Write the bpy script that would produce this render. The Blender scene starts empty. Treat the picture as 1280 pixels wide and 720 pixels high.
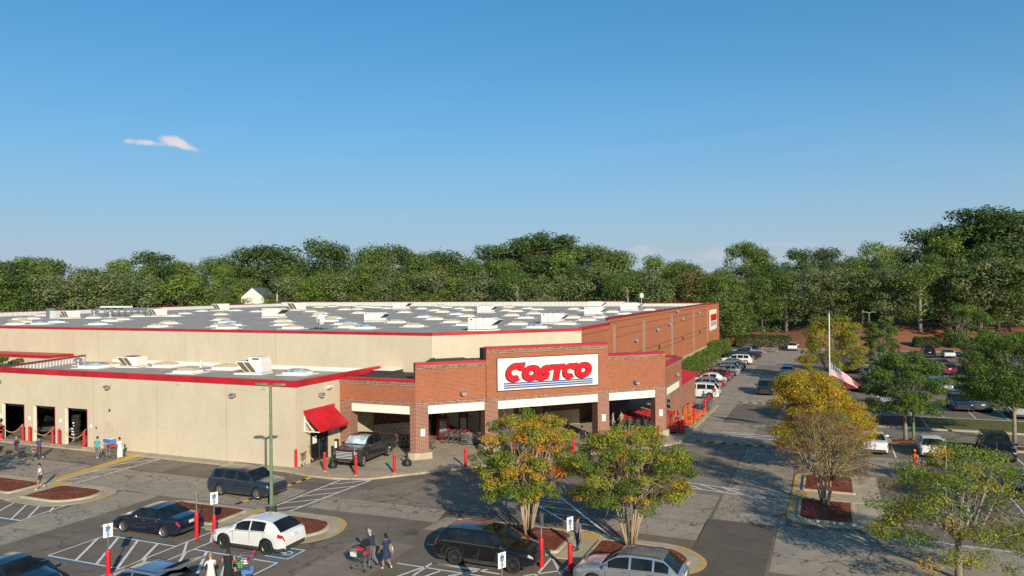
import bpy, bmesh, math, random
import numpy as np
from math import sin, cos, pi, radians, sqrt
from mathutils import Vector, Matrix, Quaternion

scene = bpy.context.scene
col = scene.collection
# ------------------------------------------------------------------ camera
F_PX, CAM_H = 945.0, 13.0
YAW, PITCH, ROLL = radians(-22.65), radians(-0.05), radians(0.53)
_f = Vector((sin(YAW) * cos(PITCH), cos(YAW) * cos(PITCH), -sin(PITCH)))
_r = Vector((cos(YAW), -sin(YAW), 0))
_d = _f.cross(_r)
CAM_R = _r * cos(ROLL) + _d * sin(ROLL)
CAM_D = _d * cos(ROLL) - _r * sin(ROLL)
CAM_F = _f
cam_data = bpy.data.cameras.new('camera')
cam = bpy.data.objects.new('camera', cam_data)
col.objects.link(cam)
M = Matrix.Identity(4)
for i in range(3):
    M[i][0], M[i][1], M[i][2] = CAM_R[i], -CAM_D[i], -CAM_F[i]
M[2][3] = CAM_H
cam.matrix_world = M
cam_data.sensor_width = 36.0
cam_data.lens = F_PX / 1280.0 * 36.0
cam_data.clip_start = 0.5
cam_data.clip_end = 9000
scene.camera = cam
# ------------------------------------------------------------------ sky, sun, exposure
SUN_EL, SUN_AZ = radians(22.0), radians(138.0)      # azimuth clockwise from +Y
SUN_DIR = Vector((sin(SUN_AZ) * cos(SUN_EL), cos(SUN_AZ) * cos(SUN_EL), sin(SUN_EL)))
world = bpy.data.worlds.new('World')
scene.world = world
world.use_nodes = True
wn, wl = world.node_tree.nodes, world.node_tree.links
wn.clear()
w_out = wn.new('ShaderNodeOutputWorld')
w_bg = wn.new('ShaderNodeBackground')
w_bg.inputs['Strength'].default_value = 0.145
w_sky = wn.new('ShaderNodeTexSky')
w_sky.sky_type = 'NISHITA'
w_sky.sun_disc = False
w_sky.sun_elevation = SUN_EL
w_sky.sun_rotation = SUN_AZ
w_sky.altitude = 300
w_sky.air_density = 0.62
w_sky.dust_density = 0.7
w_sky.ozone_density = 4.4
# small clouds that belong to the sky itself: soft puffs in given directions
w_geo = wn.new('ShaderNodeTexCoord')
def w_node(kind, **kw):
    n = wn.new(kind)
    for k, v in kw.items():
        setattr(n, k, v)
    return n
def pix_dir(px, py):
    v = CAM_R * ((px - 640) / F_PX) + CAM_D * ((py - 360) / F_PX) + CAM_F
    return v.normalized()
w_noise = w_node('ShaderNodeTexNoise')
w_noise.inputs['Scale'].default_value = 46.0
w_noise.inputs['Detail'].default_value = 5.0
wl.new(w_geo.outputs['Generated'], w_noise.inputs['Vector'])
def puff(px, py, half_w, half_h, slope, amount):
    """soft ellipse round a sky direction; returns socket 0..1"""
    c = pix_dir(px, py)
    up = Vector((0, 0, 1))
    right = c.cross(up).normalized()
    up2 = right.cross(c)
    ax = right * cos(slope) - up2 * sin(slope)
    ay = right * sin(slope) + up2 * cos(slope)
    def dotn(v):
        n = w_node('ShaderNodeVectorMath', operation='DOT_PRODUCT')
        wl.new(w_geo.outputs['Generated'], n.inputs[0])
        n.inputs[1].default_value = v
        return n.outputs['Value']
    def m(op, a, b=None, c_=None):
        n = w_node('ShaderNodeMath', operation=op)
        for i, s in enumerate((a, b, c_)):
            if s is None: continue
            if isinstance(s, (int, float)): n.inputs[i].default_value = s
            else: wl.new(s, n.inputs[i])
        return n.outputs[0]
    u = m('MULTIPLY', dotn(ax), F_PX / half_w)
    v = m('MULTIPLY', dotn(ay), F_PX / half_h)
    front = m('GREATER_THAN', dotn(c), 0.0)
    d2 = m('ADD', m('MULTIPLY', u, u), m('MULTIPLY', v, v))
    e = m('SUBTRACT', 1.0, d2)
    e = m('ADD', e, m('MULTIPLY', m('SUBTRACT', w_noise.outputs['Fac'], 0.5), 2.4))
    mr = w_node('ShaderNodeMapRange', interpolation_type='SMOOTHSTEP')
    wl.new(e, mr.inputs[0])
    mr.inputs[1].default_value, mr.inputs[2].default_value = -0.1, 1.1
    mr.inputs[3].default_value, mr.inputs[4].default_value = 0.0, amount
    return m('MULTIPLY', mr.outputs[0], front)
# the camera's highlight roll-off, applied evenly to the whole sky: c / (1 + k * luminance)
w_lum = w_node('ShaderNodeRGBToBW'); wl.new(w_sky.outputs[0], w_lum.inputs[0])
w_k = w_node('ShaderNodeMath', operation='MULTIPLY_ADD'); wl.new(w_lum.outputs[0], w_k.inputs[0]); w_k.inputs[1].default_value = 0.24; w_k.inputs[2].default_value = 1.0
w_div = w_node('ShaderNodeVectorMath', operation='DIVIDE'); wl.new(w_sky.outputs[0], w_div.inputs[0]); wl.new(w_k.outputs[0], w_div.inputs[1])
w_tint = w_node('ShaderNodeVectorMath', operation='MULTIPLY'); wl.new(w_div.outputs[0], w_tint.inputs[0]); w_tint.inputs[1].default_value = (0.50, 1.22, 1.13)
# pale haze low over the horizon, the same all round
w_sep = w_node('ShaderNodeSeparateXYZ'); wl.new(w_geo.outputs['Generated'], w_sep.inputs[0])
def wm(op, a, b):
    n = w_node('ShaderNodeMath', operation=op)
    for i, s in enumerate((a, b)):
        if isinstance(s, (int, float)): n.inputs[i].default_value = s
        else: wl.new(s, n.inputs[i])
    return n.outputs[0]
w_z = wm('POWER', wm('MULTIPLY', wm('MAXIMUM', w_sep.outputs[2], 0.0), 1 / 0.155), 1.3)
w_haze = w_node('ShaderNodeMixRGB'); wl.new(wm('POWER', 2.71828, wm('MULTIPLY', w_z, -1.0)), w_haze.inputs[0])
wl.new(w_tint.outputs[0], w_haze.inputs[1]); w_haze.inputs[2].default_value = (2.25, 2.55, 2.95, 1)
w_col = w_haze.outputs[0]
for args in [(176, 177.5, 17, 4.2, 0.0, 0.75), (196, 180, 14, 3.0, 0.1, 0.45), (214, 176.5, 17, 7.0, 0.18, 0.85), (231, 182.5, 20, 5.0, 0.3, 0.8),
             (806, 314, 22, 9, 0, 0.22), (900, 318, 16, 12, 0, 0.2), (968, 306, 60, 4, 0, 0.14), (1000, 320, 60, 9, 0, 0.16), (1142, 308, 26, 16, 0, 0.25),
             (870, 322, 60, 8, 0, 0.12)]:
    fac = puff(*args)
    mx = w_node('ShaderNodeMixRGB')
    wl.new(fac, mx.inputs[0]); wl.new(w_col, mx.inputs[1])
    mx.inputs[2].default_value = (3.9, 3.55, 3.6, 1)
    w_col = mx.outputs[0]
wl.new(w_col, w_bg.inputs['Color'])
wl.new(w_bg.outputs[0], w_out.inputs[0])
sun_data = bpy.data.lights.new('sun', 'SUN')
sun_data.energy = 3.9
sun_data.angle = radians(0.53)
sun_data.color = (1.0, 0.875, 0.695)
sun = bpy.data.objects.new('sun', sun_data)
col.objects.link(sun)
sun.location = SUN_DIR * 60 + Vector((0, 0, 20))
sun.rotation_euler = (-SUN_DIR).to_track_quat('-Z', 'Y').to_euler()
vs = scene.view_settings
vs.view_transform = 'Standard'
try: vs.look = 'None'
except Exception: pass
vs.gamma = 1.0
vs.exposure = 0.50
vs.use_curve_mapping = False
scene.render.engine = 'CYCLES'
scene.cycles.max_bounces = 6
scene.cycles.diffuse_bounces = 3
scene.cycles.glossy_bounces = 3
scene.cycles.transmission_bounces = 4
scene.cycles.transparent_max_bounces = 8
scene.cycles.use_denoising = False
scene.cycles.sample_clamp_indirect = 6.0

# ------------------------------------------------------------------ helpers
def G(px, py, z=0.0):
    """photo pixel -> point on the horizontal plane at height z"""
    d = CAM_R * ((px - 640) / F_PX) + CAM_D * ((py - 360) / F_PX) + CAM_F
    t = (z - CAM_H) / d.z
    return Vector((t * d.x, t * d.y, z))

class MB:
    def __init__(s):
        s.v, s.f, s.m = [], [], []
    def add(s, vs_, fs, m=0):
        b = len(s.v)
        s.v.extend([tuple(p) for p in vs_])
        s.f.extend([tuple(b + i for i in f) for f in fs])
        s.m.extend([m] * len(fs))
        return s
    def box(s, x0, x1, y0, y1, z0, z1, m=0):
        return s.add([(x0, y0, z0), (x1, y0, z0), (x1, y1, z0), (x0, y1, z0), (x0, y0, z1), (x1, y0, z1), (x1, y1, z1), (x0, y1, z1)],
                     [(0, 3, 2, 1), (4, 5, 6, 7), (0, 1, 5, 4), (1, 2, 6, 5), (2, 3, 7, 6), (3, 0, 4, 7)], m)
    def rbox(s, c, ax, ay, hx, hy, z0, z1, m=0):
        """box with horizontal axes ax, ay (unit 2d) round c"""
        ps = []
        for z in (z0, z1):
            for sx, sy in ((-1, -1), (1, -1), (1, 1), (-1, 1)):
                ps.append((c[0] + ax[0] * hx * sx + ay[0] * hy * sy, c[1] + ax[1] * hx * sx + ay[1] * hy * sy, z))
        return s.add(ps, [(0, 3, 2, 1), (4, 5, 6, 7), (0, 1, 5, 4), (1, 2, 6, 5), (2, 3, 7, 6), (3, 0, 4, 7)], m)
    def obox(s, c, X, Y, Z, m=0):
        """box from centre and three half-axis vectors"""
        c, X, Y, Z = map(Vector, (c, X, Y, Z))
        ps = [c + X * a + Y * b + Z * d for d in (-1, 1) for a, b in ((-1, -1), (1, -1), (1, 1), (-1, 1))]
        return s.add(ps, [(0, 3, 2, 1), (4, 5, 6, 7), (0, 1, 5, 4), (1, 2, 6, 5), (2, 3, 7, 6), (3, 0, 4, 7)], m)
    def bar(s, p, q, w, h=None, m=0):
        """square bar from p to q"""
        h = h or w
        p, q = Vector(p), Vector(q)
        d = q - p
        L = d.length
        if L < 1e-6: return s
        d /= L
        a = d.cross(Vector((0, 0, 1)))
        if a.length < 1e-4: a = Vector((1, 0, 0))
        a.normalize(); b = a.cross(d)
        return s.obox((p + q) / 2, d * L / 2, a * w / 2, b * h / 2, m)
    def prism(s, pts, z0, z1, m=0, top=True, bottom=True):
        n = len(pts)
        ps = [(p[0], p[1], z0) for p in pts] + [(p[0], p[1], z1) for p in pts]
        fs = [(i, (i + 1) % n, n + (i + 1) % n, n + i) for i in range(n)]
        if top: fs.append(tuple(range(n, 2 * n)))
        if bottom: fs.append(tuple(range(n - 1, -1, -1)))
        return s.add(ps, fs, m)
    def sheet(s, pts, z, m=0):
        return s.add([(p[0], p[1], z) for p in pts], [tuple(range(len(pts)))], m)
    def cyl(s, p, q, r0, r1=None, n=8, m=0, caps=True):
        r1 = r0 if r1 is None else r1
        p, q = Vector(p), Vector(q)
        d = (q - p).normalized()
        a = d.orthogonal().normalized(); b = d.cross(a)
        ps = [p + (a * cos(2 * pi * i / n) + b * sin(2 * pi * i / n)) * r0 for i in range(n)] + \
             [q + (a * cos(2 * pi * i / n) + b * sin(2 * pi * i / n)) * r1 for i in range(n)]
        fs = [(i, (i + 1) % n, n + (i + 1) % n, n + i) for i in range(n)]
        if caps: fs += [tuple(range(n - 1, -1, -1)), tuple(range(n, 2 * n))]
        return s.add(ps, fs, m)
    def tube(s, path, radii, n=6, m=0):
        """tapered tube along a path of points"""
        path = [Vector(p) for p in path]
        if isinstance(radii, (int, float)): radii = [radii] * len(path)
        d = (path[1] - path[0]).normalized()
        a = d.orthogonal().normalized()
        ps = []
        for i, p in enumerate(path):
            d = (path[min(i + 1, len(path) - 1)] - path[max(i - 1, 0)]).normalized()
            a = (a - d * a.dot(d))
            a = a.normalized() if a.length > 1e-6 else d.orthogonal().normalized()
            b = d.cross(a)
            for k in range(n):
                t = 2 * pi * k / n
                ps.append(p + (a * cos(t) + b * sin(t)) * radii[i])
        fs = []
        for i in range(len(path) - 1):
            for k in range(n):
                fs.append((i * n + k, i * n + (k + 1) % n, (i + 1) * n + (k + 1) % n, (i + 1) * n + k))
        fs += [tuple(range(n - 1, -1, -1)), tuple(range((len(path) - 1) * n, len(path) * n))]
        return s.add(ps, fs, m)
    def lathe(s, prof, n=16, axis='z', c=(0, 0, 0), m=0):
        """prof = [(r, h)...] revolved"""
        ps = []
        for r, h in prof:
            for k in range(n):
                t = 2 * pi * k / n
                x, y = r * cos(t), r * sin(t)
                p = (x, y, h) if axis == 'z' else ((x, h, y) if axis == 'y' else (h, x, y))
                ps.append((p[0] + c[0], p[1] + c[1], p[2] + c[2]))
        fs = []
        for i in range(len(prof) - 1):
            for k in range(n):
                f = (i * n + k, i * n + (k + 1) % n, (i + 1) * n + (k + 1) % n, (i + 1) * n + k)
                fs.append(f if axis != 'y' else f[::-1])
        return s.add(ps, fs, m)
    def mesh(s, name, uv=True, smooth=None):
        me = bpy.data.meshes.new(name)
        me.from_pydata(s.v, [], s.f)
        if any(s.m): me.polygons.foreach_set('material_index', s.m)
        me.update()
        if uv: metric_uv(me)
        if smooth is not None:
            me.polygons.foreach_set('use_smooth', [True] * len(me.polygons))
            if smooth < 170: me.set_sharp_from_angle(angle=radians(smooth))
        return me
    def build(s, name, mats, parent=None, loc=None, rotz=0, uv=True, smooth=None):
        return mobj(name, s.mesh(name, uv, smooth), mats, parent, loc, rotz)

def metric_uv(me):
    """uv in metres: along the wall / height on upright faces, x / y on flat ones"""
    lay = me.uv_layers.new(name='UVMap')
    data = np.zeros(len(me.loops) * 2)
    vs_ = me.vertices
    for p in me.polygons:
        n = p.normal
        if abs(n.z) < 0.75 and (abs(n.x) + abs(n.y)) > 1e-6:
            l = sqrt(n.x * n.x + n.y * n.y)
            ux, uy = -n.y / l, n.x / l
            for li in p.loop_indices:
                c = vs_[me.loops[li].vertex_index].co
                data[2 * li] = c.x * ux + c.y * uy
                data[2 * li + 1] = c.z
        else:
            for li in p.loop_indices:
                c = vs_[me.loops[li].vertex_index].co
                data[2 * li] = c.x
                data[2 * li + 1] = c.y
    lay.data.foreach_set('uv', data)

def mobj(name, me, mats, parent=None, loc=None, rotz=0):
    o = bpy.data.objects.new(name, me)
    col.objects.link(o)
    if mats is not None and len(me.materials) == 0:
        for m in (mats if isinstance(mats, (list, tuple)) else [mats]):
            me.materials.append(m)
    if parent is not None: o.parent = parent
    if loc is not None: o.location = loc
    if rotz: o.rotation_euler = (0, 0, rotz)
    return o

def tag(o, label=None, cat=None, group=None, kind=None):
    if label: o['label'] = label
    if cat: o['category'] = cat
    if group: o['group'] = group
    if kind: o['kind'] = kind
    return o

def thing(name, label, cat, loc=(0, 0, 0), rotz=0, group=None):
    o = bpy.data.objects.new(name, None)
    col.objects.link(o)
    o.empty_display_size = 0.3
    o.location = loc
    o.rotation_euler = (0, 0, rotz)
    return tag(o, label, cat, group)

KIDS = {}
def copy_tree(o, parent=None):
    c = o.copy()
    col.objects.link(c)
    c.parent = parent
    for ch in list(o.children):
        copy_tree(ch, c)
    return c

def dup(root, loc, rotz, label=None, group=None, scale=None):
    c = copy_tree(root)
    c.location = loc
    c.rotation_euler = (0, 0, rotz)
    if scale is not None: c.scale = scale if isinstance(scale, (tuple, list)) else (scale,) * 3
    if label: c['label'] = label
    if group: c['group'] = group
    return c

def ordinal(n):
    words = ['first', 'second', 'third', 'fourth', 'fifth', 'sixth', 'seventh', 'eighth', 'ninth', 'tenth', 'eleventh', 'twelfth',
             'thirteenth', 'fourteenth', 'fifteenth', 'sixteenth', 'seventeenth', 'eighteenth', 'nineteenth', 'twentieth']
    if n <= 20: return words[n - 1]
    tens = {2: 'twenty', 3: 'thirty', 4: 'forty', 5: 'fifty', 6: 'sixty', 7: 'seventy', 8: 'eighty', 9: 'ninety'}[n // 10]
    if n % 10 == 0: return tens[:-1] + 'ieth'
    return tens + '-' + words[n % 10 - 1]
# ------------------------------------------------------------------ materials
def new_mat(name):
    m = bpy.data.materials.new(name)
    m.use_nodes = True
    nt = m.node_tree
    return m, nt.nodes, nt.links, nt.nodes['Principled BSDF']

def mix(nd, lk, fac, a, b, mode='MIX'):
    n = nd.new('ShaderNodeMixRGB')
    n.blend_type = mode
    for i, s in enumerate((fac, a, b)):
        if isinstance(s, (int, float)): n.inputs[i].default_value = s
        elif isinstance(s, (tuple, list)): n.inputs[i].default_value = (*s[:3], 1)
        else: lk.new(s, n.inputs[i])
    return n.outputs[0]

def noise(nd, lk, vec, scale, detail=4, rough=0.55, dist=0.0):
    n = nd.new('ShaderNodeTexNoise')
    n.inputs['Scale'].default_value = scale
    n.inputs['Detail'].default_value = detail
    n.inputs['Roughness'].default_value = rough
    n.inputs['Distortion'].default_value = dist
    if vec is not None: lk.new(vec, n.inputs['Vector'])
    return n.outputs['Fac']

def ramp(nd, lk, s, lo, hi, a=0.0, b=1.0):
    n = nd.new('ShaderNodeMapRange')
    n.interpolation_type = 'SMOOTHSTEP'
    lk.new(s, n.inputs[0])
    for i, v in zip((1, 2, 3, 4), (lo, hi, a, b)): n.inputs[i].default_value = v
    return n.outputs[0]

def coords(nd, kind='Object'):
    return nd.new('ShaderNodeTexCoord').outputs[kind]

def bump(nd, lk, bsdf, h, strength=0.3, dist=0.02):
    b = nd.new('ShaderNodeBump')
    b.inputs['Strength'].default_value = strength
    b.inputs['Distance'].default_value = dist
    lk.new(h, b.inputs['Height'])
    lk.new(b.outputs[0], bsdf.inputs['Normal'])

def flat(name, c, rough=0.6, metal=0.0, var=0.12, scale=3.0, spec=0.5, coat=0.0, kind='Object', bmp=0.0):
    m, nd, lk, b = new_mat(name)
    v = coords(nd, kind)
    f = noise(nd, lk, v, scale, 5, 0.6)
    f = ramp(nd, lk, f, 0.3, 0.7)
    lk.new(mix(nd, lk, f, tuple(x * (1 - var) for x in c), tuple(min(1, x * (1 + var)) for x in c)), b.inputs['Base Color'])
    b.inputs['Roughness'].default_value = rough
    b.inputs['Metallic'].default_value = metal
    b.inputs['Specular IOR Level'].default_value = spec
    if coat:
        b.inputs['Coat Weight'].default_value = coat
        b.inputs['Coat Roughness'].default_value = 0.06
    if bmp: bump(nd, lk, b, f, bmp)
    return m

def brick_mat(name, c1, c2, mortar, bw=0.3, bh=0.1, ms=0.012, rough=0.85, stain=0.18, bias=0.0):
    m, nd, lk, b = new_mat(name)
    uv = coords(nd, 'UV')
    t = nd.new('ShaderNodeTexBrick')
    lk.new(uv, t.inputs['Vector'])
    t.inputs['Color1'].default_value = (*c1, 1); t.inputs['Color2'].default_value = (*c2, 1); t.inputs['Mortar'].default_value = (*mortar, 1)
    t.inputs['Scale'].default_value = 1.0
    t.inputs['Mortar Size'].default_value = ms
    t.inputs['Mortar Smooth'].default_value = 0.1
    t.inputs['Bias'].default_value = bias
    t.inputs['Brick Width'].default_value = bw
    t.inputs['Row Height'].default_value = bh
    mp = nd.new('ShaderNodeMapping')
    mp.inputs['Scale'].default_value = (0.35, 0.08, 1)
    lk.new(uv, mp.inputs['Vector'])
    st = ramp(nd, lk, noise(nd, lk, mp.outputs[0], 3.0, 6, 0.65), 0.35, 0.75)
    st2 = ramp(nd, lk, noise(nd, lk, uv, 0.25, 3), 0.35, 0.7)
    c = mix(nd, lk, mix(nd, lk, st, (0, 0, 0), (stain,) * 3), t.outputs['Color'], tuple(x * 0.55 for x in mortar))
    c = mix(nd, lk, mix(nd, lk, st2, (0, 0, 0), (0.22,) * 3), c, mix(nd, lk, 1.0, c, (0.72, 0.70, 0.68), 'MULTIPLY'))
    lk.new(c, b.inputs['Base Color'])
    b.inputs['Roughness'].default_value = rough
    b.inputs['Specular IOR Level'].default_value = 0.25
    bump(nd, lk, b, t.outputs['Fac'], -0.35 if False else 0.25, -0.006)
    return m

def asphalt_mat(name, base, light, crack=0.8, cscale=0.32, patch=0.25, cov=0.0):
    m, nd, lk, b = new_mat(name)
    v = coords(nd)
    fine = noise(nd, lk, v, 26, 4, 0.75)
    mid = noise(nd, lk, v, 0.55, 6, 0.62)
    big = noise(nd, lk, v, 0.085, 4, 0.5)
    c = mix(nd, lk, ramp(nd, lk, mid, 0.3, 0.72), base, light)
    c = mix(nd, lk, ramp(nd, lk, big, 0.35, 0.65, 0, patch), c, tuple(x * 0.55 for x in base))
    c = mix(nd, lk, ramp(nd, lk, fine, 0.3, 0.75, 0.0, 0.5), c, mix(nd, lk, 1.0, c, (1.5, 1.48, 1.45), 'MULTIPLY'))
    # tyre-worn streaks along the two travel directions
    for sc in ((0.06, 1.1, 1), (1.0, 0.05, 1)):
        mp = nd.new('ShaderNodeMapping'); mp.inputs['Scale'].default_value = sc
        lk.new(v, mp.inputs['Vector'])
        st = ramp(nd, lk, noise(nd, lk, mp.outputs[0], 1.0, 4, 0.6), 0.58, 0.8, 0, 0.4)
        c = mix(nd, lk, st, c, tuple(x * 0.5 for x in base))
    # cracks: warped cells, only where the old surface has given way
    wv = nd.new('ShaderNodeTexNoise'); wv.inputs['Scale'].default_value = 0.9; wv.inputs['Detail'].default_value = 5
    lk.new(v, wv.inputs['Vector'])
    add = nd.new('ShaderNodeVectorMath'); add.operation = 'MULTIPLY_ADD'
    lk.new(wv.outputs['Color'], add.inputs[0]); add.inputs[1].default_value = (1.9, 1.9, 0); lk.new(v, add.inputs[2])
    ck = None
    for s, w in ((cscale, 0.014), (cscale * 2.7, 0.024)):
        vo = nd.new('ShaderNodeTexVoronoi'); vo.feature = 'DISTANCE_TO_EDGE'
        vo.inputs['Scale'].default_value = s
        lk.new(add.outputs[0], vo.inputs['Vector'])
        e = ramp(nd, lk, vo.outputs['Distance'], 0.0, w, 1.0, 0.0)
        msk = ramp(nd, lk, noise(nd, lk, v, 0.16 * (1 if ck is None else 1.7), 2), (0.46 if ck is None else 0.53) - cov, (0.56 if ck is None else 0.62) - cov, 0, 1)
        mm = nd.new('ShaderNodeMath'); mm.operation = 'MULTIPLY'
        lk.new(e, mm.inputs[0]); lk.new(msk, mm.inputs[1])
        if ck is None: ck = mm.outputs[0]
        else:
            mx = nd.new('ShaderNodeMath'); mx.operation = 'MAXIMUM'
            lk.new(ck, mx.inputs[0]); lk.new(mm.outputs[0], mx.inputs[1]); ck = mx.outputs[0]
    cm = nd.new('ShaderNodeMath'); cm.operation = 'MULTIPLY'; lk.new(ck, cm.inputs[0]); cm.inputs[1].default_value = crack
    c = mix(nd, lk, cm.outputs[0], c, tuple(x * 0.32 for x in base))
    # oil spots
    sp = ramp(nd, lk, noise(nd, lk, v, 1.3, 2), 0.70, 0.76, 0, 0.55)
    c = mix(nd, lk, sp, c, (0.05, 0.045, 0.04))
    lk.new(c, b.inputs['Base Color'])
    b.inputs['Roughness'].default_value = 0.93
    b.inputs['Specular IOR Level'].default_value = 0.3
    bump(nd, lk, b, fine, 0.5, 0.02)
    return m

def paint_mat(name, c, wear=0.45, under=(0.07, 0.067, 0.063)):
    """road paint, worn through in places"""
    m, nd, lk, b = new_mat(name)
    v = coords(nd)
    n1 = ramp(nd, lk, noise(nd, lk, v, 2.2, 6, 0.7), 0.50, 0.72, 0, wear)
    n2 = ramp(nd, lk, noise(nd, lk, v, 14, 3, 0.7), 0.45, 0.8, 0, 0.6 * wear)
    cc = mix(nd, lk, n1, c, under)
    cc = mix(nd, lk, n2, cc, under)
    lk.new(cc, b.inputs['Base Color'])
    b.inputs['Roughness'].default_value = 0.8
    return m

def concrete_mat(name, c, joint=None, jd=0.4):
    m, nd, lk, b = new_mat(name)
    v = coords(nd)
    c0 = mix(nd, lk, ramp(nd, lk, noise(nd, lk, v, 0.7, 6, 0.65), 0.3, 0.75), tuple(x * 0.74 for x in c), tuple(x * 1.1 for x in c))
    c0 = mix(nd, lk, ramp(nd, lk, noise(nd, lk, v, 18, 3, 0.7), 0.35, 0.75, 0, 0.25), c0, tuple(x * 0.6 for x in c))
    c0 = mix(nd, lk, ramp(nd, lk, noise(nd, lk, v, 1.7, 3), 0.62, 0.75, 0, 0.4), c0, tuple(x * 0.45 for x in c))
    if joint:
        t = nd.new('ShaderNodeTexBrick'); t.offset = 0
        lk.new(v, t.inputs['Vector'])
        t.inputs['Scale'].default_value = 1.0
        t.inputs['Mortar Size'].default_value = 0.012
        t.inputs['Brick Width'].default_value = joint; t.inputs['Row Height'].default_value = joint
        c0 = mix(nd, lk, t.outputs['Fac'], c0, tuple(x * jd for x in c))
    lk.new(c0, b.inputs['Base Color'])
    b.inputs['Roughness'].default_value = 0.9
    b.inputs['Specular IOR Level'].default_value = 0.3
    return m

def speckle_mat(name, c1, c2, c3, scale=30, rough=0.95, bmp=0.8):
    m, nd, lk, b = new_mat(name)
    v = coords(nd)
    vo = nd.new('ShaderNodeTexVoronoi'); vo.inputs['Scale'].default_value = scale
    lk.new(v, vo.inputs['Vector'])
    sx = nd.new('ShaderNodeSeparateColor'); lk.new(vo.outputs['Color'], sx.inputs[0])
    c = mix(nd, lk, sx.outputs[0], c1, c2)
    c = mix(nd, lk, ramp(nd, lk, sx.outputs[1], 0.9, 0.97), c, c3)
    c = mix(nd, lk, ramp(nd, lk, noise(nd, lk, v, 0.5, 4), 0.35, 0.7, 0, 0.45), c, tuple(x * 0.6 for x in c1))
    lk.new(c, b.inputs['Base Color'])
    b.inputs['Roughness'].default_value = rough
    b.inputs['Specular IOR Level'].default_value = 0.2
    bump(nd, lk, b, vo.outputs['Distance'], bmp, 0.03)
    return m

def leaf_mat(name, transl=0.35, hue_var=0.25, sc=0.9):
    """leaf colour comes from the leaf's own colour attribute"""
    m, nd, lk, b = new_mat(name)
    at = nd.new('ShaderNodeAttribute'); at.attribute_name = 'Col'
    oi = nd.new('ShaderNodeObjectInfo')
    c = mix(nd, lk, ramp(nd, lk, oi.outputs['Random'], 0, 1, 0, hue_var), at.outputs['Color'],
            mix(nd, lk, 1.0, at.outputs['Color'], (1.35, 1.12, 0.8), 'MULTIPLY'))
    lk.new(c, b.inputs['Base Color'])
    b.inputs['Roughness'].default_value = 0.55
    b.inputs['Specular IOR Level'].default_value = 0.3
    tr = nd.new('ShaderNodeBsdfTranslucent')
    lk.new(mix(nd, lk, 1.0, c, (1.25, 1.25, 0.6), 'MULTIPLY'), tr.inputs['Color'])
    ms = nd.new('ShaderNodeMixShader'); ms.inputs[0].default_value = transl
    lk.new(b.outputs[0], ms.inputs[1]); lk.new(tr.outputs[0], ms.inputs[2])
    lk.new(ms.outputs[0], nd['Material Output'].inputs[0])
    return m

def bark_mat(name, c1, c2):
    m, nd, lk, b = new_mat(name)
    v = coords(nd)
    mp = nd.new('ShaderNodeMapping'); mp.inputs['Scale'].default_value = (5, 5, 0.9)
    lk.new(v, mp.inputs['Vector'])
    f = noise(nd, lk, mp.outputs[0], 2.2, 6, 0.7)
    lk.new(mix(nd, lk, ramp(nd, lk, f, 0.35, 0.7), c1, c2), b.inputs['Base Color'])
    b.inputs['Roughness'].default_value = 0.9
    bump(nd, lk, b, f, 0.6, 0.03)
    return m

def car_paint(name, c, metal=0.35, rough=0.26, coat=1.0):
    m, nd, lk, b = new_mat(name)
    v = coords(nd)
    f = ramp(nd, lk, noise(nd, lk, v, 1.4, 5, 0.6), 0.3, 0.75, 0, 0.25)
    lk.new(mix(nd, lk, f, c, tuple(0.8 * x + 0.012 for x in c)), b.inputs['Base Color'])
    # a little road dust dulls the coat
    dr = ramp(nd, lk, noise(nd, lk, v, 3.0, 6, 0.7), 0.3, 0.8, rough * 0.6, rough * 1.2)
    lk.new(dr, b.inputs['Roughness'])
    b.inputs['Metallic'].default_value = metal
    b.inputs['Coat Weight'].default_value = coat
    b.inputs['Coat Roughness'].default_value = 0.05
    return m

def glass_mat(name, c, rough=0.04, spec=0.9):
    m, nd, lk, b = new_mat(name)
    v = coords(nd)
    lk.new(mix(nd, lk, ramp(nd, lk, noise(nd, lk, v, 1.6, 3), 0.35, 0.7), c, tuple(x * 2.2 for x in c)), b.inputs['Base Color'])
    b.inputs['Roughness'].default_value = rough
    b.inputs['Specular IOR Level'].default_value = spec
    return m

MAT = {}
MAT['asphalt'] = asphalt_mat('asphalt_dark', (0.151, 0.122, 0.095), (0.201, 0.165, 0.131), 0.6, 0.16)
MAT['asphalt_old'] = asphalt_mat('asphalt_old', (0.286, 0.238, 0.185), (0.367, 0.308, 0.243), 1.0, 0.34, 0.15, 0.10)
MAT['asphalt_mid'] = asphalt_mat('asphalt_mid', (0.193, 0.158, 0.124), (0.254, 0.211, 0.166), 0.9, 0.24, 0.15, 0.03)
MAT['asphalt_new'] = asphalt_mat('asphalt_new', (0.104, 0.085, 0.069), (0.138, 0.114, 0.092), 0.25, 0.12, 0.1)
MAT['concrete'] = concrete_mat('concrete', (0.50, 0.42, 0.30))
MAT['walk'] = concrete_mat('sidewalk_concrete', (0.46, 0.385, 0.285), 1.5)
MAT['white_line'] = paint_mat('white_road_paint', (0.76, 0.75, 0.73), 0.6, (0.15, 0.135, 0.12))
MAT['yellow_line'] = paint_mat('yellow_road_paint', (0.62, 0.36, 0.045), 0.6)
MAT['yellow_kerb'] = paint_mat('yellow_kerb_paint', (0.62, 0.38, 0.06), 0.9, (0.36, 0.31, 0.24))
MAT['blue_line'] = paint_mat('blue_road_paint', (0.05, 0.15, 0.27), 0.75)
MAT['black_rubber'] = flat('black_rubber', (0.02, 0.02, 0.02), 0.8)
MAT['mulch'] = speckle_mat('red_mulch', (0.23, 0.066, 0.040), (0.14, 0.038, 0.025), (0.36, 0.16, 0.09), 16)
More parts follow.
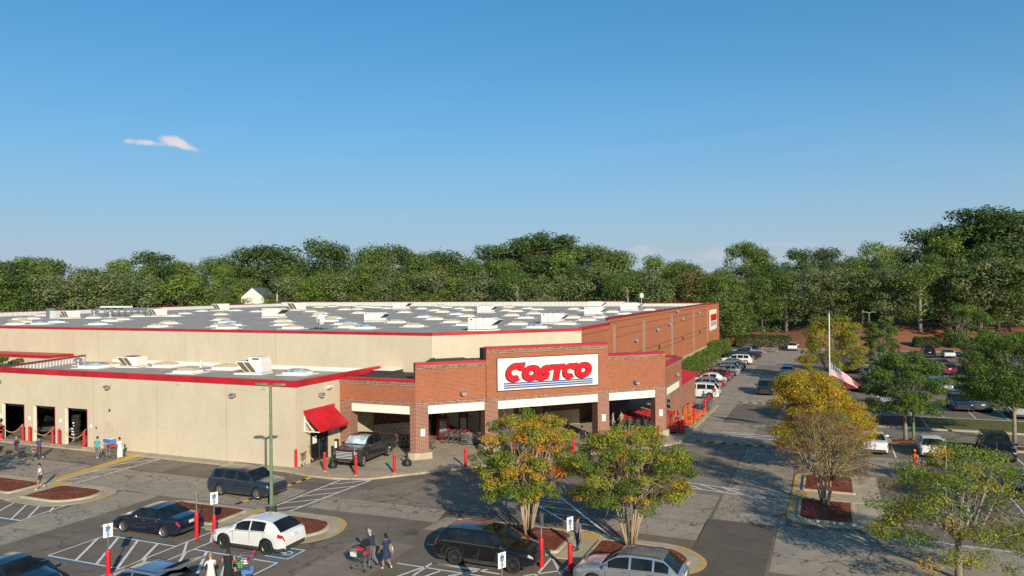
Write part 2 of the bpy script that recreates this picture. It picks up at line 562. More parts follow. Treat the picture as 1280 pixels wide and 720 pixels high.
MAT['bank'] = speckle_mat('red_clay_pine_straw', (0.36, 0.155, 0.085), (0.28, 0.115, 0.065), (0.36, 0.17, 0.09), 3, bmp=0.4)
MAT['grass'] = speckle_mat('dry_grass', (0.16, 0.14, 0.045), (0.095, 0.11, 0.03), (0.26, 0.20, 0.08), 14)
MAT['terrain'] = speckle_mat('woodland_floor', (0.05, 0.06, 0.022), (0.07, 0.055, 0.03), (0.10, 0.07, 0.04), 0.5, bmp=0.2)
MAT['cmu'] = brick_mat('cream_block', (0.61, 0.53, 0.395), (0.59, 0.51, 0.378), (0.55, 0.47, 0.345), 0.41, 0.205, 0.012, 0.9, 0.15)
MAT['brick_pier'] = brick_mat('dark_pier_brick', (0.235, 0.060, 0.034), (0.165, 0.044, 0.028), (0.47, 0.33, 0.25), 0.30, 0.10, 0.016, stain=0.0)
MAT['brick_face'] = brick_mat('orange_face_brick', (0.365, 0.108, 0.048), (0.29, 0.082, 0.038), (0.43, 0.235, 0.15), 0.30, 0.10, 0.010, stain=0.05)
MAT['brick_band'] = brick_mat('mixed_band_brick', (0.12, 0.048, 0.036), (0.33, 0.15, 0.095), (0.40, 0.29, 0.22), 0.20, 0.15, 0.018, stain=0.0)
MAT['brick_side'] = brick_mat('side_wall_brick', (0.45, 0.142, 0.064), (0.40, 0.122, 0.056), (0.43, 0.20, 0.11), 0.41, 0.2, 0.02, stain=0.10)
MAT['brick_dark'] = brick_mat('side_wall_dark_course', (0.23, 0.078, 0.046), (0.19, 0.066, 0.040), (0.38, 0.22, 0.16), 0.41, 0.2, 0.02)
MAT['pilaster'] = flat('grey_pilaster_joint', (0.34, 0.235, 0.19), 0.9)
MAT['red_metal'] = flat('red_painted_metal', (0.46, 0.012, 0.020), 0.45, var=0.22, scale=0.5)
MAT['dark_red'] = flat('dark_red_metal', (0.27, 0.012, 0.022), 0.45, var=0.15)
MAT['cream_panel'] = flat('cream_panel', (0.80, 0.76, 0.64), 0.6, var=0.05, scale=0.7)
MAT['roof_grey'] = concrete_mat('roof_membrane_grey', (0.45, 0.405, 0.35), 3.05, 0.78)
MAT['roof_dark'] = flat('roof_membrane_dark', (0.045, 0.040, 0.040), 0.95, var=0.3, scale=0.6)
MAT['white_metal'] = flat('white_painted_metal', (0.78, 0.76, 0.72), 0.5, var=0.06, scale=1.5)
MAT['filter'] = flat('brown_intake_filter', (0.13, 0.10, 0.06), 0.9, var=0.2)
MAT['skylight_tan'] = flat('tan_skylight_dome', (0.56, 0.45, 0.31), 0.35, var=0.15, spec=0.5)
MAT['skylight_blue'] = glass_mat('blue_grey_skylight_dome', (0.20, 0.235, 0.27), 0.25, 0.5)  # blue-grey is the sky's reflection put into the dome colour
MAT['parapet'] = flat('pale_ribbed_parapet', (0.62, 0.62, 0.60), 0.6, var=0.07)
MAT['galv'] = flat('galvanised_steel', (0.42, 0.43, 0.43), 0.42, 0.8, var=0.15)
MAT['chrome'] = flat('bright_steel', (0.60, 0.60, 0.60), 0.22, 0.95, var=0.05)
MAT['green_metal'] = flat('green_lamp_post_paint', (0.145, 0.21, 0.115), 0.5, var=0.12)
MAT['black'] = flat('black_plastic', (0.014, 0.014, 0.015), 0.55)
MAT['charcoal'] = flat('charcoal_plastic', (0.04, 0.04, 0.042), 0.6)
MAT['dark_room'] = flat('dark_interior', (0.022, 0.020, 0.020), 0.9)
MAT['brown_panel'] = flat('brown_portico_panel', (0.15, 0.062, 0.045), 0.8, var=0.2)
MAT['cream_wall'] = flat('cream_interior_wall', (0.55, 0.45, 0.33), 0.85, var=0.08)
MAT['door_glass'] = glass_mat('dark_door_glass', (0.012, 0.014, 0.015), 0.06)
MAT['blue_print'] = flat('blue_sign_print', (0.055, 0.105, 0.33), 0.5, var=0.05)
MAT['red_print'] = flat('red_sign_letter', (0.62, 0.008, 0.022), 0.35, var=0.05)
MAT['sign_white'] = flat('white_sign_face', (0.82, 0.81, 0.75), 0.5, var=0.03)
MAT['sign_blue'] = flat('blue_sign_symbol', (0.02, 0.16, 0.42), 0.5, var=0.05)
MAT['bollard'] = flat('red_bollard_sleeve', (0.58, 0.014, 0.022), 0.42, var=0.12, scale=2)
MAT['orange'] = flat('orange_plastic', (0.80, 0.14, 0.02), 0.5, var=0.1)
MAT['red_plastic'] = flat('red_plastic', (0.55, 0.02, 0.03), 0.45, var=0.1)
MAT['tyre'] = flat('tyre_rubber', (0.016, 0.016, 0.016), 0.85, var=0.3)
MAT['rim'] = flat('alloy_rim', (0.50, 0.50, 0.50), 0.3, 0.85, var=0.1)
MAT['rim_dark'] = flat('dark_alloy_rim', (0.13, 0.13, 0.135), 0.3, 0.8, var=0.2)
MAT['car_glass'] = glass_mat('tinted_car_glass', (0.008, 0.010, 0.011), 0.03, 0.35)
MAT['head_lens'] = glass_mat('headlight_lens', (0.20, 0.21, 0.22), 0.08)
MAT['tail_lens'] = flat('taillight_lens', (0.42, 0.012, 0.018), 0.15, var=0.1)
MAT['plate'] = flat('licence_plate', (0.62, 0.61, 0.58), 0.5)
MAT['gold_rope'] = flat('yellow_rope', (0.55, 0.38, 0.12), 0.8)
MAT['leaf'] = leaf_mat('leaf_near', 0.48, 0.0)
MAT['leaf_far'] = leaf_mat('leaf_far', 0.28, 0.25)
MAT['bark'] = bark_mat('grey_brown_bark', (0.085, 0.062, 0.045), (0.19, 0.15, 0.115))
MAT['bark_pale'] = bark_mat('pale_smooth_bark', (0.30, 0.215, 0.14), (0.46, 0.355, 0.25))
MAT['bark_grey'] = bark_mat('pale_grey_bark', (0.20, 0.17, 0.135), (0.33, 0.29, 0.24))
# ------------------------------------------------------------------ the ground
def structure(name, mb, mats, smooth=None):
    return tag(mb.build(name, mats, smooth=smooth), kind='structure')
mb = MB()
N = 12
for i in range(N):
    for j in range(N):
        x0, x1 = -3000 + 6000 * i / N, -3000 + 6000 * (i + 1) / N
        y0, y1 = -1500 + 6000 * j / N, -1500 + 6000 * (j + 1) / N
        mb.add([(x0, y0, -0.06), (x1, y0, -0.06), (x1, y1, -0.06), (x0, y1, -0.06)], [(0, 1, 2, 3)])
structure('ground', mb, MAT['terrain'])
lot = structure('parking_lot', MB().sheet([(-170, -60), (120, -60), (120, 168), (-170, 168)], 0.0), MAT['asphalt'])
def patch(x0, x1, y0, y1, m, z=0.004, skew=0.0):
    rr = random.Random(int(x0 * 10 + y0))
    j = lambda: rr.uniform(-0.15, 0.15)
    return MB().sheet([(x0 + j(), y0 + j()), (x1 + j(), y0 + j()), (x1 + skew + j(), y1 + j()), (x0 + skew + j(), y1 + j())], z).build('asphalt_patch', MAT[m], lot)
patch(-120, -31.2, 35.9, 40.4, 'asphalt_old')
patch(-120, -44.5, 40.4, 43.5, 'asphalt_mid')
patch(-42.6, -39.3, -40, 35.9, 'asphalt_old')
patch(-29.0, -20.3, 37.2, 39.6, 'asphalt_old', skew=-0.6)
patch(-20.3, -17.9, 36.0, 38.3, 'asphalt_old')
patch(-29.2, -18.5, 39.7, 46.5, 'asphalt_mid', skew=4)
patch(-22.6, -19.4, -20, 33.4, 'asphalt_mid')
patch(-11.3, -6.3, 39.4, 48.4, 'asphalt_old', z=0.006)
patch(-6.2, -2.7, 30, 43.2, 'asphalt_new', z=0.006)
patch(-2.6, 30, 36.2, 43.5, 'asphalt_old')
patch(-6.1, -2.4, 43.3, 63.6, 'asphalt_old', z=0.005)
patch(-11.4, -6.2, 48.5, 63.9, 'asphalt_mid', z=0.005)
patch(-12.8, -2.6, 64.2, 168, 'asphalt_old')
patch(-9.3, -4.6, 74.5, 87.0, 'asphalt', z=0.008)
patch(-5.9, -3.4, 66.0, 74.0, 'asphalt_mid', z=0.008)
patch(2.2, 120, 71.0, 76.6, 'asphalt_mid', z=0.005)
patch(2.4, 120, 57.2, 63.2, 'asphalt_old', z=0.005)
patch(3, 120, 96.0, 104.0, 'asphalt_mid', z=0.005)
patch(3, 120, 141.0, 160.0, 'asphalt_mid', z=0.005)
patch(-10.5, -3.0, 118, 131, 'asphalt_mid', z=0.008)

LINE_Z = 0.012
def line(p, q, w=0.10, m='white_line', name='parking_line', z=LINE_Z):
    p, q = Vector(p).to_2d(), Vector(q).to_2d()
    d = (q - p).normalized()
    n = Vector((-d.y, d.x)) * w / 2
    return MB().sheet([p - n, q - n, q + n, p + n], z).build(name, MAT[m], lot)
def pline(a, b, w=0.10, m='white_line', z=LINE_Z):
    return line(G(*a), G(*b), w, m, z=z)
# hatch at the far left
for a, b in [((-30, 643), (26, 651)), ((26, 651), (82, 632)), ((-8, 643), (17, 629)), ((14, 649), (33, 631)), ((35, 647), (49, 633)), ((62, 640), (67, 634))]:
    pline(a, b, 0.12, z=LINE_Z + (0.002 if a[1] < 648 else 0))
line((-48, 28.65), (-42.7, 28.75), 0.16, 'blue_line')
# double row left: aisle hatches, stall lines, blue accessible lines
XL, XM0, XM1, XR = -35.7, -30.8, -29.6, -24.35
for y in (25.65, 28.95, 22.4, 19.3):
    line((XL, y), (XM0, y)); line((XM1, y), (XR, y))
    line((XL, y - 0.22 if y < 28 else y + 0.22), (XM0, y - 0.22 if y < 28 else y + 0.22), 0.14, 'blue_line')
    line((XM1, y - 0.22 if y < 28 else y + 0.22), (XR, y - 0.22 if y < 28 else y + 0.22), 0.14, 'blue_line')
for x in (XM0, XM1):
    line((x, 17.0), (x, 31.8), 0.10, z=LINE_Z + 0.002)
for x, d in ((XL, 1), (XR, -1)):
    line((x, 25.65), (x, 28.95), 0.10, z=LINE_Z + 0.002)
for i in range(4):
    x = XL + 0.9 + i * 1.4
    line((min(x + 1.0, XM0), 25.7 + max(0, x + 1.0 - XM0)), (max(x - 1.4, XL), 28.9 - max(0, XL - x + 1.4)), 0.14, z=LINE_Z + 0.004)
    x = XM1 + 0.9 + i * 1.4
    line((min(x + 1.0, XR), 25.7 + max(0, x + 1.0 - XR)), (max(x - 1.4, XM1), 28.9 - max(0, XM1 - x + 1.4)), 0.14, z=LINE_Z + 0.004)
for y in (18.5, 21, 23.6, 26.2, 28.8, 30.6):
    line((XM1, y - 0.5), (XM0, y + 0.9), 0.12, z=LINE_Z + 0.004)
def ada_box(x0, x1, y0, y1):
    MB().sheet([(x0, y0), (x1, y0), (x1, y1), (x0, y1)], LINE_Z).build('accessible_symbol_field', MAT['blue_line'], lot)
    mbb = MB()
    w = 0.09
    z = LINE_Z + 0.004
    mbb.sheet([(x0, y0), (x1, y0), (x1, y0 + w), (x0, y0 + w)], z); mbb.sheet([(x0, y1 - w), (x1, y1 - w), (x1, y1), (x0, y1)], z)
    mbb.sheet([(x0, y0 + w), (x0 + w, y0 + w), (x0 + w, y1 - w), (x0, y1 - w)], z); mbb.sheet([(x1 - w, y0 + w), (x1, y0 + w), (x1, y1 - w), (x1 - w, y1 - w)], z)
    cx, cy = (x0 + x1) / 2, (y0 + y1) / 2
    s = (x1 - x0) * 0.36
    # figure, head towards -x
    ring = [(cx + s * 0.25 + s * 0.55 * cos(t), cy + s * 0.55 * sin(t)) for t in np.linspace(-1.9, 2.2, 12)]
    ring2 = [(cx + s * 0.25 + s * 0.38 * cos(t), cy + s * 0.38 * sin(t)) for t in np.linspace(-1.9, 2.2, 12)]
    for i in range(11):
        mbb.sheet([ring2[i], ring[i], ring[i + 1], ring2[i + 1]], z)
    mbb.sheet([(cx - s * 0.95 + s * 0.2 * cos(t), cy + s * 0.2 * sin(t)) for t in np.linspace(0, 2 * pi, 10)[:-1]], z)
    mbb.sheet([(cx - s * 0.7, cy - s * 0.1), (cx + s * 0.2, cy - s * 0.1), (cx + s * 0.2, cy + s * 0.1), (cx - s * 0.7, cy + s * 0.1)], z)
    mbb.sheet([(cx + s * 0.02, cy - s * 0.6), (cx + s * 0.2, cy - s * 0.6), (cx + s * 0.2, cy - s * 0.1), (cx + s * 0.02, cy - s * 0.1)], z)
    mbb.build('accessible_symbol', MAT['white_line'], lot)
ada_box(-25.6, -24.2, 29.5, 30.9)
ada_box(-37.0, -35.6, 23.5, 24.9)
ada_box(-37.4, -35.9, 29.9, 31.2)
# crosswalks on the front lane
def crosswalk(a0, a1, b0, b1, n, w=0.12):
    a0, a1, b0, b1 = (Vector(v).to_2d() for v in (a0, a1, b0, b1))
    line(a0, a1, w); line(b0, b1, w)
    for i in range(n):
        t0, t1 = (i + 0.15) / n, min(1, (i + 1.0) / n)
        line(a0.lerp(a1, t0), b0.lerp(b1, t1), w, z=LINE_Z + 0.003)
crosswalk((-49.2, 35.7), (-49.7, 43.6), (-47.4, 35.5), (-48.0, 43.6), 3)
crosswalk((-30.9, 35.4), (-30.9, 43.2), (-29.4, 35.5), (-28.9, 43.9), 5)
crosswalk((-17.4, 43.5), (-11.5, 38.0), (-15.5, 44.6), (-10.6, 38.4), 5)
crosswalk((-9.6, 51.0), (-2.2, 49.6), (-8.8, 49.6), (-2.2, 48.5), 5)
crosswalk((-12.2, 68.6), (-2.8, 67.3), (-8.9, 69.9), (-2.8, 68.7), 4)
# yellow ramp beside the left crosswalk, yellow bars, speed bumps
MB().prism([(-49.9, 36.1), (-49.3, 36.1), (-50.2, 43.7), (-51.3, 43.7)], 0.012, 0.03).build('yellow_ramp_edge', MAT['yellow_kerb'], lot)
def speed_bump(p, q, name='speed_bump'):
    """rounded rubber hump of black and yellow pieces"""
    p, q = Vector((*p, 0)), Vector((*q, 0))
    d = q - p
    n = max(4, int(d.length / 0.5))
    u = d.normalized(); s = Vector((-u.y, u.x, 0))
    for i in range(n):
        a, b = p + d * (i / n), p + d * ((i + 0.98) / n)
        mbb = MB()
        prof = [(-0.15, 0.008), (-0.08, 0.05), (0, 0.06), (0.08, 0.05), (0.15, 0.008)]
        ps = [a + s * y + Vector((0, 0, z)) for y, z in prof] + [b + s * y + Vector((0, 0, z)) for y, z in prof]
        mbb.add(ps, [(k, k + 1, 5 + k + 1, 5 + k) for k in range(4)] + [(4, 3, 2, 1, 0), (5, 6, 7, 8, 9)])
        mbb.build('speed_bump_piece', MAT['yellow_line' if i % 2 else 'black_rubber'], lot)
speed_bump((-33.4, 36.0), (-33.3, 43.0))
speed_bump((-10.3, 64.6), (-2.8, 64.4))
speed_bump((-9.3, 88.1), (-3.2, 87.6))
# markings round the centre row (large black wagon, silver wagon)
for a, b in [((516, 720), (540, 704)), ((540, 704), (600, 712)), ((540, 704), (625, 718)), ((560, 720), (610, 712)), ((668, 722), (690, 697)), ((690, 697), (700, 716)),
             ((655, 720), (712, 712)), ((700, 718), (718, 700)), ((718, 714), (732, 690))]:
    pline(a, b, 0.12)
line((-19.0, 31.0), (-13.0, 31.0), 0.1); line((-19.0, 33.9), (-13.0, 33.9), 0.1)
for y in (16, 18.8, 21.6, 24.4, 27.2):
    line((-19.0, y), (-13.2, y), 0.1); line((-10.6, y), (-5.6, y), 0.1)
for i in range(6):
    line((-18.6 + i, 28.2), (-17.6 + i, 30.9), 0.12, z=LINE_Z + 0.003)
# right lot: hatch ladder beside the islands, stall lines
for a, b in [((1078, 664), (1134, 672)), ((1134, 672), (1212, 684)), ((1212, 684), (1290, 693)), ((1130, 664), (1136, 672)),
             ((1080, 640), (1104, 637)), ((1082, 648), (1104, 646)), ((1080, 658), (1106, 653)), ((1078, 631), (1100, 627)), ((1085, 668), (1122, 662)), ((1215, 672), (1280, 668))]:
    pline(a, b, 0.12)
for i in range(22):
    x = 1.9 + i * 2.75
    if i > 0: line((x, 63.6), (x, 68.3), 0.1)
    if i > 1: line((x, 44.4), (x, 49.3), 0.1); line((x, 49.3), (x, 54.2), 0.1)
    line((x + 3, 84.8), (x + 3, 95.2), 0.1)
    line((x + 3, 105.0), (x + 3, 115.2), 0.1)
    line((x + 3, 124.0), (x + 3, 133.5), 0.1)
line((4.6, 49.3), (60, 49.3), 0.1, z=LINE_Z + 0.003); line((7.6, 90), (60, 90), 0.1, z=LINE_Z + 0.003); line((7.6, 110), (60, 110), 0.1, z=LINE_Z + 0.003)
# stalls along the brick side wall
for i in range(27):
    y = 89.2 + i * 2.75
    line((-17.0, y), (-12.1, y), 0.1)

# ------------------------------------------------------------------ pavements and kerbs
def offset_poly(pts, d):
    """offset a counter-clockwise polygon inwards by d"""
    n = len(pts)
    out = []
    for i in range(n):
        p0, p1, p2 = Vector(pts[i - 1]), Vector(pts[i]), Vector(pts[(i + 1) % n])
        e1, e2 = (p1 - p0).normalized(), (p2 - p1).normalized()
        n1, n2 = Vector((-e1.y, e1.x)), Vector((-e2.y, e2.x))
        b = n1 + n2
        k = d / max(0.35, (b.length / 2)) if b.length > 1e-6 else d
        out.append(p1 + b.normalized() * k)
    return out
def rounded(pts, r, n=6):
    """round the corners of a ccw polygon; r per corner"""
    out = []
    m = len(pts)
    for i in range(m):
        p0, p1, p2 = Vector(pts[i - 1]), Vector(pts[i]), Vector(pts[(i + 1) % m])
        ri = r[i] if isinstance(r, (list, tuple)) else r
        if ri < 0.02:
            out.append(p1); continue
        a, b = (p0 - p1).normalized(), (p2 - p1).normalized()
        for k in range(n + 1):
            t = k / n
            q0, q1 = p1 + a * ri, p1 + b * ri
            out.append(q0.lerp(p1, t).lerp(p1.lerp(q1, t), t))
    return out
rng = random.Random(5)
def mulch_bed(pts, parent, z=0.14, mat='mulch', name='mulch_bed'):
    """lumpy bed inside a ccw outline"""
    me_pts = [Vector(p) for p in pts]
    c = sum(me_pts, Vector((0, 0))) / len(me_pts)
    mbb = MB()
    rings = 7
    n = len(me_pts)
    vs_ = []
    for k in range(rings):
        t = k / rings
        for p in me_pts:
            q = p.lerp(c, t)
            vs_.append((q.x, q.y, z + 0.02 + 0.10 * (1 - (1 - t) ** 2) + rng.uniform(-0.02, 0.025)))
    vs_.append((c.x, c.y, z + 0.12))
    fs = []
    for k in range(rings - 1):
        for i in range(n):
            fs.append((k * n + i, k * n + (i + 1) % n, (k + 1) * n + (i + 1) % n, (k + 1) * n + i))
    for i in range(n):
        fs.append(((rings - 1) * n + i, (rings - 1) * n + (i + 1) % n, rings * n))
    mbb.add(vs_, fs)
    return mbb.build(name, MAT[mat], parent)
def kerb_ring(outer, inner, h=0.13, base=0.0):
    mbb = MB()
    n = len(outer)
    ch = 0.025
    mid = [Vector(o).lerp(Vector(i), 0.12) for o, i in zip(outer, inner)]
    vs_ = [(p[0], p[1], base) for p in outer] + [(p[0], p[1], h - ch) for p in outer] + [(p[0], p[1], h) for p in mid] + [(p[0], p[1], h) for p in inner] + [(p[0], p[1], base) for p in inner]
    fs = []
    for k in range(4):
        for i in range(n):
            fs.append((k * n + i, k * n + (i + 1) % n, (k + 1) * n + (i + 1) % n, (k + 1) * n + i))
    mbb.add(vs_, fs)
    return mbb
def island(pts, r, apron=0.0, bed='mulch', kerb=0.16, nseg=6, yellow=None):
    """raised planting island: concrete gutter apron, kerb, bed"""
    root = None
    base = rounded(pts, r, nseg)
    if apron:
        ap = offset_poly(base, -apron)
        root = tag(MB().prism(ap, 0.002, 0.022).build('island_apron', MAT['concrete']), kind='structure')
        if yellow:
            mbb = MB()
            a0, a1 = yellow
            ap2 = offset_poly(base, -apron - 0.02)
            ap3 = offset_poly(base, -apron + 0.20)
            n = len(ap2)
            for i in range(n):
                if a0 <= i / n < a1:
                    j = (i + 1) % n
                    mbb.sheet([ap2[i], ap2[j], ap3[j], ap3[i]], 0.027)
            mbb.build('yellow_edge_paint', MAT['yellow_kerb'], root)
    inner = offset_poly(base, kerb)
    k = kerb_ring(base, inner)
    if root: k.build('kerb', MAT['concrete'], root)
    else: root = tag(k.build('kerb', MAT['concrete']), kind='structure')
    mulch_bed(offset_poly(base, kerb - 0.01), root, 0.09, bed)
    return root
island([(-62, 32.5), (-49.0, 32.5), (-49.0, 35.2), (-62, 35.2)], [0.3, 0.4, 0.4, 0.3], 0.75)
island([(-47.6, 32.2), (-44.0, 32.2), (-43.0, 33.6), (-43.4, 35.3), (-47.6, 35.3)], [0.3, 0.9, 0.6, 0.9, 0.4], 0.8, yellow=(0.42, 0.62))
island([(-37.6, 32.2), (-31.6, 32.2), (-31.6, 35.2), (-37.6, 35.2)], [1.2, 0.4, 0.4, 1.2], 0.45)
island([(-29.3, 31.9), (-25.8, 31.9), (-24.9, 33.4), (-25.6, 35.2), (-29.3, 35.2)], [0.4, 0.9, 0.8, 1.0, 0.4], 0.85, yellow=(0.3, 0.72))
island([(-18.6, 34.9), (-12.3, 34.9), (-12.3, 37.6), (-13.2, 38.3), (-18.0, 38.3)], [0.9, 0.3, 0.4, 0.4, 1.0], 0.35, yellow=(0.62, 0.85))
island([(-10.9, 34.6), (-6.9, 34.6), (-5.8, 35.9), (-7.0, 37.6), (-10.9, 37.6)], [0.3, 0.8, 0.9, 1.0, 0.3], 0.75, yellow=(0.3, 0.7))
island([(-1.6, 51.3), (1.5, 51.3), (1.5, 55.9), (-1.6, 55.9)], [0.2, 0.2, 0.9, 0.9], 0.55, yellow=(0.6, 0.99))
island([(-1.7, 44.7), (1.3, 44.7), (1.3, 49.3), (-1.7, 49.3)], [0.8, 0.4, 0.2, 0.2], 0.55, yellow=(0.66, 0.98))
# walks between the island halves
def walk(x0, x1, y0, y1, h=0.05):
    return tag(MB().box(x0, x1, y0, y1, 0.003, h).build('path', MAT['concrete']), kind='structure')
for (x0, x1, y0, y1) in [(-48.9, -47.7, 31.6, 36.0), (-31.5, -29.4, 31.6, 35.7), (-12.2, -11.0, 34.4, 38.5), (-2.2, 2.0, 49.4, 51.2)]:
    w = walk(x0, x1, y0, y1)
    xm = (x0 + x1) / 2
    if x0 < -3: MB().sheet([(x0 + 0.15, y1 - 1.0), (x1 - 0.1, y1 - 1.0), (x1 - 0.1, y1 - 0.1), (x0 + 0.15, y1 - 0.1)], 0.056).build('yellow_ramp_pad', MAT['yellow_kerb'], w)
    else: MB().sheet([(-2.1, y0 + 0.4), (-1.0, y0 + 0.4), (-1.0, y1 - 0.4), (-2.1, y1 - 0.4)], 0.056).build('yellow_ramp_pad', MAT['yellow_kerb'], w)
tag(MB().box(1.55, 2.9, 43.9, 56.6, 0.003, 0.03).build('gutter_strip', MAT['concrete']), kind='structure')
# store pavement: along the service wing, round the portico, along the side
pv = [(-120, 43.7), (-36.0, 43.7), (-33.4, 43.15), (-31.5, 43.15), (-29.2, 43.8), (-28.2, 44.8), (-12.6, 61.4), (-11.4, 63.2), (-11.1, 84.8), (-12.8, 85.9), (-12.9, 88.6), (-17.2, 88.8),
      (-17.2, 161), (-21.0, 161), (-21.0, 80), (-40, 64), (-120, 64)]
walk_o = tag(MB().prism(pv, 0.0, 0.13).build('sidewalk', MAT['walk']), kind='structure')
for a, b in [((-36.0, 43.7), (-33.4, 43.15)), ((-33.4, 43.15), (-31.5, 43.15)), ((-28.9, 44.1), (-12.7, 61.3)), ((-11.4, 63.4), (-11.1, 84.6)), ((-52.0, 43.7), (-49.5, 43.7))]:
    p, q = Vector(a), Vector(b)
    d = (q - p).normalized(); n = Vector((-d.y, d.x))
    MB().sheet([p + n * 0.01, q + n * 0.01, q + n * 0.17, p + n * 0.17], 0.1345).build('yellow_kerb_paint', MAT['yellow_kerb'], walk_o)
# right side: kerbed strips between the lot and the road, far strips, the red bank
def strip(x0, x1, y0, y1, beds):
    o = tag(MB().box(x0, x1, y0, y1, 0.002, 0.13).build('kerb', MAT['concrete']), kind='structure')
    for (a, b, m) in beds:
        mulch_bed([(a, y0 + 0.35), (b, y0 + 0.35), (b, y1 - 0.35), (a, y1 - 0.35)], o, 0.10, m, 'mulch_bed' if m == 'mulch' else 'lawn')
strip(3.4, 30, 68.7, 70.9, [(4.6, 8.0, 'mulch'), (8.0, 13.5, 'grass'), (13.5, 16, 'mulch'), (16, 29, 'grass')])
strip(3.2, 60, 76.8, 83.8, [(3.6, 8.2, 'mulch'), (8.2, 17.5, 'grass'), (17.5, 21, 'mulch'), (21, 59, 'grass')])
strip(2.0, 90, 135.6, 140.4, [(2.4, 12, 'mulch'), (12, 50, 'grass'), (50, 89, 'mulch')])
mb = MB()
xs = np.linspace(-30, 130, 60)
ys = [166.5, 168, 171, 175, 180, 186, 194, 204]
rb = random.Random(8)
hz = [0.05, 0.25, 0.9, 1.8, 2.9, 3.7, 4.3, 4.6]
grid = [[(x, y + (6 if x < -6 else 0), (h * (0.5 + 0.5 * min(1, max(0, (x + 12) / 14))) if y > 167 else h) + (rb.uniform(-0.1, 0.15) if y > 167 else 0)) for x in xs] for y, h in zip(ys, hz)]
vs_ = [p for row in grid for p in row]
nx = len(xs)
mb.add(vs_, [(j * nx + i, j * nx + i + 1, (j + 1) * nx + i + 1, (j + 1) * nx + i) for j in range(len(ys) - 1) for i in range(nx - 1)])
structure('earth_bank', mb, MAT['bank'], smooth=180)
tag(MB().box(-17, 120, 165.7, 166.4, 0.002, 0.14).build('kerb', MAT['concrete']), kind='structure')
# ------------------------------------------------------------------ the store
S2 = 1 / sqrt(2)
store = thing('warehouse_store', 'huge warehouse store in cream block and orange brick with red roof edges', 'store', (0, 0, 0))
def part(name, mb, mats, parent=None, smooth=None):
    return mb.build(name, mats, parent or store, smooth=smooth)
def wall_seg(p, q, z0, z1, th, m_name, name='wall', parent=None):
    """upright slab whose outer face runs p -> q (outside on the right-hand side)"""
    p, q = Vector(p), Vector(q)
    d = (q - p).normalized(); n = Vector((-d.y, d.x))
    return part(name, MB().prism([p, q, q + n * th, p + n * th], z0, z1), MAT[m_name], parent)
def strip_on(p, q, z0, z1, proud, depth, m_name, name, parent=None):
    p, q = Vector(p), Vector(q)
    d = (q - p).normalized(); n = Vector((-d.y, d.x))
    return part(name, MB().prism([p - n * proud, q - n * proud, q + n * depth, p + n * depth], z0, z1), MAT[m_name], parent)
YA, XB = 55.93, -20.69                # main hall: front wall line, side wall line
A0, A1, C1 = (-132.7, YA), (-30.65, YA), (XB, 65.89)
YBK, YS0, YS1 = 160.2, 75.5, 143.8    # back; where the side wall's taller stretch starts and ends
HA, HB0, HB1, HB2 = 9.34, 9.42, 9.97, 9.78
# main hall walls; over the entrance recess they start above its soffit
wA = wall_seg(A0, (-35.8, YA), 0, HA - 0.22, 0.35, 'cmu')
wall_seg((-35.8, YA), A1, 4.24, HA - 0.22, 0.35, 'cmu')
strip_on(A0, A1, HA - 0.22, HA, 0.06, 0.3, 'red_metal', 'coping')
wC = wall_seg(A1, C1, 4.24, HA - 0.22, 0.35, 'cmu')
strip_on(A1, C1, HA - 0.22, HA + 0.01, 0.06, 0.3, 'red_metal', 'coping')
wB1 = wall_seg(C1, (XB, YS0), 4.24, HB0 - 0.21, 0.35, 'brick_side')
strip_on(C1, (XB, YS0), HB0 - 0.21, HB0, 0.06, 0.3, 'red_metal', 'coping')
wB = wall_seg((XB, YS0), (XB, YS1), 0.131, HB1 - 0.18, 0.35, 'brick_side')
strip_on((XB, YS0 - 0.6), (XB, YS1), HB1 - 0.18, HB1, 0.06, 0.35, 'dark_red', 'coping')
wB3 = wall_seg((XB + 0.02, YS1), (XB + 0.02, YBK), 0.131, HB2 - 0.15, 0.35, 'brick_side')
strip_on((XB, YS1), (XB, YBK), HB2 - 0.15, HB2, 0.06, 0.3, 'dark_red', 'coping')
# brick side wall: foundation course, soldier bands, dentils, pilaster joints
for y0, y1, w in ((YS0, YS1, wB), (YS1, YBK - 0.3, wB3)):
    strip_on((XB + 0.02, y0), (XB + 0.02, y1), 0.131, 2.2, 0.03, 0.05, 'concrete', 'foundation_course', w)
pil = [77.3, 91.1, 109.2, 128.2, 143.7]
for y in pil:
    strip_on((XB, y - 0.3), (XB, y + 0.3), 2.21, 9.06, 0.09, 0.05, 'pilaster', 'pilaster', wB)
for i in range(len(pil) - 1):
    y0, y1 = pil[i] + 0.7, pil[i + 1] - 0.7
    for z in (4.68, 5.34):
        ym = (y0 + y1) / 2
        for a, b in ((y0, ym - 1.1), (ym + 1.1, y1)):
            strip_on((XB, a), (XB, b), z, z + 0.18, 0.025, 0.05, 'brick_dark', 'brick_band', wB)
    for z in (7.69, 8.62):
        n = int((y1 - y0) / 0.75)
        mbb = MB()
        for k in range(n):
            yy = y0 + (k + 0.2) * (y1 - y0) / n
            mbb.box(XB, XB + 0.03, yy, yy + 0.37, z, z + 0.2)
        tag(part('brick_dentil_course', mbb, MAT['brick_dark'], wB), kind='stuff')
strip_on((XB, YS0), (XB, YS1), 9.41, 9.48, 0.04, 0.05, 'brick_dark', 'brick_band', wB)
strip_on(C1, (XB, YS0 - 0.1), 8.7, 8.77, 0.03, 0.05, 'brick_dark', 'brick_band', wB1)
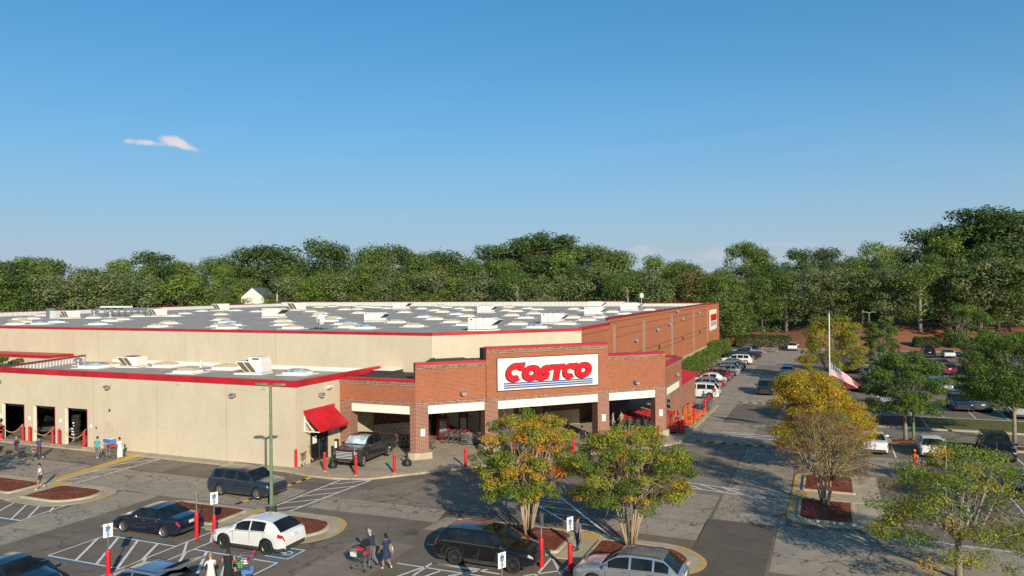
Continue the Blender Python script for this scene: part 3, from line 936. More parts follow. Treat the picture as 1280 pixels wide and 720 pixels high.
# small store sign far along the side wall
sg = strip_on((XB + 0.02, 146.5), (XB + 0.02, 155.8), 4.68, 8.57, 0.08, 0.05, 'cream_panel', 'side_sign_panel')
strip_on((XB + 0.02, 147.4), (XB + 0.02, 155.0), 6.45, 7.7, 0.16, -0.09, 'red_print', 'side_sign_red_field', sg)
for z in (6.05, 5.79, 5.52):
    strip_on((XB + 0.02, 147.4), (XB + 0.02, 154.7), z, z + 0.14, 0.12, -0.085, 'blue_print', 'side_sign_stripe', sg)
# roof, parapets
ZR, KR = 8.97, 0.885
part('roof', MB().prism([(-132.5, YA + 0.3), (A1[0], YA + 0.3), (XB - 0.3, 66.1), (XB - 0.3, YBK), (-132.5, YBK)], ZR - 0.2, ZR), MAT['roof_grey'])
def ribbed(p, q, z0, z1, name='parapet', cap='dark_red', step=0.45):
    """parapet of ribbed sheet metal seen from the roof side"""
    p, q = Vector(p), Vector(q)
    L = (q - p).length
    d = (q - p) / L; n = Vector((-d.y, d.x))
    w = part(name, MB().prism([p, q, q + n * 0.12, p + n * 0.12], z0, z1 - 0.12), MAT['parapet'])
    mbb = MB()
    k = int(L / step)
    for i in range(k):
        c = p + d * (i + 0.5) * L / k
        a, b = c - d * 0.07, c + d * 0.07
        mbb.prism([a - n * 0.05, b - n * 0.05, b + n * 0.002, a + n * 0.002], z0, z1 - 0.125)
    tag(part('rib', mbb, MAT['parapet'], w), kind='stuff')
    strip_on(p, q, z1 - 0.12, z1, 0.1, 0.2, cap, 'coping', w)
ribbed((-132.7, YBK), (-40.3, YBK), ZR, 10.12, step=0.9)
ribbed((-40.3, YBK), (XB - 0.3, YBK), ZR, 9.72, step=0.9)
ribbed((-132.6, 56.6), (-132.6, YBK - 0.2), ZR, 9.81, step=0.9)

# ---- service wing with the tyre bays
YT, XT0, XT1 = 44.6, -68.4, -35.75
BAYS = [(-67.9, -64.95), (-63.8, -61.05), (-59.85, -57.15)]
def front_wall_with_bays():
    xs_ = [XT0 - 0.0] + [v for b in BAYS for v in b] + [XT1]
    mbb = MB()
    for i in range(0, len(xs_), 2):
        mbb.box(xs_[i], xs_[i + 1], YT, YT + 0.2, 0.131, 6.0)
    for a, b in BAYS:
        mbb.box(a, b, YT, YT + 0.2, 3.25, 6.0)
    return part('wall', mbb, MAT['cmu'])
wT = front_wall_with_bays()
wall_seg((-90, 44.6), (XT0 - 0.02, 44.6), 0.131, 6.0, 0.35, 'cmu')
wTr = wall_seg((XT1, YT + 0.36), (XT1, YA), 0.131, 6.0, 0.35, 'cmu')
strip_on((-90, YT), (XT1 + 0.06, YT), 5.98, 6.42, 0.07, 0.25, 'red_metal', 'fascia')
strip_on((XT1, YT + 0.25), (XT1, YA - 0.05), 5.98, 6.42, 0.07, 0.25, 'red_metal', 'fascia')
ZT = 5.80                             # deck of the low roof, behind its parapet
part('roof', MB().prism([(-72.5, YT + 0.25), (XT1 - 0.36, YT + 0.25), (XT1 - 0.36, YA), (-72.5, YA)], ZT - 0.2, ZT), MAT['roof_grey'])
ribbed((-68.2, 44.95), (-71.8, 55.8), ZT, 6.5)
# strip of flashing where the wing roof meets the hall
strip_on((XT0 + 0.5, YA), (XT1 - 0.4, YA), ZT, ZT + 0.35, 0.04, 0.0, 'white_metal', 'flashing')
# low wing beyond, with its own red edge
part('wall', MB().box(-110, -73.5, 53.2, 55.9, 0, 6.3), MAT['cmu'])
strip_on((-110, 53.2), (-73.5, 53.2), 6.3, 6.58, 0.07, 2.6, 'red_metal', 'fascia')
# bay interiors: floor, back wall, side partitions, jambs, ceiling
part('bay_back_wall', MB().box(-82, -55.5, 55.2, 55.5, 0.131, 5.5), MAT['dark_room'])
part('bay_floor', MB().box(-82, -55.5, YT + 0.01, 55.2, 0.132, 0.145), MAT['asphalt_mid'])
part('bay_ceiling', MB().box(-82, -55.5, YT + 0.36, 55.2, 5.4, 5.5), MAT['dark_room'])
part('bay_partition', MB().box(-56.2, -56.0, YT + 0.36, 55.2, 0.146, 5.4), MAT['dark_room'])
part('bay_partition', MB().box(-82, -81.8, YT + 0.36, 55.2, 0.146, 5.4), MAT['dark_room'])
for a, b in BAYS:
    part('door_jamb', MB().box(b - 0.12, b - 0.001, YT + 0.03, YT + 0.4, 0.146, 3.24), MAT['dark_red'])
    part('door_jamb', MB().box(a + 0.001, a + 0.07, YT + 0.03, YT + 0.25, 0.146, 3.24), MAT['cream_panel'])
    part('rolled_door', MB().box(a + 0.13, b - 0.13, YT + 0.42, YT + 0.6, 3.0, 3.6), MAT['charcoal'])
    # safety rope sagging across the opening
    pts = []
    for k in range(9):
        t = k / 8
        pts.append((a + 0.1 + (b - a - 0.2) * t, YT - 0.12, 1.35 - 0.7 * (1 - (2 * t - 0.9) ** 2) * 0.9 + 0.05 * t))
    part('safety_rope', MB().tube(pts, 0.035, 5), MAT['gold_rope'])
# small fittings on the front wall
def wall_lamp(p, n, parent, s=1.0):
    n = Vector((*n, 0)); t = Vector((-n.y, n.x, 0)); p = Vector(p)
    mbb = MB()
    mbb.obox(p + n * 0.06 * s, n * 0.06 * s, t * 0.16 * s, Vector((0, 0, 0.12 * s)))
    mbb.add([p + n * 0.12 * s + t * a * 0.24 * s + Vector((0, 0, b * 0.13 * s)) for a, b in ((-1, 1), (1, 1), (1, -1), (-1, -1))] +
            [p + n * 0.42 * s + t * a * 0.20 * s + Vector((0, 0, b * 0.13 * s)) for a, b in ((-1, 0.6), (1, 0.6), (1, -0.5), (-1, -0.5))],
            [(3, 2, 1, 0), (4, 5, 6, 7), (0, 1, 5, 4), (1, 2, 6, 5), (2, 3, 7, 6), (3, 0, 4, 7)])
    mbb.obox(p + n * 0.28 * s + Vector((0, 0, -0.13 * s)), n * 0.1 * s, t * 0.14 * s, Vector((0, 0, 0.02)), 1)
    mbb.build('wall_lamp', [MAT['galv'], MAT['white_metal']], parent)
wall_lamp((-54.6, YT, 5.25), (0, -1), wT)
wall_lamp((-41.4, YT, 5.2), (0, -1), wT)
wall_lamp((-68.1, YT, 5.2), (0, -1), wT)
for x, z, w, h, m in [(-56.75, 1.75, 0.14, 0.25, 'sign_white'), (-56.1, 1.7, 0.12, 0.16, 'charcoal'), (-54.55, 3.2, 0.16, 0.2, 'charcoal'), (-64.3, 1.95, 0.22, 0.3, 'sign_white'), (-60.4, 1.95, 0.22, 0.3, 'sign_white'), (-68.1, 1.95, 0.2, 0.3, 'sign_white')]:
    part('wall_plate', MB().box(x - w / 2, x + w / 2, YT - 0.05, YT - 0.001, z, z + h), MAT[m], wT)
part('service_door', MB().box(-55.1, -54.0, YT - 0.02, YT + 0.01, 0.14, 2.4), MAT['cream_wall'], wT)
wall_lamp((XT1, 47.4, 5.1), (1, 0), wTr)
for x in (-56.4, -49.3, -42.2):
    part('control_joint', MB().box(x - 0.012, x + 0.012, YT - 0.006, YT + 0.01, 0.14, 5.97), MAT['pilaster'], wT)
for x in (-118, -106, -94, -82, -70, -58, -47):
    part('control_joint', MB().box(x - 0.014, x + 0.014, YA - 0.006, YA + 0.01, 6.0, 9.1), MAT['pilaster'], wA)
for x, y0 in ((-47.0, 0.14), (-38.6, 0.14)):
    part('overflow_scupper', MB().box(x - 0.18, x + 0.18, YT - 0.10, YT - 0.001, 5.72, 5.93), MAT['cream_wall'], wT)
part('camera_bracket', MB().box(XT1, XT1 + 0.35, 48.2, 48.4, 5.45, 5.55).box(XT1 + 0.2, XT1 + 0.45, 48.15, 48.5, 5.55, 5.7), MAT['white_metal'], wTr)
# awning over the side door of the wing
aw = part('awning', MB().add([(XT1 + 0.02, 45.55, 4.0), (XT1 + 0.02, 49.15, 4.0), (XT1 + 1.45, 49.15, 2.75), (XT1 + 1.45, 45.55, 2.75),
                              (XT1 + 0.02, 45.55, 3.86), (XT1 + 0.02, 49.15, 3.86), (XT1 + 1.45, 49.15, 2.6), (XT1 + 1.45, 45.55, 2.6)],
                             [(0, 3, 2, 1), (4, 5, 6, 7), (0, 1, 5, 4), (1, 2, 6, 5), (2, 3, 7, 6), (3, 0, 4, 7)]), MAT['red_metal'])
for k in range(7):
    y = 45.8 + k * 0.52
    part('awning_rib', MB().bar((XT1 + 0.05, y, 4.0), (XT1 + 1.44, y, 2.78), 0.05, 0.05), MAT['red_metal'], aw)
part('awning_cap', MB().box(XT1 + 0.01, XT1 + 0.12, 45.5, 49.2, 3.95, 4.15), MAT['red_metal'], aw)
for y in (45.6, 49.1):
    part('awning_bracket', MB().bar((XT1 + 0.05, y, 2.6), (XT1 + 1.35, y, 2.62), 0.07).bar((XT1 + 0.05, y, 3.7), (XT1 + 0.05, y, 2.6), 0.07).bar((XT1 + 0.08, y, 3.4), (XT1 + 0.9, y, 2.66), 0.06), MAT['white_metal'], aw)
dr = part('side_door', MB().box(XT1 - 0.02, XT1 + 0.03, 46.3, 48.3, 0.14, 2.45), MAT['door_glass'])
for y in (46.3, 47.3, 48.3):
    part('door_frame', MB().box(XT1 + 0.031, XT1 + 0.07, y - 0.05, y + 0.05, 0.14, 2.45), MAT['charcoal'], dr)
part('door_notice', MB().box(XT1 + 0.031, XT1 + 0.045, 46.5, 47.0, 1.5, 2.05), MAT['sign_white'], dr)
part('door_handle', MB().box(XT1 + 0.07, XT1 + 0.12, 47.45, 47.5, 0.9, 1.5), MAT['chrome'], dr)

# ---- portico: left bay (along x), three bays at 45 degrees, one bay along y
P0, P1 = Vector((XT1 + 0.05, 50.0)), Vector((-28.87, 50.0))
CP = lambda x: Vector((x, x + 78.87))           # point on the 45 degree face
P5 = CP(-13.08)
P6 = Vector((-13.08, 73.7))
ZB0, ZB1 = 3.50, 4.15                            # cream lintel panels
def brick_bay(p, q, top, pier0, pier1, back=0.5):
    """upper brick wall, bands, coping and lintel of one bay from p to q"""
    p, q = Vector(p), Vector(q)
    d = (q - p).normalized(); n = Vector((-d.y, d.x))
    w = wall_seg(p, q, ZB1, top - 0.16, back, 'brick_face')
    strip_on(p, q, top - 0.16, top, 0.10, back + 0.05, 'red_metal', 'coping', w)
    strip_on(p, q, top - 0.52, top - 0.36, 0.03, 0.02, 'brick_band', 'brick_band', w)
    strip_on(p, q, top - 0.36, top - 0.17, 0.06, 0.02, 'brick_band', 'brick_band', w)
    strip_on(p, q, ZB1, ZB1 + 0.30, 0.02, 0.02, 'brick_band', 'brick_band', w)
    a, b = p + d * pier0, q - d * pier1
    strip_on(a, b, ZB0, ZB1, -0.04, back, 'cream_panel', 'lintel_panel', w)
    return w
brick_bay(P0, P1, 6.15, 1.05, 0.45)
w2 = brick_bay(P1, CP(-24.84), 7.42, 1.0, 0.02)
w3 = brick_bay(CP(-24.84) + Vector((S2, -S2)) * 0.12, CP(-17.16) + Vector((S2, -S2)) * 0.12, 8.42, 0.95, 0.95, 0.62)
w4 = brick_bay(CP(-17.16), P5, 7.42, 0.02, 1.05)
w5 = brick_bay(P5, P6, 6.28, 0.02, 1.15)
def pier(c, ax, hx, hy, z1=ZB1, plinth=True, name='pier'):
    ay = (-ax[1], ax[0])
    w = part(name, MB().rbox(c, ax, ay, hx, hy, 0.132, z1), MAT['brick_pier'])
    if plinth: part('plinth', MB().rbox(c, ax, ay, hx + 0.17, hy + 0.17, 0.131, 0.62), MAT['concrete'], w)
    return w
dC = (S2, S2)
nC = Vector((-S2, S2))                 # into the building
pier(P0 + Vector((0.5, 0.45)), (1, 0), 0.5, 0.45)
def corner_pier(corner, d1, d2, l1, l2, th=0.75):
    """pier that follows the two faces meeting at a corner"""
    d1, d2 = Vector(d1), Vector(d2)
    n1, n2 = Vector((-d1.y, d1.x)), Vector((-d2.y, d2.x))
    a, b = corner + d1 * l1, corner + d2 * l2
    s1 = 1 if l1 > 0 else -1
    inner = corner + (n1 + n2).normalized() * th * 1.08
    pts = [a, corner, b, b + n2 * th, inner, a + n1 * th]
    w = part('pier', MB().prism(pts, 0.132, ZB1 + 0.002), MAT['brick_pier'])
    c = sum(pts, Vector((0, 0))) / len(pts)
    part('plinth', MB().prism([c + (p - c) * 1.22 + (p - c).normalized() * 0.12 for p in pts], 0.131, 0.62), MAT['concrete'], w)
corner_pier(P1, (1, 0), dC, -0.5, 1.0)
pier(CP(-24.84) + Vector(dC) * 0.42 + nC * 0.42, dC, 0.55, 0.5)
pier(CP(-17.16) - Vector(dC) * 0.42 + nC * 0.42, dC, 0.55, 0.5)
corner_pier(P5, dC, (0, 1), -1.05, 0.55)
pier(P6 + Vector((-0.45, -0.55)), (0, 1), 0.6, 0.45)
# small notices on the piers
for c, d in ((P1 + Vector(dC) * 0.55, dC), (CP(-17.16) - Vector(dC) * 0.42, dC), (P5 - Vector(dC) * 0.5, dC)):
    c = c - nC * (0.10 if c.x > -20 and c.x < -15 else 0.02)
    part('notice', MB().rbox(c, d, (-d[1], d[0]), 0.17, 0.015, 1.85, 2.4), MAT['sign_white'])
# corbel lamp boxes on the brick
wall_lamp((*(CP(-26.2)), 4.95), (S2, -S2), w2, 1.0)
wall_lamp((*(CP(-15.2)), 4.95), (S2, -S2), w4, 1.0)
wall_lamp((-13.08, 70.5, 5.0), (1, 0), w5, 1.0)
# portico roofs and inner faces
part('roof', MB().prism([P0 + Vector((0.1, 0.4)), P1 + Vector((0, 0.4)), Vector((-30.6, YA - 0.02)), Vector((P0.x + 0.1, YA - 0.02))], 5.75, 5.98), MAT['roof_dark'])
def back_quad(x0, x1, dep):
    a, b = CP(x0) + nC * 0.45, CP(x1) + nC * 0.45
    return [a, b, b + nC * dep, a + nC * dep]
RB2 = (A1[0] + 0.02, A1[1] - 0.1)
part('roof', MB().prism([P1 + Vector((0.3, 0.5)), CP(-24.9) + nC * 0.4, CP(-24.9) + nC * 5.4, Vector(RB2) + Vector((0.2, 0))], 6.95, 7.2), MAT['roof_dark'])
wr_ = wall_seg(RB2, P1 + Vector((0.2, 0.5)), 5.4, 7.22, 0.25, 'brick_face', 'parapet_return')
strip_on(RB2, P1 + Vector((0.2, 0.52)), 7.22, 7.27, 0.03, 0.28, 'charcoal', 'coping', wr_)
part('roof', MB().prism(back_quad(-24.6, -17.4, 0.9), 7.7, 7.95), MAT['roof_dark'])
part('roof', MB().prism(back_quad(-17.1, -13.6, 4.6), 6.75, 7.0), MAT['roof_dark'])
part('roof', MB().prism([(-20.6, 66.2), (-13.5, 66.2), (-13.5, 73.6), (-20.6, 73.6)], 5.45, 5.7), MAT['roof_dark'])
wall_seg(CP(-24.84) + nC * 1.4, CP(-24.84) + nC * 0.52, 7.0, 8.3, 0.3, 'roof_dark', 'parapet_return')
wall_seg(CP(-17.16) + nC * 0.52, CP(-17.16) + nC * 1.6, 7.0, 8.3, 0.3, 'roof_dark', 'parapet_return')
part('roof', MB().prism([CP(-24.8) + nC * 1.6, CP(-17.2) + nC * 1.6, CP(-17.2) + nC * 5.4, CP(-24.8) + nC * 5.4], 6.9, 7.1), MAT['roof_dark'])
strip_on((-13.5, 73.7), (-20.6, 73.7), 4.2, 6.26, 0.0, 0.4, 'brick_face', 'wall')
strip_on((-13.5, 73.7), (-20.6, 73.7), 6.26, 6.4, 0.05, 0.45, 'red_metal', 'coping')
# dark soffit under the portico and its back walls
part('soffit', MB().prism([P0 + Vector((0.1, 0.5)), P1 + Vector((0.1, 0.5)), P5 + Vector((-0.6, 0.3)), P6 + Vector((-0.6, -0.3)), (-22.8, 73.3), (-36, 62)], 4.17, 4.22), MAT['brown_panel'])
D = 8.3
B0, B1 = CP(-31.0) + nC * D, CP(-14.5) + nC * D
wb = wall_seg(CP(-30.2) + nC * D, CP(-16.0) + nC * D, 0.131, 1.5, 0.2, 'cream_wall', 'portico_back_wall')
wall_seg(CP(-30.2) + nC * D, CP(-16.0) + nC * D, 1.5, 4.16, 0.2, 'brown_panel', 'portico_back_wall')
wall_seg((-35.3, 57.6), CP(-30.2) + nC * D, 0.131, 1.7, 0.2, 'cream_wall', 'portico_back_wall')
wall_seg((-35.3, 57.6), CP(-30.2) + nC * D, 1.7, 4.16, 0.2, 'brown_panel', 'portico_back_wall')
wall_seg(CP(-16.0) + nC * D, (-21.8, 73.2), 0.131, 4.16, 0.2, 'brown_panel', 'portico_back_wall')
def on_back(x, w, z0, z1, m, name, proud=0.03, parent=None, off=0.0):
    c = CP(x) + nC * (D - proud - off)
    return part(name, MB().rbox(c, dC, nC, w / 2, 0.025, z0, z1), MAT[m], parent or wb)
for x, w in ((-25.4, 2.6), (-23.1, 2.4), (-19.3, 1.9)):
    d_ = on_back(x, w, 0.15, 3.3, 'door_glass', 'entrance_door')
    for s in (-0.5, 0.0, 0.5):
        on_back(x + s * w * S2, 0.12, 0.15, 3.3, 'charcoal', 'door_frame', 0.07, d_)
on_back(-28.2, 1.2, 2.35, 3.3, 'sign_white', 'notice_board')
on_back(-29.3, 0.6, 2.6, 3.3, 'sign_white', 'notice_board')
on_back(-21.3, 1.5, 1.52, 3.9, 'cream_wall', 'wall_pane')
on_back(-18.2, 1.6, 0.14, 1.2, 'cream_wall', 'counter_front', 0.5)
on_back(-34.0 + 1.2, 0.02, 0.2, 0.3, 'charcoal', 'door_frame')
part('back_door', MB().box(-33.2, -32.0, 57.53, 57.585, 0.14, 3.0), MAT['door_glass'])
part('wall_box', MB().box(-34.4, -33.7, 57.4, 57.585, 2.3, 3.1), MAT['parapet'])
# side canopy with red sloping roof on brick columns, beyond the portico
cv = part('side_canopy_roof', MB().add([(-20.6, 73.75, 5.1), (-20.6, 83.0, 5.1), (-13.0, 83.0, 3.75), (-13.0, 73.75, 3.75),
                                        (-20.6, 73.75, 4.9), (-20.6, 83.0, 4.9), (-13.0, 83.0, 3.5), (-13.0, 73.75, 3.5)],
                                       [(0, 3, 2, 1), (4, 5, 6, 7), (0, 1, 5, 4), (1, 2, 6, 5), (2, 3, 7, 6), (3, 0, 4, 7)]), MAT['red_metal'])
for k in range(12):
    y = 74.1 + k * 0.78
    part('standing_seam', MB().bar((-20.6, y, 5.1), (-13.02, y, 3.775), 0.04, 0.05), MAT['red_metal'], cv)
for y in (76.2, 79.4, 82.4):
    pier((-13.7, y), (0, 1), 0.5, 0.45, 3.55, False, 'canopy_pier')
part('canopy_back_wall', MB().box(-20.66, -20.5, 75.0, 83.0, 0.132, 4.8), MAT['brown_panel'])

# ---- the big sign
nF = Vector((S2, -S2))
def on_face(x_along, z, proud):
    """point on the sign face: distance along from sign centre, height"""
    c = CP(-21.0) + nF * (0.12 + proud) + Vector(dC) * x_along
    return Vector((c.x, c.y, z))
sgn = part('sign_panel', MB().rbox(CP(-21.02) + nF * 0.16, dC, (-S2, S2), 4.48, 0.05, 4.96, 7.48), MAT['cream_panel'])
part('sign_frame', MB().rbox(CP(-21.02) + nF * 0.145, dC, (-S2, S2), 4.55, 0.03, 4.89, 7.55), MAT['charcoal'], sgn)
def extr(poly_rows, z_off, depth, m, name, parent):
    pass
def arc(cx, cy, rx, ry, a0, a1, n):
    return [(cx + rx * cos(a0 + (a1 - a0) * i / n), cy + ry * sin(a0 + (a1 - a0) * i / n)) for i in range(n + 1)]
def letter_solid(outer, inner, x0, shear, name, m, grow=0.0, proud0=0.10, proud1=0.24):
    """extruded letter from an outline and an optional hole with the same vertex count"""
    def P(p, pr):
        x, z = p
        return on_face(x0 + x + (z) * shear, 5.58 + z, pr)
    mbb = MB()
    if inner is None:
        n = len(outer)
        vs_ = [P(p, proud0) for p in outer] + [P(p, proud1) for p in outer]
        fs = [tuple(range(n, 2 * n))] + [(i, (i + 1) % n, n + (i + 1) % n, n + i) for i in range(n)]
    else:
        n = len(outer)
        closed = len(outer) == len(inner)
        vs_ = [P(p, proud1) for p in outer] + [P(p, proud1) for p in inner] + [P(p, proud0) for p in outer] + [P(p, proud0) for p in inner]
        fs = []
        for i in range(n):
            j = (i + 1) % n
            fs += [(i, j, n + j, n + i), (2 * n + i, 2 * n + j, j, i), (n + i, n + j, 3 * n + j, 3 * n + i)]
    mbb.add(vs_, fs)
    me = mbb.mesh(name, uv=False)
    bm = bmesh.new(); bm.from_mesh(me)
    bmesh.ops.recalc_face_normals(bm, faces=bm.faces)
    bmesh.ops.triangulate(bm, faces=[f for f in bm.faces if len(f.verts) > 4])
    bm.to_mesh(me); bm.free()
    return mobj(name, me, MAT[m], sgn)
def ring_letter(x0, w, h, hole_w, hole_h, z0, shear, gap=None, name='sign_letter'):
    """fat O; with gap=(a0,a1) an opening to the right makes it a C"""
    n = 36
    cx, cz = w / 2, z0 + h / 2
    for (m, g, p0, p1) in (('charcoal', 0.06, 0.09, 0.13), ('red_print', 0.0, 0.14, 0.26)):
        out, inn = [], []
        if gap is None:
            for i in range(n):
                a = 2 * pi * i / n
                out.append((cx + (w / 2 + g) * cos(a), cz + (h / 2 + g) * sin(a)))
                inn.append((cx + (hole_w / 2 - g) * cos(a), cz + (hole_h / 2 - g) * sin(a)))
            letter_solid(out, inn, x0, shear, name if g == 0 else 'sign_letter_edge', m, 0, p0, p1)
        else:
            a0, a1 = gap
            o = [(cx + (w / 2 + g) * cos(a0 + (a1 - a0) * i / n), cz + (h / 2 + g) * sin(a0 + (a1 - a0) * i / n)) for i in range(n + 1)]
            ii = [(cx + (hole_w / 2 - g) * cos(a0 + (a1 - a0) * i / n), cz + (hole_h / 2 - g) * sin(a0 + (a1 - a0) * i / n)) for i in range(n + 1)]
            tip0 = [(cx + w * 0.44 + g, cz + h * 0.5 + g), (cx + w * 0.44 + g, cz + h * 0.08 - g)]
            o = [q for q in o if q[1] < cz + h * 0.5 + g - 0.001 or q[0] < cx + w * 0.3]
            top_i = next(i for i, q in enumerate(o) if q[0] < cx + w * 0.12)
            letter_solid(tip0[:1] + o[top_i:] + ii[::-1] + tip0[1:], None, x0, shear, name if g == 0 else 'sign_letter_edge', m, 0, p0, p1)
SH = 0.20
ring_letter(-3.98, 1.6, 1.46, 0.74, 0.58, 0.02, SH, (0.55, 5.35))
ring_letter(-2.55, 1.62, 1.22, 0.50, 0.42, 0.02, SH)
# S: thick polyline
def stroke_letter(pts, x0, th, shear, name='sign_letter'):
    pts = [Vector(p) for p in pts]
    for (m, g, p0, p1) in (('charcoal', 0.05, 0.085, 0.125), ('red_print', 0.0, 0.135, 0.255)):
        L, R = [], []
        for i, p in enumerate(pts):
            d = (pts[min(i + 1, len(pts) - 1)] - pts[max(i - 1, 0)]).normalized()
            nn = Vector((-d.y, d.x))
            t = th[i] / 2 + g
            e = d * (g if i == len(pts) - 1 else (-g if i == 0 else 0))
            L.append(tuple(p + nn * t + e)); R.append(tuple(p - nn * t + e))
        letter_solid(L + R[::-1], None, x0, shear, name if g == 0 else 'sign_letter_edge', m, 0, p0, p1)
stroke_letter([(1.14, 0.93), (0.95, 1.00), (0.66, 1.02), (0.42, 0.95), (0.36, 0.80), (0.50, 0.68), (0.74, 0.58), (0.90, 0.44), (0.82, 0.27), (0.55, 0.20), (0.28, 0.21), (0.02, 0.28)],
              -1.18, [0.36, 0.40, 0.36, 0.36, 0.40, 0.42, 0.42, 0.40, 0.38, 0.38, 0.40, 0.42], SH)
for (m, g, p0, p1) in (('charcoal', 0.05, 0.08, 0.12), ('red_print', 0.0, 0.13, 0.25)):
    letter_solid([(0.30 - g, 0.02 - g), (0.80 + g, 0.02 - g), (0.80 + g, 0.88 - g), (1.16 + g, 0.80 - g), (1.16 + g, 1.22 + g), (-0.06 - g, 1.22 + g), (-0.06 - g, 0.80 - g), (0.30 - g, 0.88 - g)],
                 None, -0.02, SH, 'sign_letter' if g == 0 else 'sign_letter_edge', m, 0, p0, p1)
ring_letter(1.04, 1.34, 1.22, 0.60, 0.48, 0.02, SH, (0.55, 5.35))
ring_letter(2.16, 1.52, 1.26, 0.50, 0.42, 0.02, SH)
for z in (5.47, 5.30, 5.13):
    a, b = on_face(-4.0, z, 0.07), on_face(3.95, z, 0.07)
    mbb = MB()
    mbb.bar(a, b, 0.05, 0.125)
    part('sign_stripe', mbb, MAT['blue_print'], sgn)

# ------------------------------------------------------------------ roof plant
def make_unit():
    """packaged rooftop air unit with sloping intake hood, local x = length"""
    r = thing('rooftop_unit', 'white rooftop air unit', 'air unit')
    r2 = MB().box(-1.5, 1.5, -1.05, 1.05, 0.0, 0.16)
    r2.build('kerb_frame', MAT['white_metal'], r)
    MB().box(-1.45, 1.2, -1.0, 1.0, 0.25, 1.75).build('cabinet', MAT['white_metal'], r)
    mbb = MB()
    for k in range(6):
        mbb.box(-1.3 + k * 0.45, -1.15 + k * 0.45, -0.95, 0.95, 0.16, 0.25)
    mbb.build('rail', MAT['galv'], r)
    for x in (-0.55, 0.35):
        MB().box(x - 0.012, x + 0.012, -1.012, -1.0, 0.3, 1.7).build('panel_seam', MAT['galv'], r)
    MB().box(-1.2, -0.95, -1.014, -1.0, 1.45, 1.6).build('badge', MAT['charcoal'], r)
    hood = MB().add([(1.2, -0.9, 1.7), (1.2, 0.9, 1.7), (2.1, 0.9, 1.45), (2.1, -0.9, 1.45), (1.2, -0.9, 0.7), (1.2, 0.9, 0.7)],
                    [(0, 3, 2, 1), (0, 4, 3), (1, 2, 5), (0, 1, 5, 4)])
    hood.build('intake_hood', MAT['white_metal'], r)
    MB().add([(1.22, -0.86, 0.74), (2.08, -0.86, 1.44), (2.08, 0.86, 1.44), (1.22, 0.86, 0.74)], [(0, 1, 2, 3)]).build('intake_filter', MAT['charcoal'], r)
    MB().cyl((-0.6, 0, 1.75), (-0.6, 0, 1.85), 0.55, 0.5, 16).build('fan_guard', MAT['galv'], r)
    MB().cyl((0.4, 0, 1.75), (0.4, 0, 1.85), 0.55, 0.5, 16).build('fan_guard', MAT['galv'], r)
    return r
def make_unit_louvre():
    """older unit seen from its intake end: slanted twin filters"""
    r = thing('rooftop_unit', 'white rooftop air unit', 'air unit')
    MB().box(-1.6, 1.4, -1.0, 1.0, 0.0, 0.18).build('kerb_frame', MAT['white_metal'], r)
    MB().add([(-1.5, -0.9, 1.7), (-1.5, 0.9, 1.7), (1.3, 0.9, 1.75), (1.3, -0.9, 1.75), (-0.5, -0.9, 0.25), (-0.5, 0.9, 0.25), (1.3, 0.9, 0.25), (1.3, -0.9, 0.25)],
             [(0, 3, 2, 1), (4, 5, 6, 7), (1, 2, 6, 5), (2, 3, 7, 6), (0, 4, 7, 3), (0, 1, 5, 4)]).build('cabinet', MAT['white_metal'], r)
    # slanted end split in two filters
    for a, b in ((-0.82, -0.05), (0.05, 0.82)):
        MB().add([(-1.46 + 0.0, a, 1.62), (-1.46, b, 1.62), (-0.56, b, 0.32), (-0.56, a, 0.32)], [(0, 1, 2, 3)]).build('intake_filter', MAT['filter'], r)
    MB().add([(-1.35, -0.93, 1.6), (-0.70, -0.93, 1.6), (0.10, -0.93, 0.35), (-0.45, -0.93, 0.35)], [(0, 3, 2, 1)]).build('intake_filter', MAT['filter'], r)
    MB().add([(-0.58, -0.93, 1.6), (0.0, -0.93, 1.6), (0.75, -0.93, 0.35), (0.22, -0.93, 0.35)], [(0, 3, 2, 1)]).build('intake_filter', MAT['filter'], r)
    MB().box(-0.6, 0.6, -0.5, 0.5, 1.75, 1.83).build('fan_guard', MAT['charcoal'], r)
    return r
uA, uB = make_unit(), make_unit_louvre()
units = [(uA, 605, 413, 1.0, 'white rooftop unit nearest the front roof corner'), (uA, 692, 404, 0.95, 'white rooftop unit above the sign, second from the brick side'),
         (uA, 470, 402, 0.95, 'white rooftop unit in the middle of the big roof, right of the dish'), (uA, 608, 391, 1.0, 'white rooftop unit behind the nearest one'),
         (uA, 743, 394, 1.0, 'white rooftop unit close to the brick side wall'), (uA, 788, 388.5, 1.15, 'white rooftop unit farthest along the brick side wall'),
         (uA, 745, 385.5, 1.1, 'pale rooftop unit half hidden behind another near the brick side'), (uA, 343, 397, 1.15, 'white rooftop unit left of the dish on the big roof'),
         (uA, 502, 386.5, 1.15, 'white rooftop unit at the back of the big roof, middle'),
         (uB, 371, 388, 1.3, 'white rooftop unit with brown slanted filters at the back, third from left'), (uB, 276, 388.5, 1.2, 'white rooftop unit with brown slanted filters at the back, right of the duct frame'),
         (uB, 197, 395.5, 1.05, 'white rooftop unit with brown slanted filters beside the duct frame'), (uB, 88, 398, 1.0, 'white rooftop unit with brown slanted filters, leftmost on the big roof')]
usedu = set()
for proto, px, py, s, lab in units:
    p = G(px, py, ZR)
    o = proto if proto.name not in usedu else copy_tree(proto)
    usedu.add(proto.name)
    o.location = p; o.scale = (s * KR, s * KR, s * 0.8 * KR); o['label'] = lab; o['group'] = 'air units on the big roof'
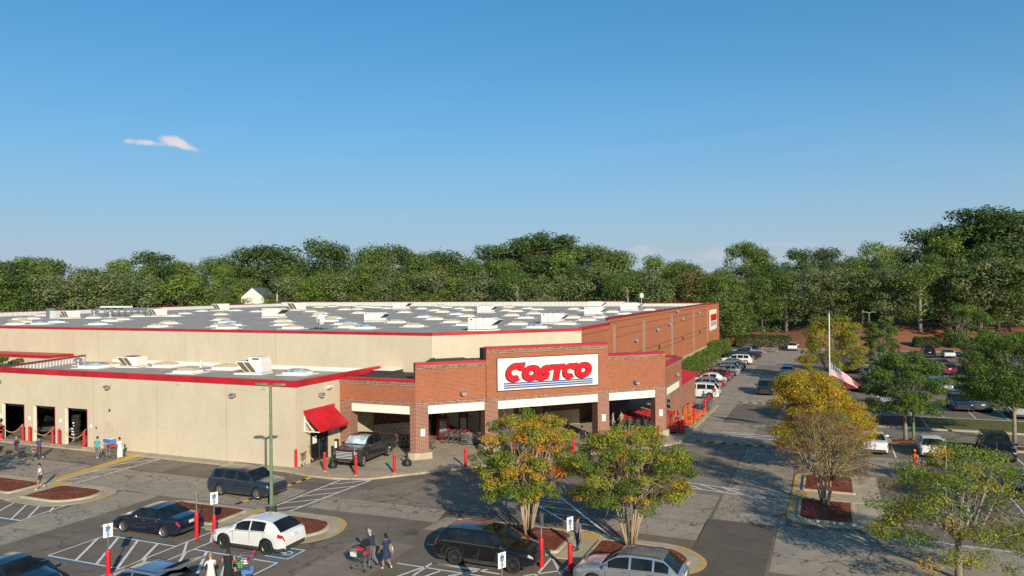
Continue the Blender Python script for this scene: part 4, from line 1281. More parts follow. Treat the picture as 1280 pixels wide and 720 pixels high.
# two units on the service wing roof
o = dup(uB, G(166, 458.5, ZT), radians(8), 'slanted white air unit on the low front roof, left one', 'air units on the low roof', (0.82, 0.82, 0.58))
o = dup(uB, G(318, 467, ZT), radians(10), 'white air unit with filter hood on the low front roof above the lamp post', 'air units on the low roof', (0.9, 0.9, 0.66))
MB().box(-0.1, 1.2, -0.85, 0.85, 1.75, 2.25).build('upper_cabinet', MAT['white_metal'], o)
MB().box(0.3, 1.0, -0.87, -0.852, 1.95, 2.15).build('vent_slot', MAT['charcoal'], o)
# skylights
def make_skylight(m):
    r = thing('skylight', 'skylight', 'skylight')
    MB().box(-1.45, 1.45, -1.1, 1.1, 0.0, 0.05).build('flashing', MAT['white_metal'], r)
    MB().box(-1.02, 1.02, -0.72, 0.72, 0.05, 0.24).build('kerb_frame', MAT['white_metal'], r)
    mbb = MB()
    n, k = 8, 6
    vs_ = []
    for j in range(k + 1):
        for i in range(n + 1):
            u, v = -1 + 2 * i / n, -1 + 2 * j / k
            h = (1 - u ** 4) * (1 - v ** 4)
            h = max(0, h) ** 0.6
            vs_.append((u * 1.0, v * 0.7, 0.245 + 0.27 * h))
    mbb.add(vs_, [(j * (n + 1) + i, j * (n + 1) + i + 1, (j + 1) * (n + 1) + i + 1, (j + 1) * (n + 1) + i) for j in range(k) for i in range(n)])
    mbb.build('dome', m, r, smooth=180)
    return r
skT, skB = make_skylight(MAT['skylight_tan']), make_skylight(MAT['skylight_blue'])
SKY = """517.5,408.7 543.7,399.6 565.6,403.5 582.5,406.9 647.5,406 671,410b 708.7,405.6 657.5,398b 640,395 716,397.7 583.7,395.9 571,393.4b 585,388.4 634,388.7
646,389.7 667.5,392.5 660,386b 672.5,387.5 636,384.4 585,382.5 575,386.2b 734,400.6 750,397.5b 717.5,386.9 731,388.7b 766,390.6 781,392.9b 812,388 496,403.7
531,396.9b 506,391 527.5,386.5 544,388.7 554,390.6 532.5,382 551,383b 559,384.7 482.5,382b 472,385b 485,386 461,384.4 450,384b 447,387b 449,391.9 430,387.5
430,405.6b 436,409.7 456,411b 366,411 355,406.9 354,402.5 400,395.4 401,392.5 417.5,398.7 412.5,401.9 434,406b 389,390 399,384.4 416,383.7b 432,386.9
295,388.7b 290,407.5b 284,411 321,390b 197.5,409 211,405 217,395.6b 231,392.5b 252.5,389.4b 172.5,396 152,400 276,408.7 284,403.7b 277,400.6 276,393.7
19,406 29,403 50,405.5b 70,403.5b 25,400 40,399 54,395b 122.5,406b 137,402 117,398b"""
sk_list = []
for s in SKY.split():
    b = s.endswith('b')
    x, y = map(float, s.rstrip('b').split(','))
    sk_list.append((G(x, y, ZR), b))
sk_list.sort(key=lambda q: q[0].y)
rows = [sk_list[i:i + 12] for i in range(0, len(sk_list), 12)]
first = {True: skB, False: skT}
for ri, row in enumerate(rows):
    row.sort(key=lambda q: math.atan2(q[0].x, q[0].y))
    for ci, (p, b) in enumerate(row):
        proto = skB if b else skT
        o = first[b] if first[b] is not None else copy_tree(proto)
        first[b] = None
        o.location = p; o.scale = (KR, KR, KR)
        o['label'] = '%s dome skylight, %s from left in the %s band of the big roof' % ('blue-grey' if b else 'tan', ordinal(ci + 1), ordinal(ri + 1))
        o['group'] = 'skylights on the big roof'
for i, (px, py, b, s) in enumerate([(283, 461.5, False, 1.0), (208, 458.5, False, 1.0), (372, 468, True, 1.0), (235, 466, False, 1.0), (137, 457.5, False, 0.8), (118, 459.5, True, 1.1)]):
    o = copy_tree(skB if b else skT)
    o.location = G(px, py, ZT); o.rotation_euler = (0, 0, 0.12); o.scale = (s,) * 3
    o['label'] = '%s skylight on the low front roof, %s from the left' % ('blue-grey' if b else 'tan', ordinal([5, 3, 6, 4, 2, 1][i])); o['group'] = 'skylights on the low roof'
# flat skylight on the portico roof
o = thing('skylight', 'flat pale pyramid skylight on the dark roof of the left portico bay', 'skylight', G(486, 465.5, 5.98))
MB().box(-1.0, 1.0, -1.0, 1.0, 0, 0.25).build('kerb_frame', MAT['charcoal'], o)
MB().add([(-1, -1, 0.255), (1, -1, 0.255), (1, 1, 0.255), (-1, 1, 0.255), (0, 0, 0.5)], [(0, 1, 4), (1, 2, 4), (2, 3, 4), (3, 0, 4)]).build('pane', MAT['cream_panel'], o)
# dish, duct frame, vents, pipes
o = thing('satellite_dish', 'small white satellite dish near the front edge of the big roof', 'dish', G(399, 411.5, ZR))
MB().lathe([(0.02, 0.0), (0.3, 0.05), (0.55, 0.2), (0.57, 0.2), (0.3, 0.02)], 16, 'y', (0, 0, 1.0)).build('reflector', MAT['white_metal'], o, smooth=60)
MB().cyl((0, 0.05, 0), (0, 0.05, 1.0), 0.04).bar((0, 0.0, 1.0), (0.5, -0.7, 1.0), 0.03).box(0.42, 0.58, -0.8, -0.65, 0.92, 1.08).build('mount', MAT['galv'], o)
MB().box(-1.0, 0.8, -0.5, 0.5, 0.0, 0.06).build('ballast_pad', MAT['charcoal'], o)
df = thing('duct_frame', 'long grey pipe and duct frame at the back left of the big roof', 'duct frame', G(155, 395.5, ZR))
mbb = MB()
for k in range(9):
    x = -6.0 + k * 1.5
    mbb.bar((x, 0, 0), (x, 0, 1.4), 0.1).bar((x, 1.6, 0), (x, 1.6, 1.4), 0.1).bar((x, 0, 1.4), (x, 1.6, 1.4), 0.1)
mbb.build('support_frame', MAT['galv'], df)
for k in range(4):
    MB().cyl((-6.3, 0.2 + 0.4 * k, 1.1 + 0.12 * (k % 2)), (6.3, 0.2 + 0.4 * k, 1.1 + 0.12 * (k % 2)), 0.12).build('pipe', MAT['galv'], df)
MB().box(-5.5, 0.0, -0.1, 1.7, 1.45, 1.7).build('duct', MAT['white_metal'], df)
def roof_vent(px, py, z, s, label):
    o = thing('roof_vent', label, 'vent', G(px, py, z))
    MB().lathe([(0.3 * s, 0), (0.3 * s, 0.5 * s), (0.52 * s, 0.55 * s), (0.52 * s, 0.85 * s), (0.25 * s, 1.0 * s), (0.0, 1.02 * s)], 14).build('cowl', MAT['galv'], o, smooth=40)
    MB().box(-0.55 * s, 0.55 * s, -0.55 * s, 0.55 * s, 0, 0.06).build('flashing', MAT['white_metal'], o)
roof_vent(98, 457, ZT, 0.75, 'round metal vent cowl at the left end of the low roof')
roof_vent(138, 397, ZR, 1.0, 'round vent cowl in front of the duct frame, right one')
roof_vent(118, 394.5, ZR, 1.0, 'round vent cowl in front of the duct frame, left one')
o = thing('electrical_cabinet', 'grey upright cabinet beside the leftmost big roof unit', 'cabinet', G(65, 398, ZR))
MB().box(-0.7, 0.0, -0.5, 0.5, 0, 1.6).build('cabinet', MAT['galv'], o)
MB().box(0.05, 1.2, -0.4, 0.4, 0, 1.2).build('cabinet', MAT['parapet'], o)
for px, py, h in ((251, 459, 0.7), (399, 463, 0.6)):
    o = thing('vent_pipe', 'thin white vent pipe on the low roof, %s one' % ('left' if px < 300 else 'right'), 'pipe', G(px, py, ZT))
    MB().cyl((0, 0, 0), (0, 0, h), 0.07).cyl((0, 0, 0), (0, 0, 0.1), 0.2, 0.08).build('pipe', MAT['white_metal'], o)
o = thing('roof_mast', 'short mast with a white lamp head at the back of the roof', 'mast', G(802, 388.5, ZR))
MB().cyl((0, 0, 0), (0, 0, 2.3), 0.06).build('pole', MAT['galv'], o)
MB().lathe([(0.0, 2.2), (0.35, 2.3), (0.4, 2.7), (0.25, 3.0), (0.0, 3.05)], 10).build('lamp_head', MAT['white_metal'], o)
# ------------------------------------------------------------------ vehicles
MAT['sunshade'] = glass_mat('windscreen_with_pale_sunshade', (0.30, 0.36, 0.42), 0.1, 0.6)
def lerp(a, b, t): return a + (b - a) * t
def curve(pts):
    xs_ = [p[0] for p in pts]; ys_ = [p[1] for p in pts]
    return lambda x: float(np.interp(x, xs_, ys_))
PAINT = {
 'navy': car_paint('paint_navy', (0.012, 0.018, 0.040)), 'white': car_paint('paint_white', (0.72, 0.72, 0.70), 0.0, 0.3),
 'slate': car_paint('paint_slate_blue', (0.026, 0.046, 0.076)), 'black': car_paint('paint_black', (0.008, 0.008, 0.010)),
 'silver': car_paint('paint_silver', (0.40, 0.41, 0.44), 0.6), 'silver_blue': car_paint('paint_silver_blue', (0.25, 0.30, 0.38), 0.6),
 'grey': car_paint('paint_grey', (0.07, 0.071, 0.074), 0.25), 'red': car_paint('paint_red', (0.28, 0.010, 0.022)),
 'pale': car_paint('paint_champagne', (0.50, 0.47, 0.41), 0.4), 'blue': car_paint('paint_blue', (0.03, 0.075, 0.20)), 'charcoal': car_paint('paint_charcoal', (0.028, 0.028, 0.030), 0.2), 'gunmetal': car_paint('paint_gunmetal', (0.055, 0.060, 0.068), 0.6)}
def wheel_meshes(r, w=0.22, spokes=10, key=''):
    t = MB().lathe([(r * 0.66, -w * 0.42), (r * 0.9, -w * 0.5), (r * 0.985, -w * 0.38), (r, -w * 0.15), (r, w * 0.15), (r * 0.985, w * 0.38), (r * 0.9, w * 0.5), (r * 0.66, w * 0.42)], 24, 'y')
    tyre = t.mesh('tyre', uv=False, smooth=50)
    m = MB()
    m.lathe([(r * 0.70, -w * 0.44), (r * 0.68, -w * 0.30), (r * 0.60, -w * 0.28), (r * 0.60, w * 0.30), (r * 0.70, w * 0.44)], 24, 'y')
    for k in range(spokes):
        a = 2 * pi * k / spokes
        c, s_ = cos(a), sin(a)
        for sg_ in (-1, 1):
            p, q = Vector((0, sg_ * w * 0.36, 0)), Vector((c * r * 0.66, sg_ * w * 0.40, s_ * r * 0.66))
            m.bar(p, q, 0.035 + 0.2 * r / spokes, 0.035)
    m.lathe([(0.0, -w * 0.42), (r * 0.16, -w * 0.40), (r * 0.16, w * 0.40), (0.0, w * 0.42)], 12, 'y')
    rim = m.mesh('rim', uv=False)
    d = MB().lathe([(0.0, -w * 0.12), (r * 0.62, -w * 0.12), (r * 0.62, w * 0.12), (0.0, w * 0.12)], 16, 'y')
    disc = d.mesh('brake_disc', uv=False)
    return tyre, rim, disc

def build_car(s):
    """loft a car body; +x is forward, origin on the ground at the centre. Returns dict of part meshes"""
    L, W = s['L'], s['W']
    top, belt, = curve(s['top']), curve(s['belt'])
    cl = s.get('clear', 0.2)
    wr = s['wr']; R = wr + 0.055
    uf, ur = s['wheels']
    us = set(np.linspace(0.0, L, 25).tolist())
    for p in s['top']: us.add(p[0])
    us |= {0.02, 0.08, 0.18, L - 0.02, L - 0.08, L - 0.18}
    for uc in (uf, ur):
        us = {u for u in us if abs(u - uc) > R + 0.02}
        for k in (1.0, 0.96, 0.8, 0.5, 0.0):
            us |= {uc - R * k, uc + R * k}
    for a in ('cowl', 'roof0', 'roof1', 'glass1'): us.add(s[a])
    for a, b in s['side']: us |= {a, b}
    us = sorted(us)
    u2 = [us[0]]
    for u in us[1:]:
        if u - u2[-1] > 0.012: u2.append(u)
    us = u2
    def plan(u):
        k = 1.0
        fr, rr_ = s.get('round', (0.55, 0.4))
        if u < fr: k = 1 - 0.20 * (1 - u / fr) ** 2.2
        if u > L - rr_: k = 1 - 0.12 * (1 - (L - u) / rr_) ** 2.2
        return k
    secs = []
    for u in us:
        w = W / 2 * plan(u)
        zt = top(u)
        bz = min(belt(u), zt - 0.015)
        z0 = cl + (0.16 * max(0, 1 - u / 0.3)) + (0.14 * max(0, 1 - (L - u) / 0.35))
        za = z0
        for uc in (uf, ur):
            if abs(u - uc) < R: za = max(za, wr + sqrt(max(0, R * R - (u - uc) ** 2)))
        za = min(za, bz - 0.06)
        gh = zt - bz
        k = min(1, gh / 0.42)
        wb = w * (0.985 - 0.03 * (1 - k))
        wt = wb - 0.05 - 0.20 * k * s.get('tumble', 1.0)
        wi = W / 2 - 0.32
        rows_ = [(0, z0), (wi, z0), (wi, za), (w * 0.965, za), (w * 0.985, lerp(za, bz, 0.18)), (w, lerp(za, bz, 0.55)), (w * 0.995, lerp(za, bz, 0.8)), (wb, bz),
                 (wb - 0.012, bz + 0.04 * k + 0.002), (lerp(wb, wt, 0.80), bz + gh * 0.82), (wt, bz + gh * 0.95), (wt * 0.62, zt - 0.006), (0, zt + 0.008)]
        secs.append([(L / 2 - u, y, z) for y, z in rows_])
    nr = len(secs[0])
    side_w, shield, rearg, head, tail, lower = MB(), MB(), MB(), MB(), MB(), MB()
    wins = {}
    body = MB()
    def quad(i, r, sgn):
        a, b, c, d = secs[i][r], secs[i + 1][r], secs[i + 1][r + 1], secs[i][r + 1]
        q = [(p[0], p[1] * sgn, p[2]) for p in (a, b, c, d)]
        return q if sgn < 0 else q[::-1]
    for i in range(len(us) - 1):
        um = (us[i] + us[i + 1]) / 2
        for r in range(nr - 1):
            for sg_ in (-1, 1):
                q = quad(i, r, sg_)
                tgt = body
                key = None
                if r == 8:
                    for k, (a, b) in enumerate(s['side']):
                        if a - 1e-4 <= um <= b + 1e-4: key = ('side_window', k, sg_)
                if r >= 10 and s['cowl'] + 0.03 < um < s['roof0']: key = ('windscreen', 0, 0)
                if r >= 10 and s['roof1'] < um < s['glass1'] - 0.02: key = ('rear_window', 0, 0)
                if r == 6 and um < s.get('headlen', 0.30): key = ('headlight', 0, sg_)
                if r in s.get('tailrows', (6,)) and um > L - s.get('taillen', 0.18): key = ('taillight', 0, sg_)
                if r in (1, 2): key = ('underbody', 0, 0)
                if r == 3 and s.get('cladding'): key = ('cladding', 0, 0)
                if key: tgt = wins.setdefault(key, MB())
                tgt.add(q, [(0, 1, 2, 3)])
    for i, rev in ((0, False), (len(us) - 1, True)):
        for sg_ in (-1, 1):
            ps = [(p[0], p[1] * sg_, p[2]) for p in secs[i]]
            if (sg_ > 0) != rev: ps = ps[::-1]
            body.add(ps, [tuple(range(len(ps)))])
    def weld(mb_, name, ang):
        me = mb_.mesh(name, uv=False)
        bm = bmesh.new(); bm.from_mesh(me)
        bmesh.ops.remove_doubles(bm, verts=bm.verts, dist=0.0006)
        bm.to_mesh(me); bm.free()
        me.polygons.foreach_set('use_smooth', [True] * len(me.polygons))
        me.set_sharp_from_angle(angle=radians(ang))
        return me
    parts = [('body', weld(body, 'car_body', 38), 'PAINT')]
    mname = {'side_window': 'car_glass', 'windscreen': 'car_glass', 'rear_window': 'car_glass', 'headlight': 'head_lens', 'taillight': 'tail_lens', 'underbody': 'black', 'cladding': 'charcoal'}
    for key, mb_ in wins.items():
        parts.append((key[0], weld(mb_, key[0], 50), mname[key[0]]))
    # grille, bumpers, plates, mirrors, handles, seams, rails
    zf = top(0.0)
    g0, g1 = s.get('grille', (0.38, zf - 0.08))
    gw = W * s.get('grille_w', 0.27)
    mbb = MB()
    nb = 5
    for k in range(nb):
        z = lerp(g0, g1, (k + 0.5) / nb)
        mbb.box(L / 2 - 0.02, L / 2 + 0.02, -gw, gw, z - 0.018, z + 0.018)
    parts.append(('grille', mbb.mesh('grille', uv=False), s.get('grille_mat', 'chrome')))
    parts.append(('grille_backing', MB().box(L / 2 - 0.03, L / 2 + 0.008, -gw, gw, g0, g1).mesh('grille_backing', uv=False), 'black'))
    parts.append(('front_bumper', MB().box(L / 2 - 0.1, L / 2 + 0.012, -W * 0.36, W * 0.36, cl + 0.17, cl + 0.27).mesh('front_bumper', uv=False), 'charcoal'))
    parts.append(('rear_bumper', MB().box(-L / 2 - 0.012, -L / 2 + 0.1, -W * 0.40, W * 0.40, cl + 0.15, cl + 0.30).mesh('rear_bumper', uv=False), s.get('bumper_mat', 'charcoal')))
    pz = s.get('plate_z', 0.75)
    parts.append(('licence_plate', MB().box(-L / 2 - 0.025, -L / 2 + 0.01, -0.16, 0.16, pz, pz + 0.15).mesh('licence_plate', uv=False), 'plate'))
    bz = belt(s['cowl'] + 0.5)
    for sg_ in (-1, 1):
        y = sg_ * (W / 2 - 0.02)
        mx = L / 2 - s['cowl'] - 0.35
        m1 = MB().obox((mx, y + sg_ * 0.13, bz + 0.10), (0.05, 0.0, 0), (0.02, sg_ * 0.11, 0), (0, 0, 0.075)).bar((mx, y - sg_ * 0.02, bz + 0.06), (mx, y + sg_ * 0.06, bz + 0.08), 0.04)
        parts.append(('wing_mirror', m1.mesh('wing_mirror', uv=False), 'PAINT'))
        for hx in s.get('handles', ()):
            zh = belt(hx) - 0.10
            parts.append(('door_handle', MB().box(L / 2 - hx - 0.1, L / 2 - hx + 0.1, y + sg_ * 0.012 - 0.02, y + sg_ * 0.012 + 0.02, zh - 0.018, zh + 0.018).mesh('door_handle', uv=False), s.get('handle_mat', 'PAINT')))
        for hx in s.get('seams', ()):
            mb2 = MB()
            z0, z1 = 0.34 if not s.get('cladding') else 0.42, belt(hx) - 0.03
            w = W / 2
            mb2.box(L / 2 - hx - 0.006, L / 2 - hx + 0.006, sg_ * w - 0.012, sg_ * w + 0.004, z0 + 0.1, z1)
            parts.append(('door_seam', mb2.mesh('door_seam', uv=False), 'black'))
        a, b = s['side'][0][0] - 0.25, s['side'][-1][1] + 0.12
        pts = []
        for t in np.linspace(a, b, 7):
            gh = top(t) - belt(t); kk = min(1, gh / 0.42)
            pts.append((L / 2 - t, sg_ * (W / 2 * plan(t) * (0.985 - 0.03 * (1 - kk)) + 0.003), belt(t) + 0.012))
        parts.append(('window_trim', MB().tube(pts, 0.014, 4).mesh('window_trim', uv=False), s.get('trim', 'chrome')))
        if s.get('rails'):
            ya = sg_ * (W / 2 - 0.27 * s.get('tumble', 1.0) - 0.02)
            zr = top((s['roof0'] + s['roof1']) / 2)
            pts = [(L / 2 - lerp(s['roof0'] + 0.1, s['roof1'] - 0.1, t), ya, zr + (0.005 if 0 < t < 1 else -0.06)) for t in (0, 0.04, 0.5, 0.96, 1)]
            parts.append(('roof_rail', MB().tube(pts, 0.02, 5).mesh('roof_rail', uv=False), s['rails']))
    parts.append(('shadow_line_sill', MB().box(L / 2 - ur + R + 0.03, L / 2 - uf - R - 0.03, -W / 2 + 0.05, W / 2 - 0.05, cl - 0.03, cl + 0.02).mesh('sill', uv=False), 'black'))  # black strip under the body between the wheels
    for nm, fn, m in s.get('extra', ()):
        parts.append((nm, fn(s).mesh(nm, uv=False), m))
    tyre, rim, disc = wheel_meshes(wr, s.get('tw', 0.23), s.get('spokes', 10))
    wheels = [(L / 2 - uf, sg_ * (W / 2 - 0.125), wr) for sg_ in (-1, 1)] + [(L / 2 - ur, sg_ * (W / 2 - 0.125), wr) for sg_ in (-1, 1)]
    for p in parts:
        p[1].materials.append(None if p[2] == 'PAINT' else MAT[p[2]])
    tyre.materials.append(MAT['tyre']); rim.materials.append(None); disc.materials.append(MAT['black'])
    return dict(parts=parts, wheels=wheels, tyre=tyre, rim=rim, disc=disc, spec=s)

def place_car(model, label, cat, loc, heading, paint, group=None, rim='rim', skip=(), steer=0, name=None, over={}):
    c = CARS[model]
    r = thing(name or {'sedan': 'parked_car', 'pickup': 'pickup_truck'}.get(model, 'parked_car'), label, cat, loc, heading, group)
    for nm, me, m in c['parts']:
        if nm in skip: continue
        o = bpy.data.objects.new(nm, me); col.objects.link(o); o.parent = r
        if nm in over: o.material_slots[0].link = 'OBJECT'; o.material_slots[0].material = MAT[over[nm]]
        if m == 'PAINT':
            o.material_slots[0].link = 'OBJECT'; o.material_slots[0].material = PAINT[paint]
    for i, p in enumerate(c['wheels']):
        w = bpy.data.objects.new('wheel', c['tyre']); col.objects.link(w); w.parent = r; w.location = p
        if i < 2 and steer: w.rotation_euler = (0, 0, steer)
        o = bpy.data.objects.new('rim', c['rim']); col.objects.link(o); o.parent = w
        o.material_slots[0].link = 'OBJECT'; o.material_slots[0].material = MAT[rim]
        o = bpy.data.objects.new('brake_disc', c['disc']); col.objects.link(o); o.parent = w
    return r

def bed_cover(s):
    L, W = s['L'], s['W']
    z = curve(s['top'])(L - 0.8)
    return MB().box(-L / 2 + 0.12, L / 2 - s['glass1'] - 0.10, -W / 2 + 0.14, W / 2 - 0.14, z - 0.06, z + 0.03)
def push_bar(s):
    L, W = s['L'], s['W']
    return MB().box(L / 2 + 0.02, L / 2 + 0.08, -0.75, 0.75, 0.55, 0.72)
SPECS = {
 'sedan': dict(L=4.85, W=1.86, wr=0.33, wheels=(0.93, 3.78), clear=0.19, cowl=1.28, roof0=2.02, roof1=3.20, glass1=4.02,
    top=[(0, 0.60), (0.1, 0.70), (0.5, 0.83), (1.28, 0.97), (1.65, 1.22), (2.02, 1.41), (2.6, 1.47), (3.2, 1.42), (3.65, 1.24), (4.02, 1.08), (4.65, 1.02), (4.8, 0.94), (4.85, 0.80)],
    belt=[(0, 0.55), (0.15, 0.66), (0.6, 0.78), (1.3, 0.90), (3.0, 0.95), (4.2, 0.99), (4.7, 0.96), (4.85, 0.75)], side=[(1.66, 2.62), (2.72, 3.40)], handles=(2.45, 3.35), seams=(1.55, 2.66, 3.55), plate_z=0.72, grille=(0.45, 0.62), handle_mat='chrome'),
 'suv': dict(L=4.72, W=1.88, wr=0.36, wheels=(0.92, 3.60), clear=0.23, cowl=1.22, roof0=1.92, roof1=3.75, glass1=4.45, cladding=True, rails='galv',
    top=[(0, 0.72), (0.1, 0.84), (0.5, 0.97), (1.22, 1.08), (1.6, 1.36), (1.92, 1.56), (2.5, 1.65), (3.3, 1.64), (3.75, 1.58), (4.1, 1.36), (4.45, 1.12), (4.62, 1.06), (4.72, 0.85)],
    belt=[(0, 0.66), (0.2, 0.80), (1.2, 1.00), (3.4, 1.10), (4.3, 1.10), (4.6, 1.02), (4.72, 0.8)], side=[(1.62, 2.55), (2.65, 3.42), (3.5, 3.85)], handles=(2.4, 3.3), seams=(1.5, 2.6, 3.45), plate_z=0.88, grille=(0.42, 0.74), grille_mat='charcoal'),
 'suv_big': dict(L=5.05, W=1.99, wr=0.385, wheels=(0.95, 3.92), clear=0.24, cowl=1.22, roof0=1.85, roof1=4.45, glass1=4.88, cladding=True, rails='charcoal', tumble=0.85,
    top=[(0, 0.85), (0.08, 0.98), (0.5, 1.07), (1.22, 1.13), (1.55, 1.42), (1.85, 1.66), (2.6, 1.75), (3.9, 1.74), (4.45, 1.69), (4.7, 1.40), (4.88, 1.14), (4.97, 1.08), (5.05, 0.9)],
    belt=[(0, 0.78), (0.15, 0.92), (1.2, 1.06), (3.6, 1.11), (4.85, 1.10), (5.05, 0.86)], side=[(1.55, 2.55), (2.65, 3.55), (3.63, 4.40)], handles=(2.42, 3.42), seams=(1.45, 2.6, 3.6), plate_z=0.95, grille=(0.45, 0.85), grille_mat='charcoal', taillen=0.2, tailrows=(6, 7)),
 'crossover': dict(L=4.64, W=1.85, wr=0.37, wheels=(0.90, 3.56), clear=0.22, cowl=1.20, roof0=1.95, roof1=3.78, glass1=4.38, cladding=True,
    top=[(0, 0.68), (0.1, 0.82), (0.5, 0.95), (1.2, 1.07), (1.6, 1.37), (1.95, 1.55), (2.5, 1.65), (3.2, 1.65), (3.78, 1.57), (4.08, 1.40), (4.38, 1.16), (4.54, 1.08), (4.64, 0.88)],
    belt=[(0, 0.62), (0.2, 0.78), (1.2, 0.99), (3.2, 1.10), (4.2, 1.12), (4.54, 1.04), (4.64, 0.82)], side=[(1.62, 2.5), (2.58, 3.45)], handles=(2.38, 3.2), seams=(1.5, 2.54, 3.4), plate_z=0.86, grille=(0.34, 0.76), grille_mat='black', spokes=5, taillen=0.34),
 'wagon': dict(L=4.77, W=1.84, wr=0.345, wheels=(0.93, 3.79), clear=0.21, cowl=1.2, roof0=1.95, roof1=3.95, glass1=4.55, rails='charcoal',
    top=[(0, 0.72), (0.1, 0.82), (0.5, 0.95), (1.2, 1.05), (1.6, 1.32), (1.95, 1.54), (2.5, 1.64), (3.4, 1.64), (3.95, 1.58), (4.28, 1.33), (4.55, 1.10), (4.68, 1.04), (4.77, 0.84)],
    belt=[(0, 0.66), (0.2, 0.80), (1.2, 0.99), (3.4, 1.07), (4.4, 1.08), (4.7, 0.98), (4.77, 0.8)], side=[(1.58, 2.5), (2.6, 3.5), (3.6, 4.2)], handles=(2.35, 3.4), seams=(1.5, 2.55, 3.55), plate_z=0.85, grille=(0.4, 0.72), handle_mat='chrome', tailrows=(6, 7)),
 'van': dict(L=5.1, W=1.99, wr=0.34, wheels=(0.98, 4.02), clear=0.19, cowl=1.05, roof0=1.95, roof1=4.55, glass1=4.95, tumble=0.8,
    top=[(0, 0.68), (0.1, 0.80), (0.5, 0.95), (1.05, 1.08), (1.5, 1.40), (1.95, 1.62), (2.6, 1.73), (4.0, 1.73), (4.55, 1.67), (4.8, 1.35), (4.95, 1.05), (5.1, 0.85)],
    belt=[(0, 0.62), (0.2, 0.78), (1.1, 0.98), (3.4, 1.05), (4.8, 1.04), (5.1, 0.8)], side=[(1.6, 2.5), (2.6, 3.6), (3.7, 4.6)], handles=(2.45, 2.85), seams=(1.5, 2.55, 3.65), plate_z=0.85, grille=(0.4, 0.66), tailrows=(6, 7)),
 'pickup': dict(L=5.95, W=2.05, wr=0.42, wheels=(1.02, 4.72), clear=0.36, cowl=1.42, roof0=2.05, roof1=3.55, glass1=3.85, tumble=0.8, cladding=True,
    top=[(0, 1.18), (0.06, 1.27), (0.6, 1.32), (1.42, 1.37), (1.75, 1.65), (2.05, 1.86), (2.6, 1.94), (3.3, 1.93), (3.55, 1.88), (3.85, 1.36), (4.0, 1.34), (5.85, 1.36), (5.95, 1.2)],
    belt=[(0, 1.05), (0.15, 1.14), (1.4, 1.24), (3.8, 1.27), (5.8, 1.30), (5.95, 1.1)], side=[(1.78, 2.6), (2.68, 3.5)], handles=(2.5, 3.4), seams=(1.6, 2.64, 3.62, 3.9), plate_z=0.7, grille=(0.66, 1.16), grille_w=0.33, grille_mat='parapet', headlen=0.2, taillen=0.12, tailrows=(5, 6),
    round=(0.3, 0.1), extra=[('bed_cover', bed_cover, 'charcoal')], bumper_mat='chrome'),
 'hatch': dict(L=4.25, W=1.78, wr=0.32, wheels=(0.85, 3.45), clear=0.19, cowl=1.05, roof0=1.78, roof1=3.45, glass1=4.0,
    top=[(0, 0.64), (0.1, 0.74), (0.5, 0.87), (1.05, 0.98), (1.4, 1.24), (1.78, 1.43), (2.3, 1.50), (3.0, 1.49), (3.45, 1.42), (3.75, 1.20), (4.0, 1.0), (4.15, 0.95), (4.25, 0.75)],
    belt=[(0, 0.58), (0.2, 0.70), (1.1, 0.90), (3.2, 0.97), (4.0, 0.97), (4.25, 0.7)], side=[(1.42, 2.25), (2.33, 3.1), (3.2, 3.5)], handles=(2.1, 3.0), seams=(1.32, 2.29, 3.15), plate_z=0.78, grille=(0.4, 0.62)),
}
CARS = {k: build_car(v) for k, v in SPECS.items()}
LEFT, RIGHT, AWAY, TOWARD = pi, 0.0, pi / 2, -pi / 2
gp = 'cars in the front stalls'
place_car('sedan', 'dark navy sedan backed up to the red sign bollards, front left', 'car', (-33.85, 30.55, 0), LEFT + 0.02, 'navy')
place_car('crossover', 'white crossover with black wheels parked left of the lamp post island', 'car', (-26.85, 30.5, 0), LEFT + 0.01, 'white', rim='rim_dark')
place_car('suv_big', 'slate blue three-row car driving along the front lane', 'car', (-34.45, 38.2, 0), RIGHT, 'slate', name='moving_car')
place_car('suv_big', 'large black four-wheel-drive beside the tree island', 'car', (-14.95, 32.75, 0), RIGHT, 'black', rim='rim_dark')
place_car('wagon', 'silver crossover with roof rails at the bottom edge, beside the greener tree', 'car', (-8.0, 32.25, 0), LEFT, 'silver')
place_car('pickup', 'dark grey pickup truck parked under the left bay of the entrance', 'truck', (-32.4, 48.55, 0.13), TOWARD + radians(3), 'charcoal', steer=0.15, name='pickup_truck', over={'windscreen': 'sunshade'}).scale = (1.0, 1.0, 1.08)
sb = place_car('wagon', 'silver blue hatchback with its tailgate open, at the bottom left', 'car', (-26.5, 23.25, 0), LEFT, 'silver_blue', skip=('rear_window', 'licence_plate'))
place_car('sedan', 'dark blue car cut off by the bottom left corner', 'car', (-33.1, 22.0, 0), RIGHT, 'navy')
# raised tailgate of the silver blue car
tg = MB()
L_ = SPECS['wagon']['L']
hx, hz = -L_ / 2 + 0.85, 1.60
def tgp(t, y, o=0.0):        # t 0..1 from hinge to lower edge, nearly level, pointing back
    return (hx - 1.15 * t, y, hz + 0.12 + 0.28 * t + o)
tg.add([tgp(0, -0.68), tgp(0, 0.68), tgp(1, 0.72), tgp(1, -0.72), tgp(0, -0.68, 0.06), tgp(0, 0.68, 0.06), tgp(1, 0.72, 0.08), tgp(1, -0.72, 0.08)],
       [(0, 1, 2, 3), (7, 6, 5, 4), (0, 4, 5, 1), (1, 5, 6, 2), (2, 6, 7, 3), (3, 7, 4, 0)])
o = tg.build('open_tailgate', None, sb, uv=False); o.data.materials.append(PAINT['silver_blue'])
MB().add([tgp(0.1, -0.55, 0.075), tgp(0.1, 0.55, 0.075), tgp(0.6, 0.58, 0.08), tgp(0.6, -0.58, 0.08)], [(0, 3, 2, 1)]).build('tailgate_window', MAT['car_glass'], o)
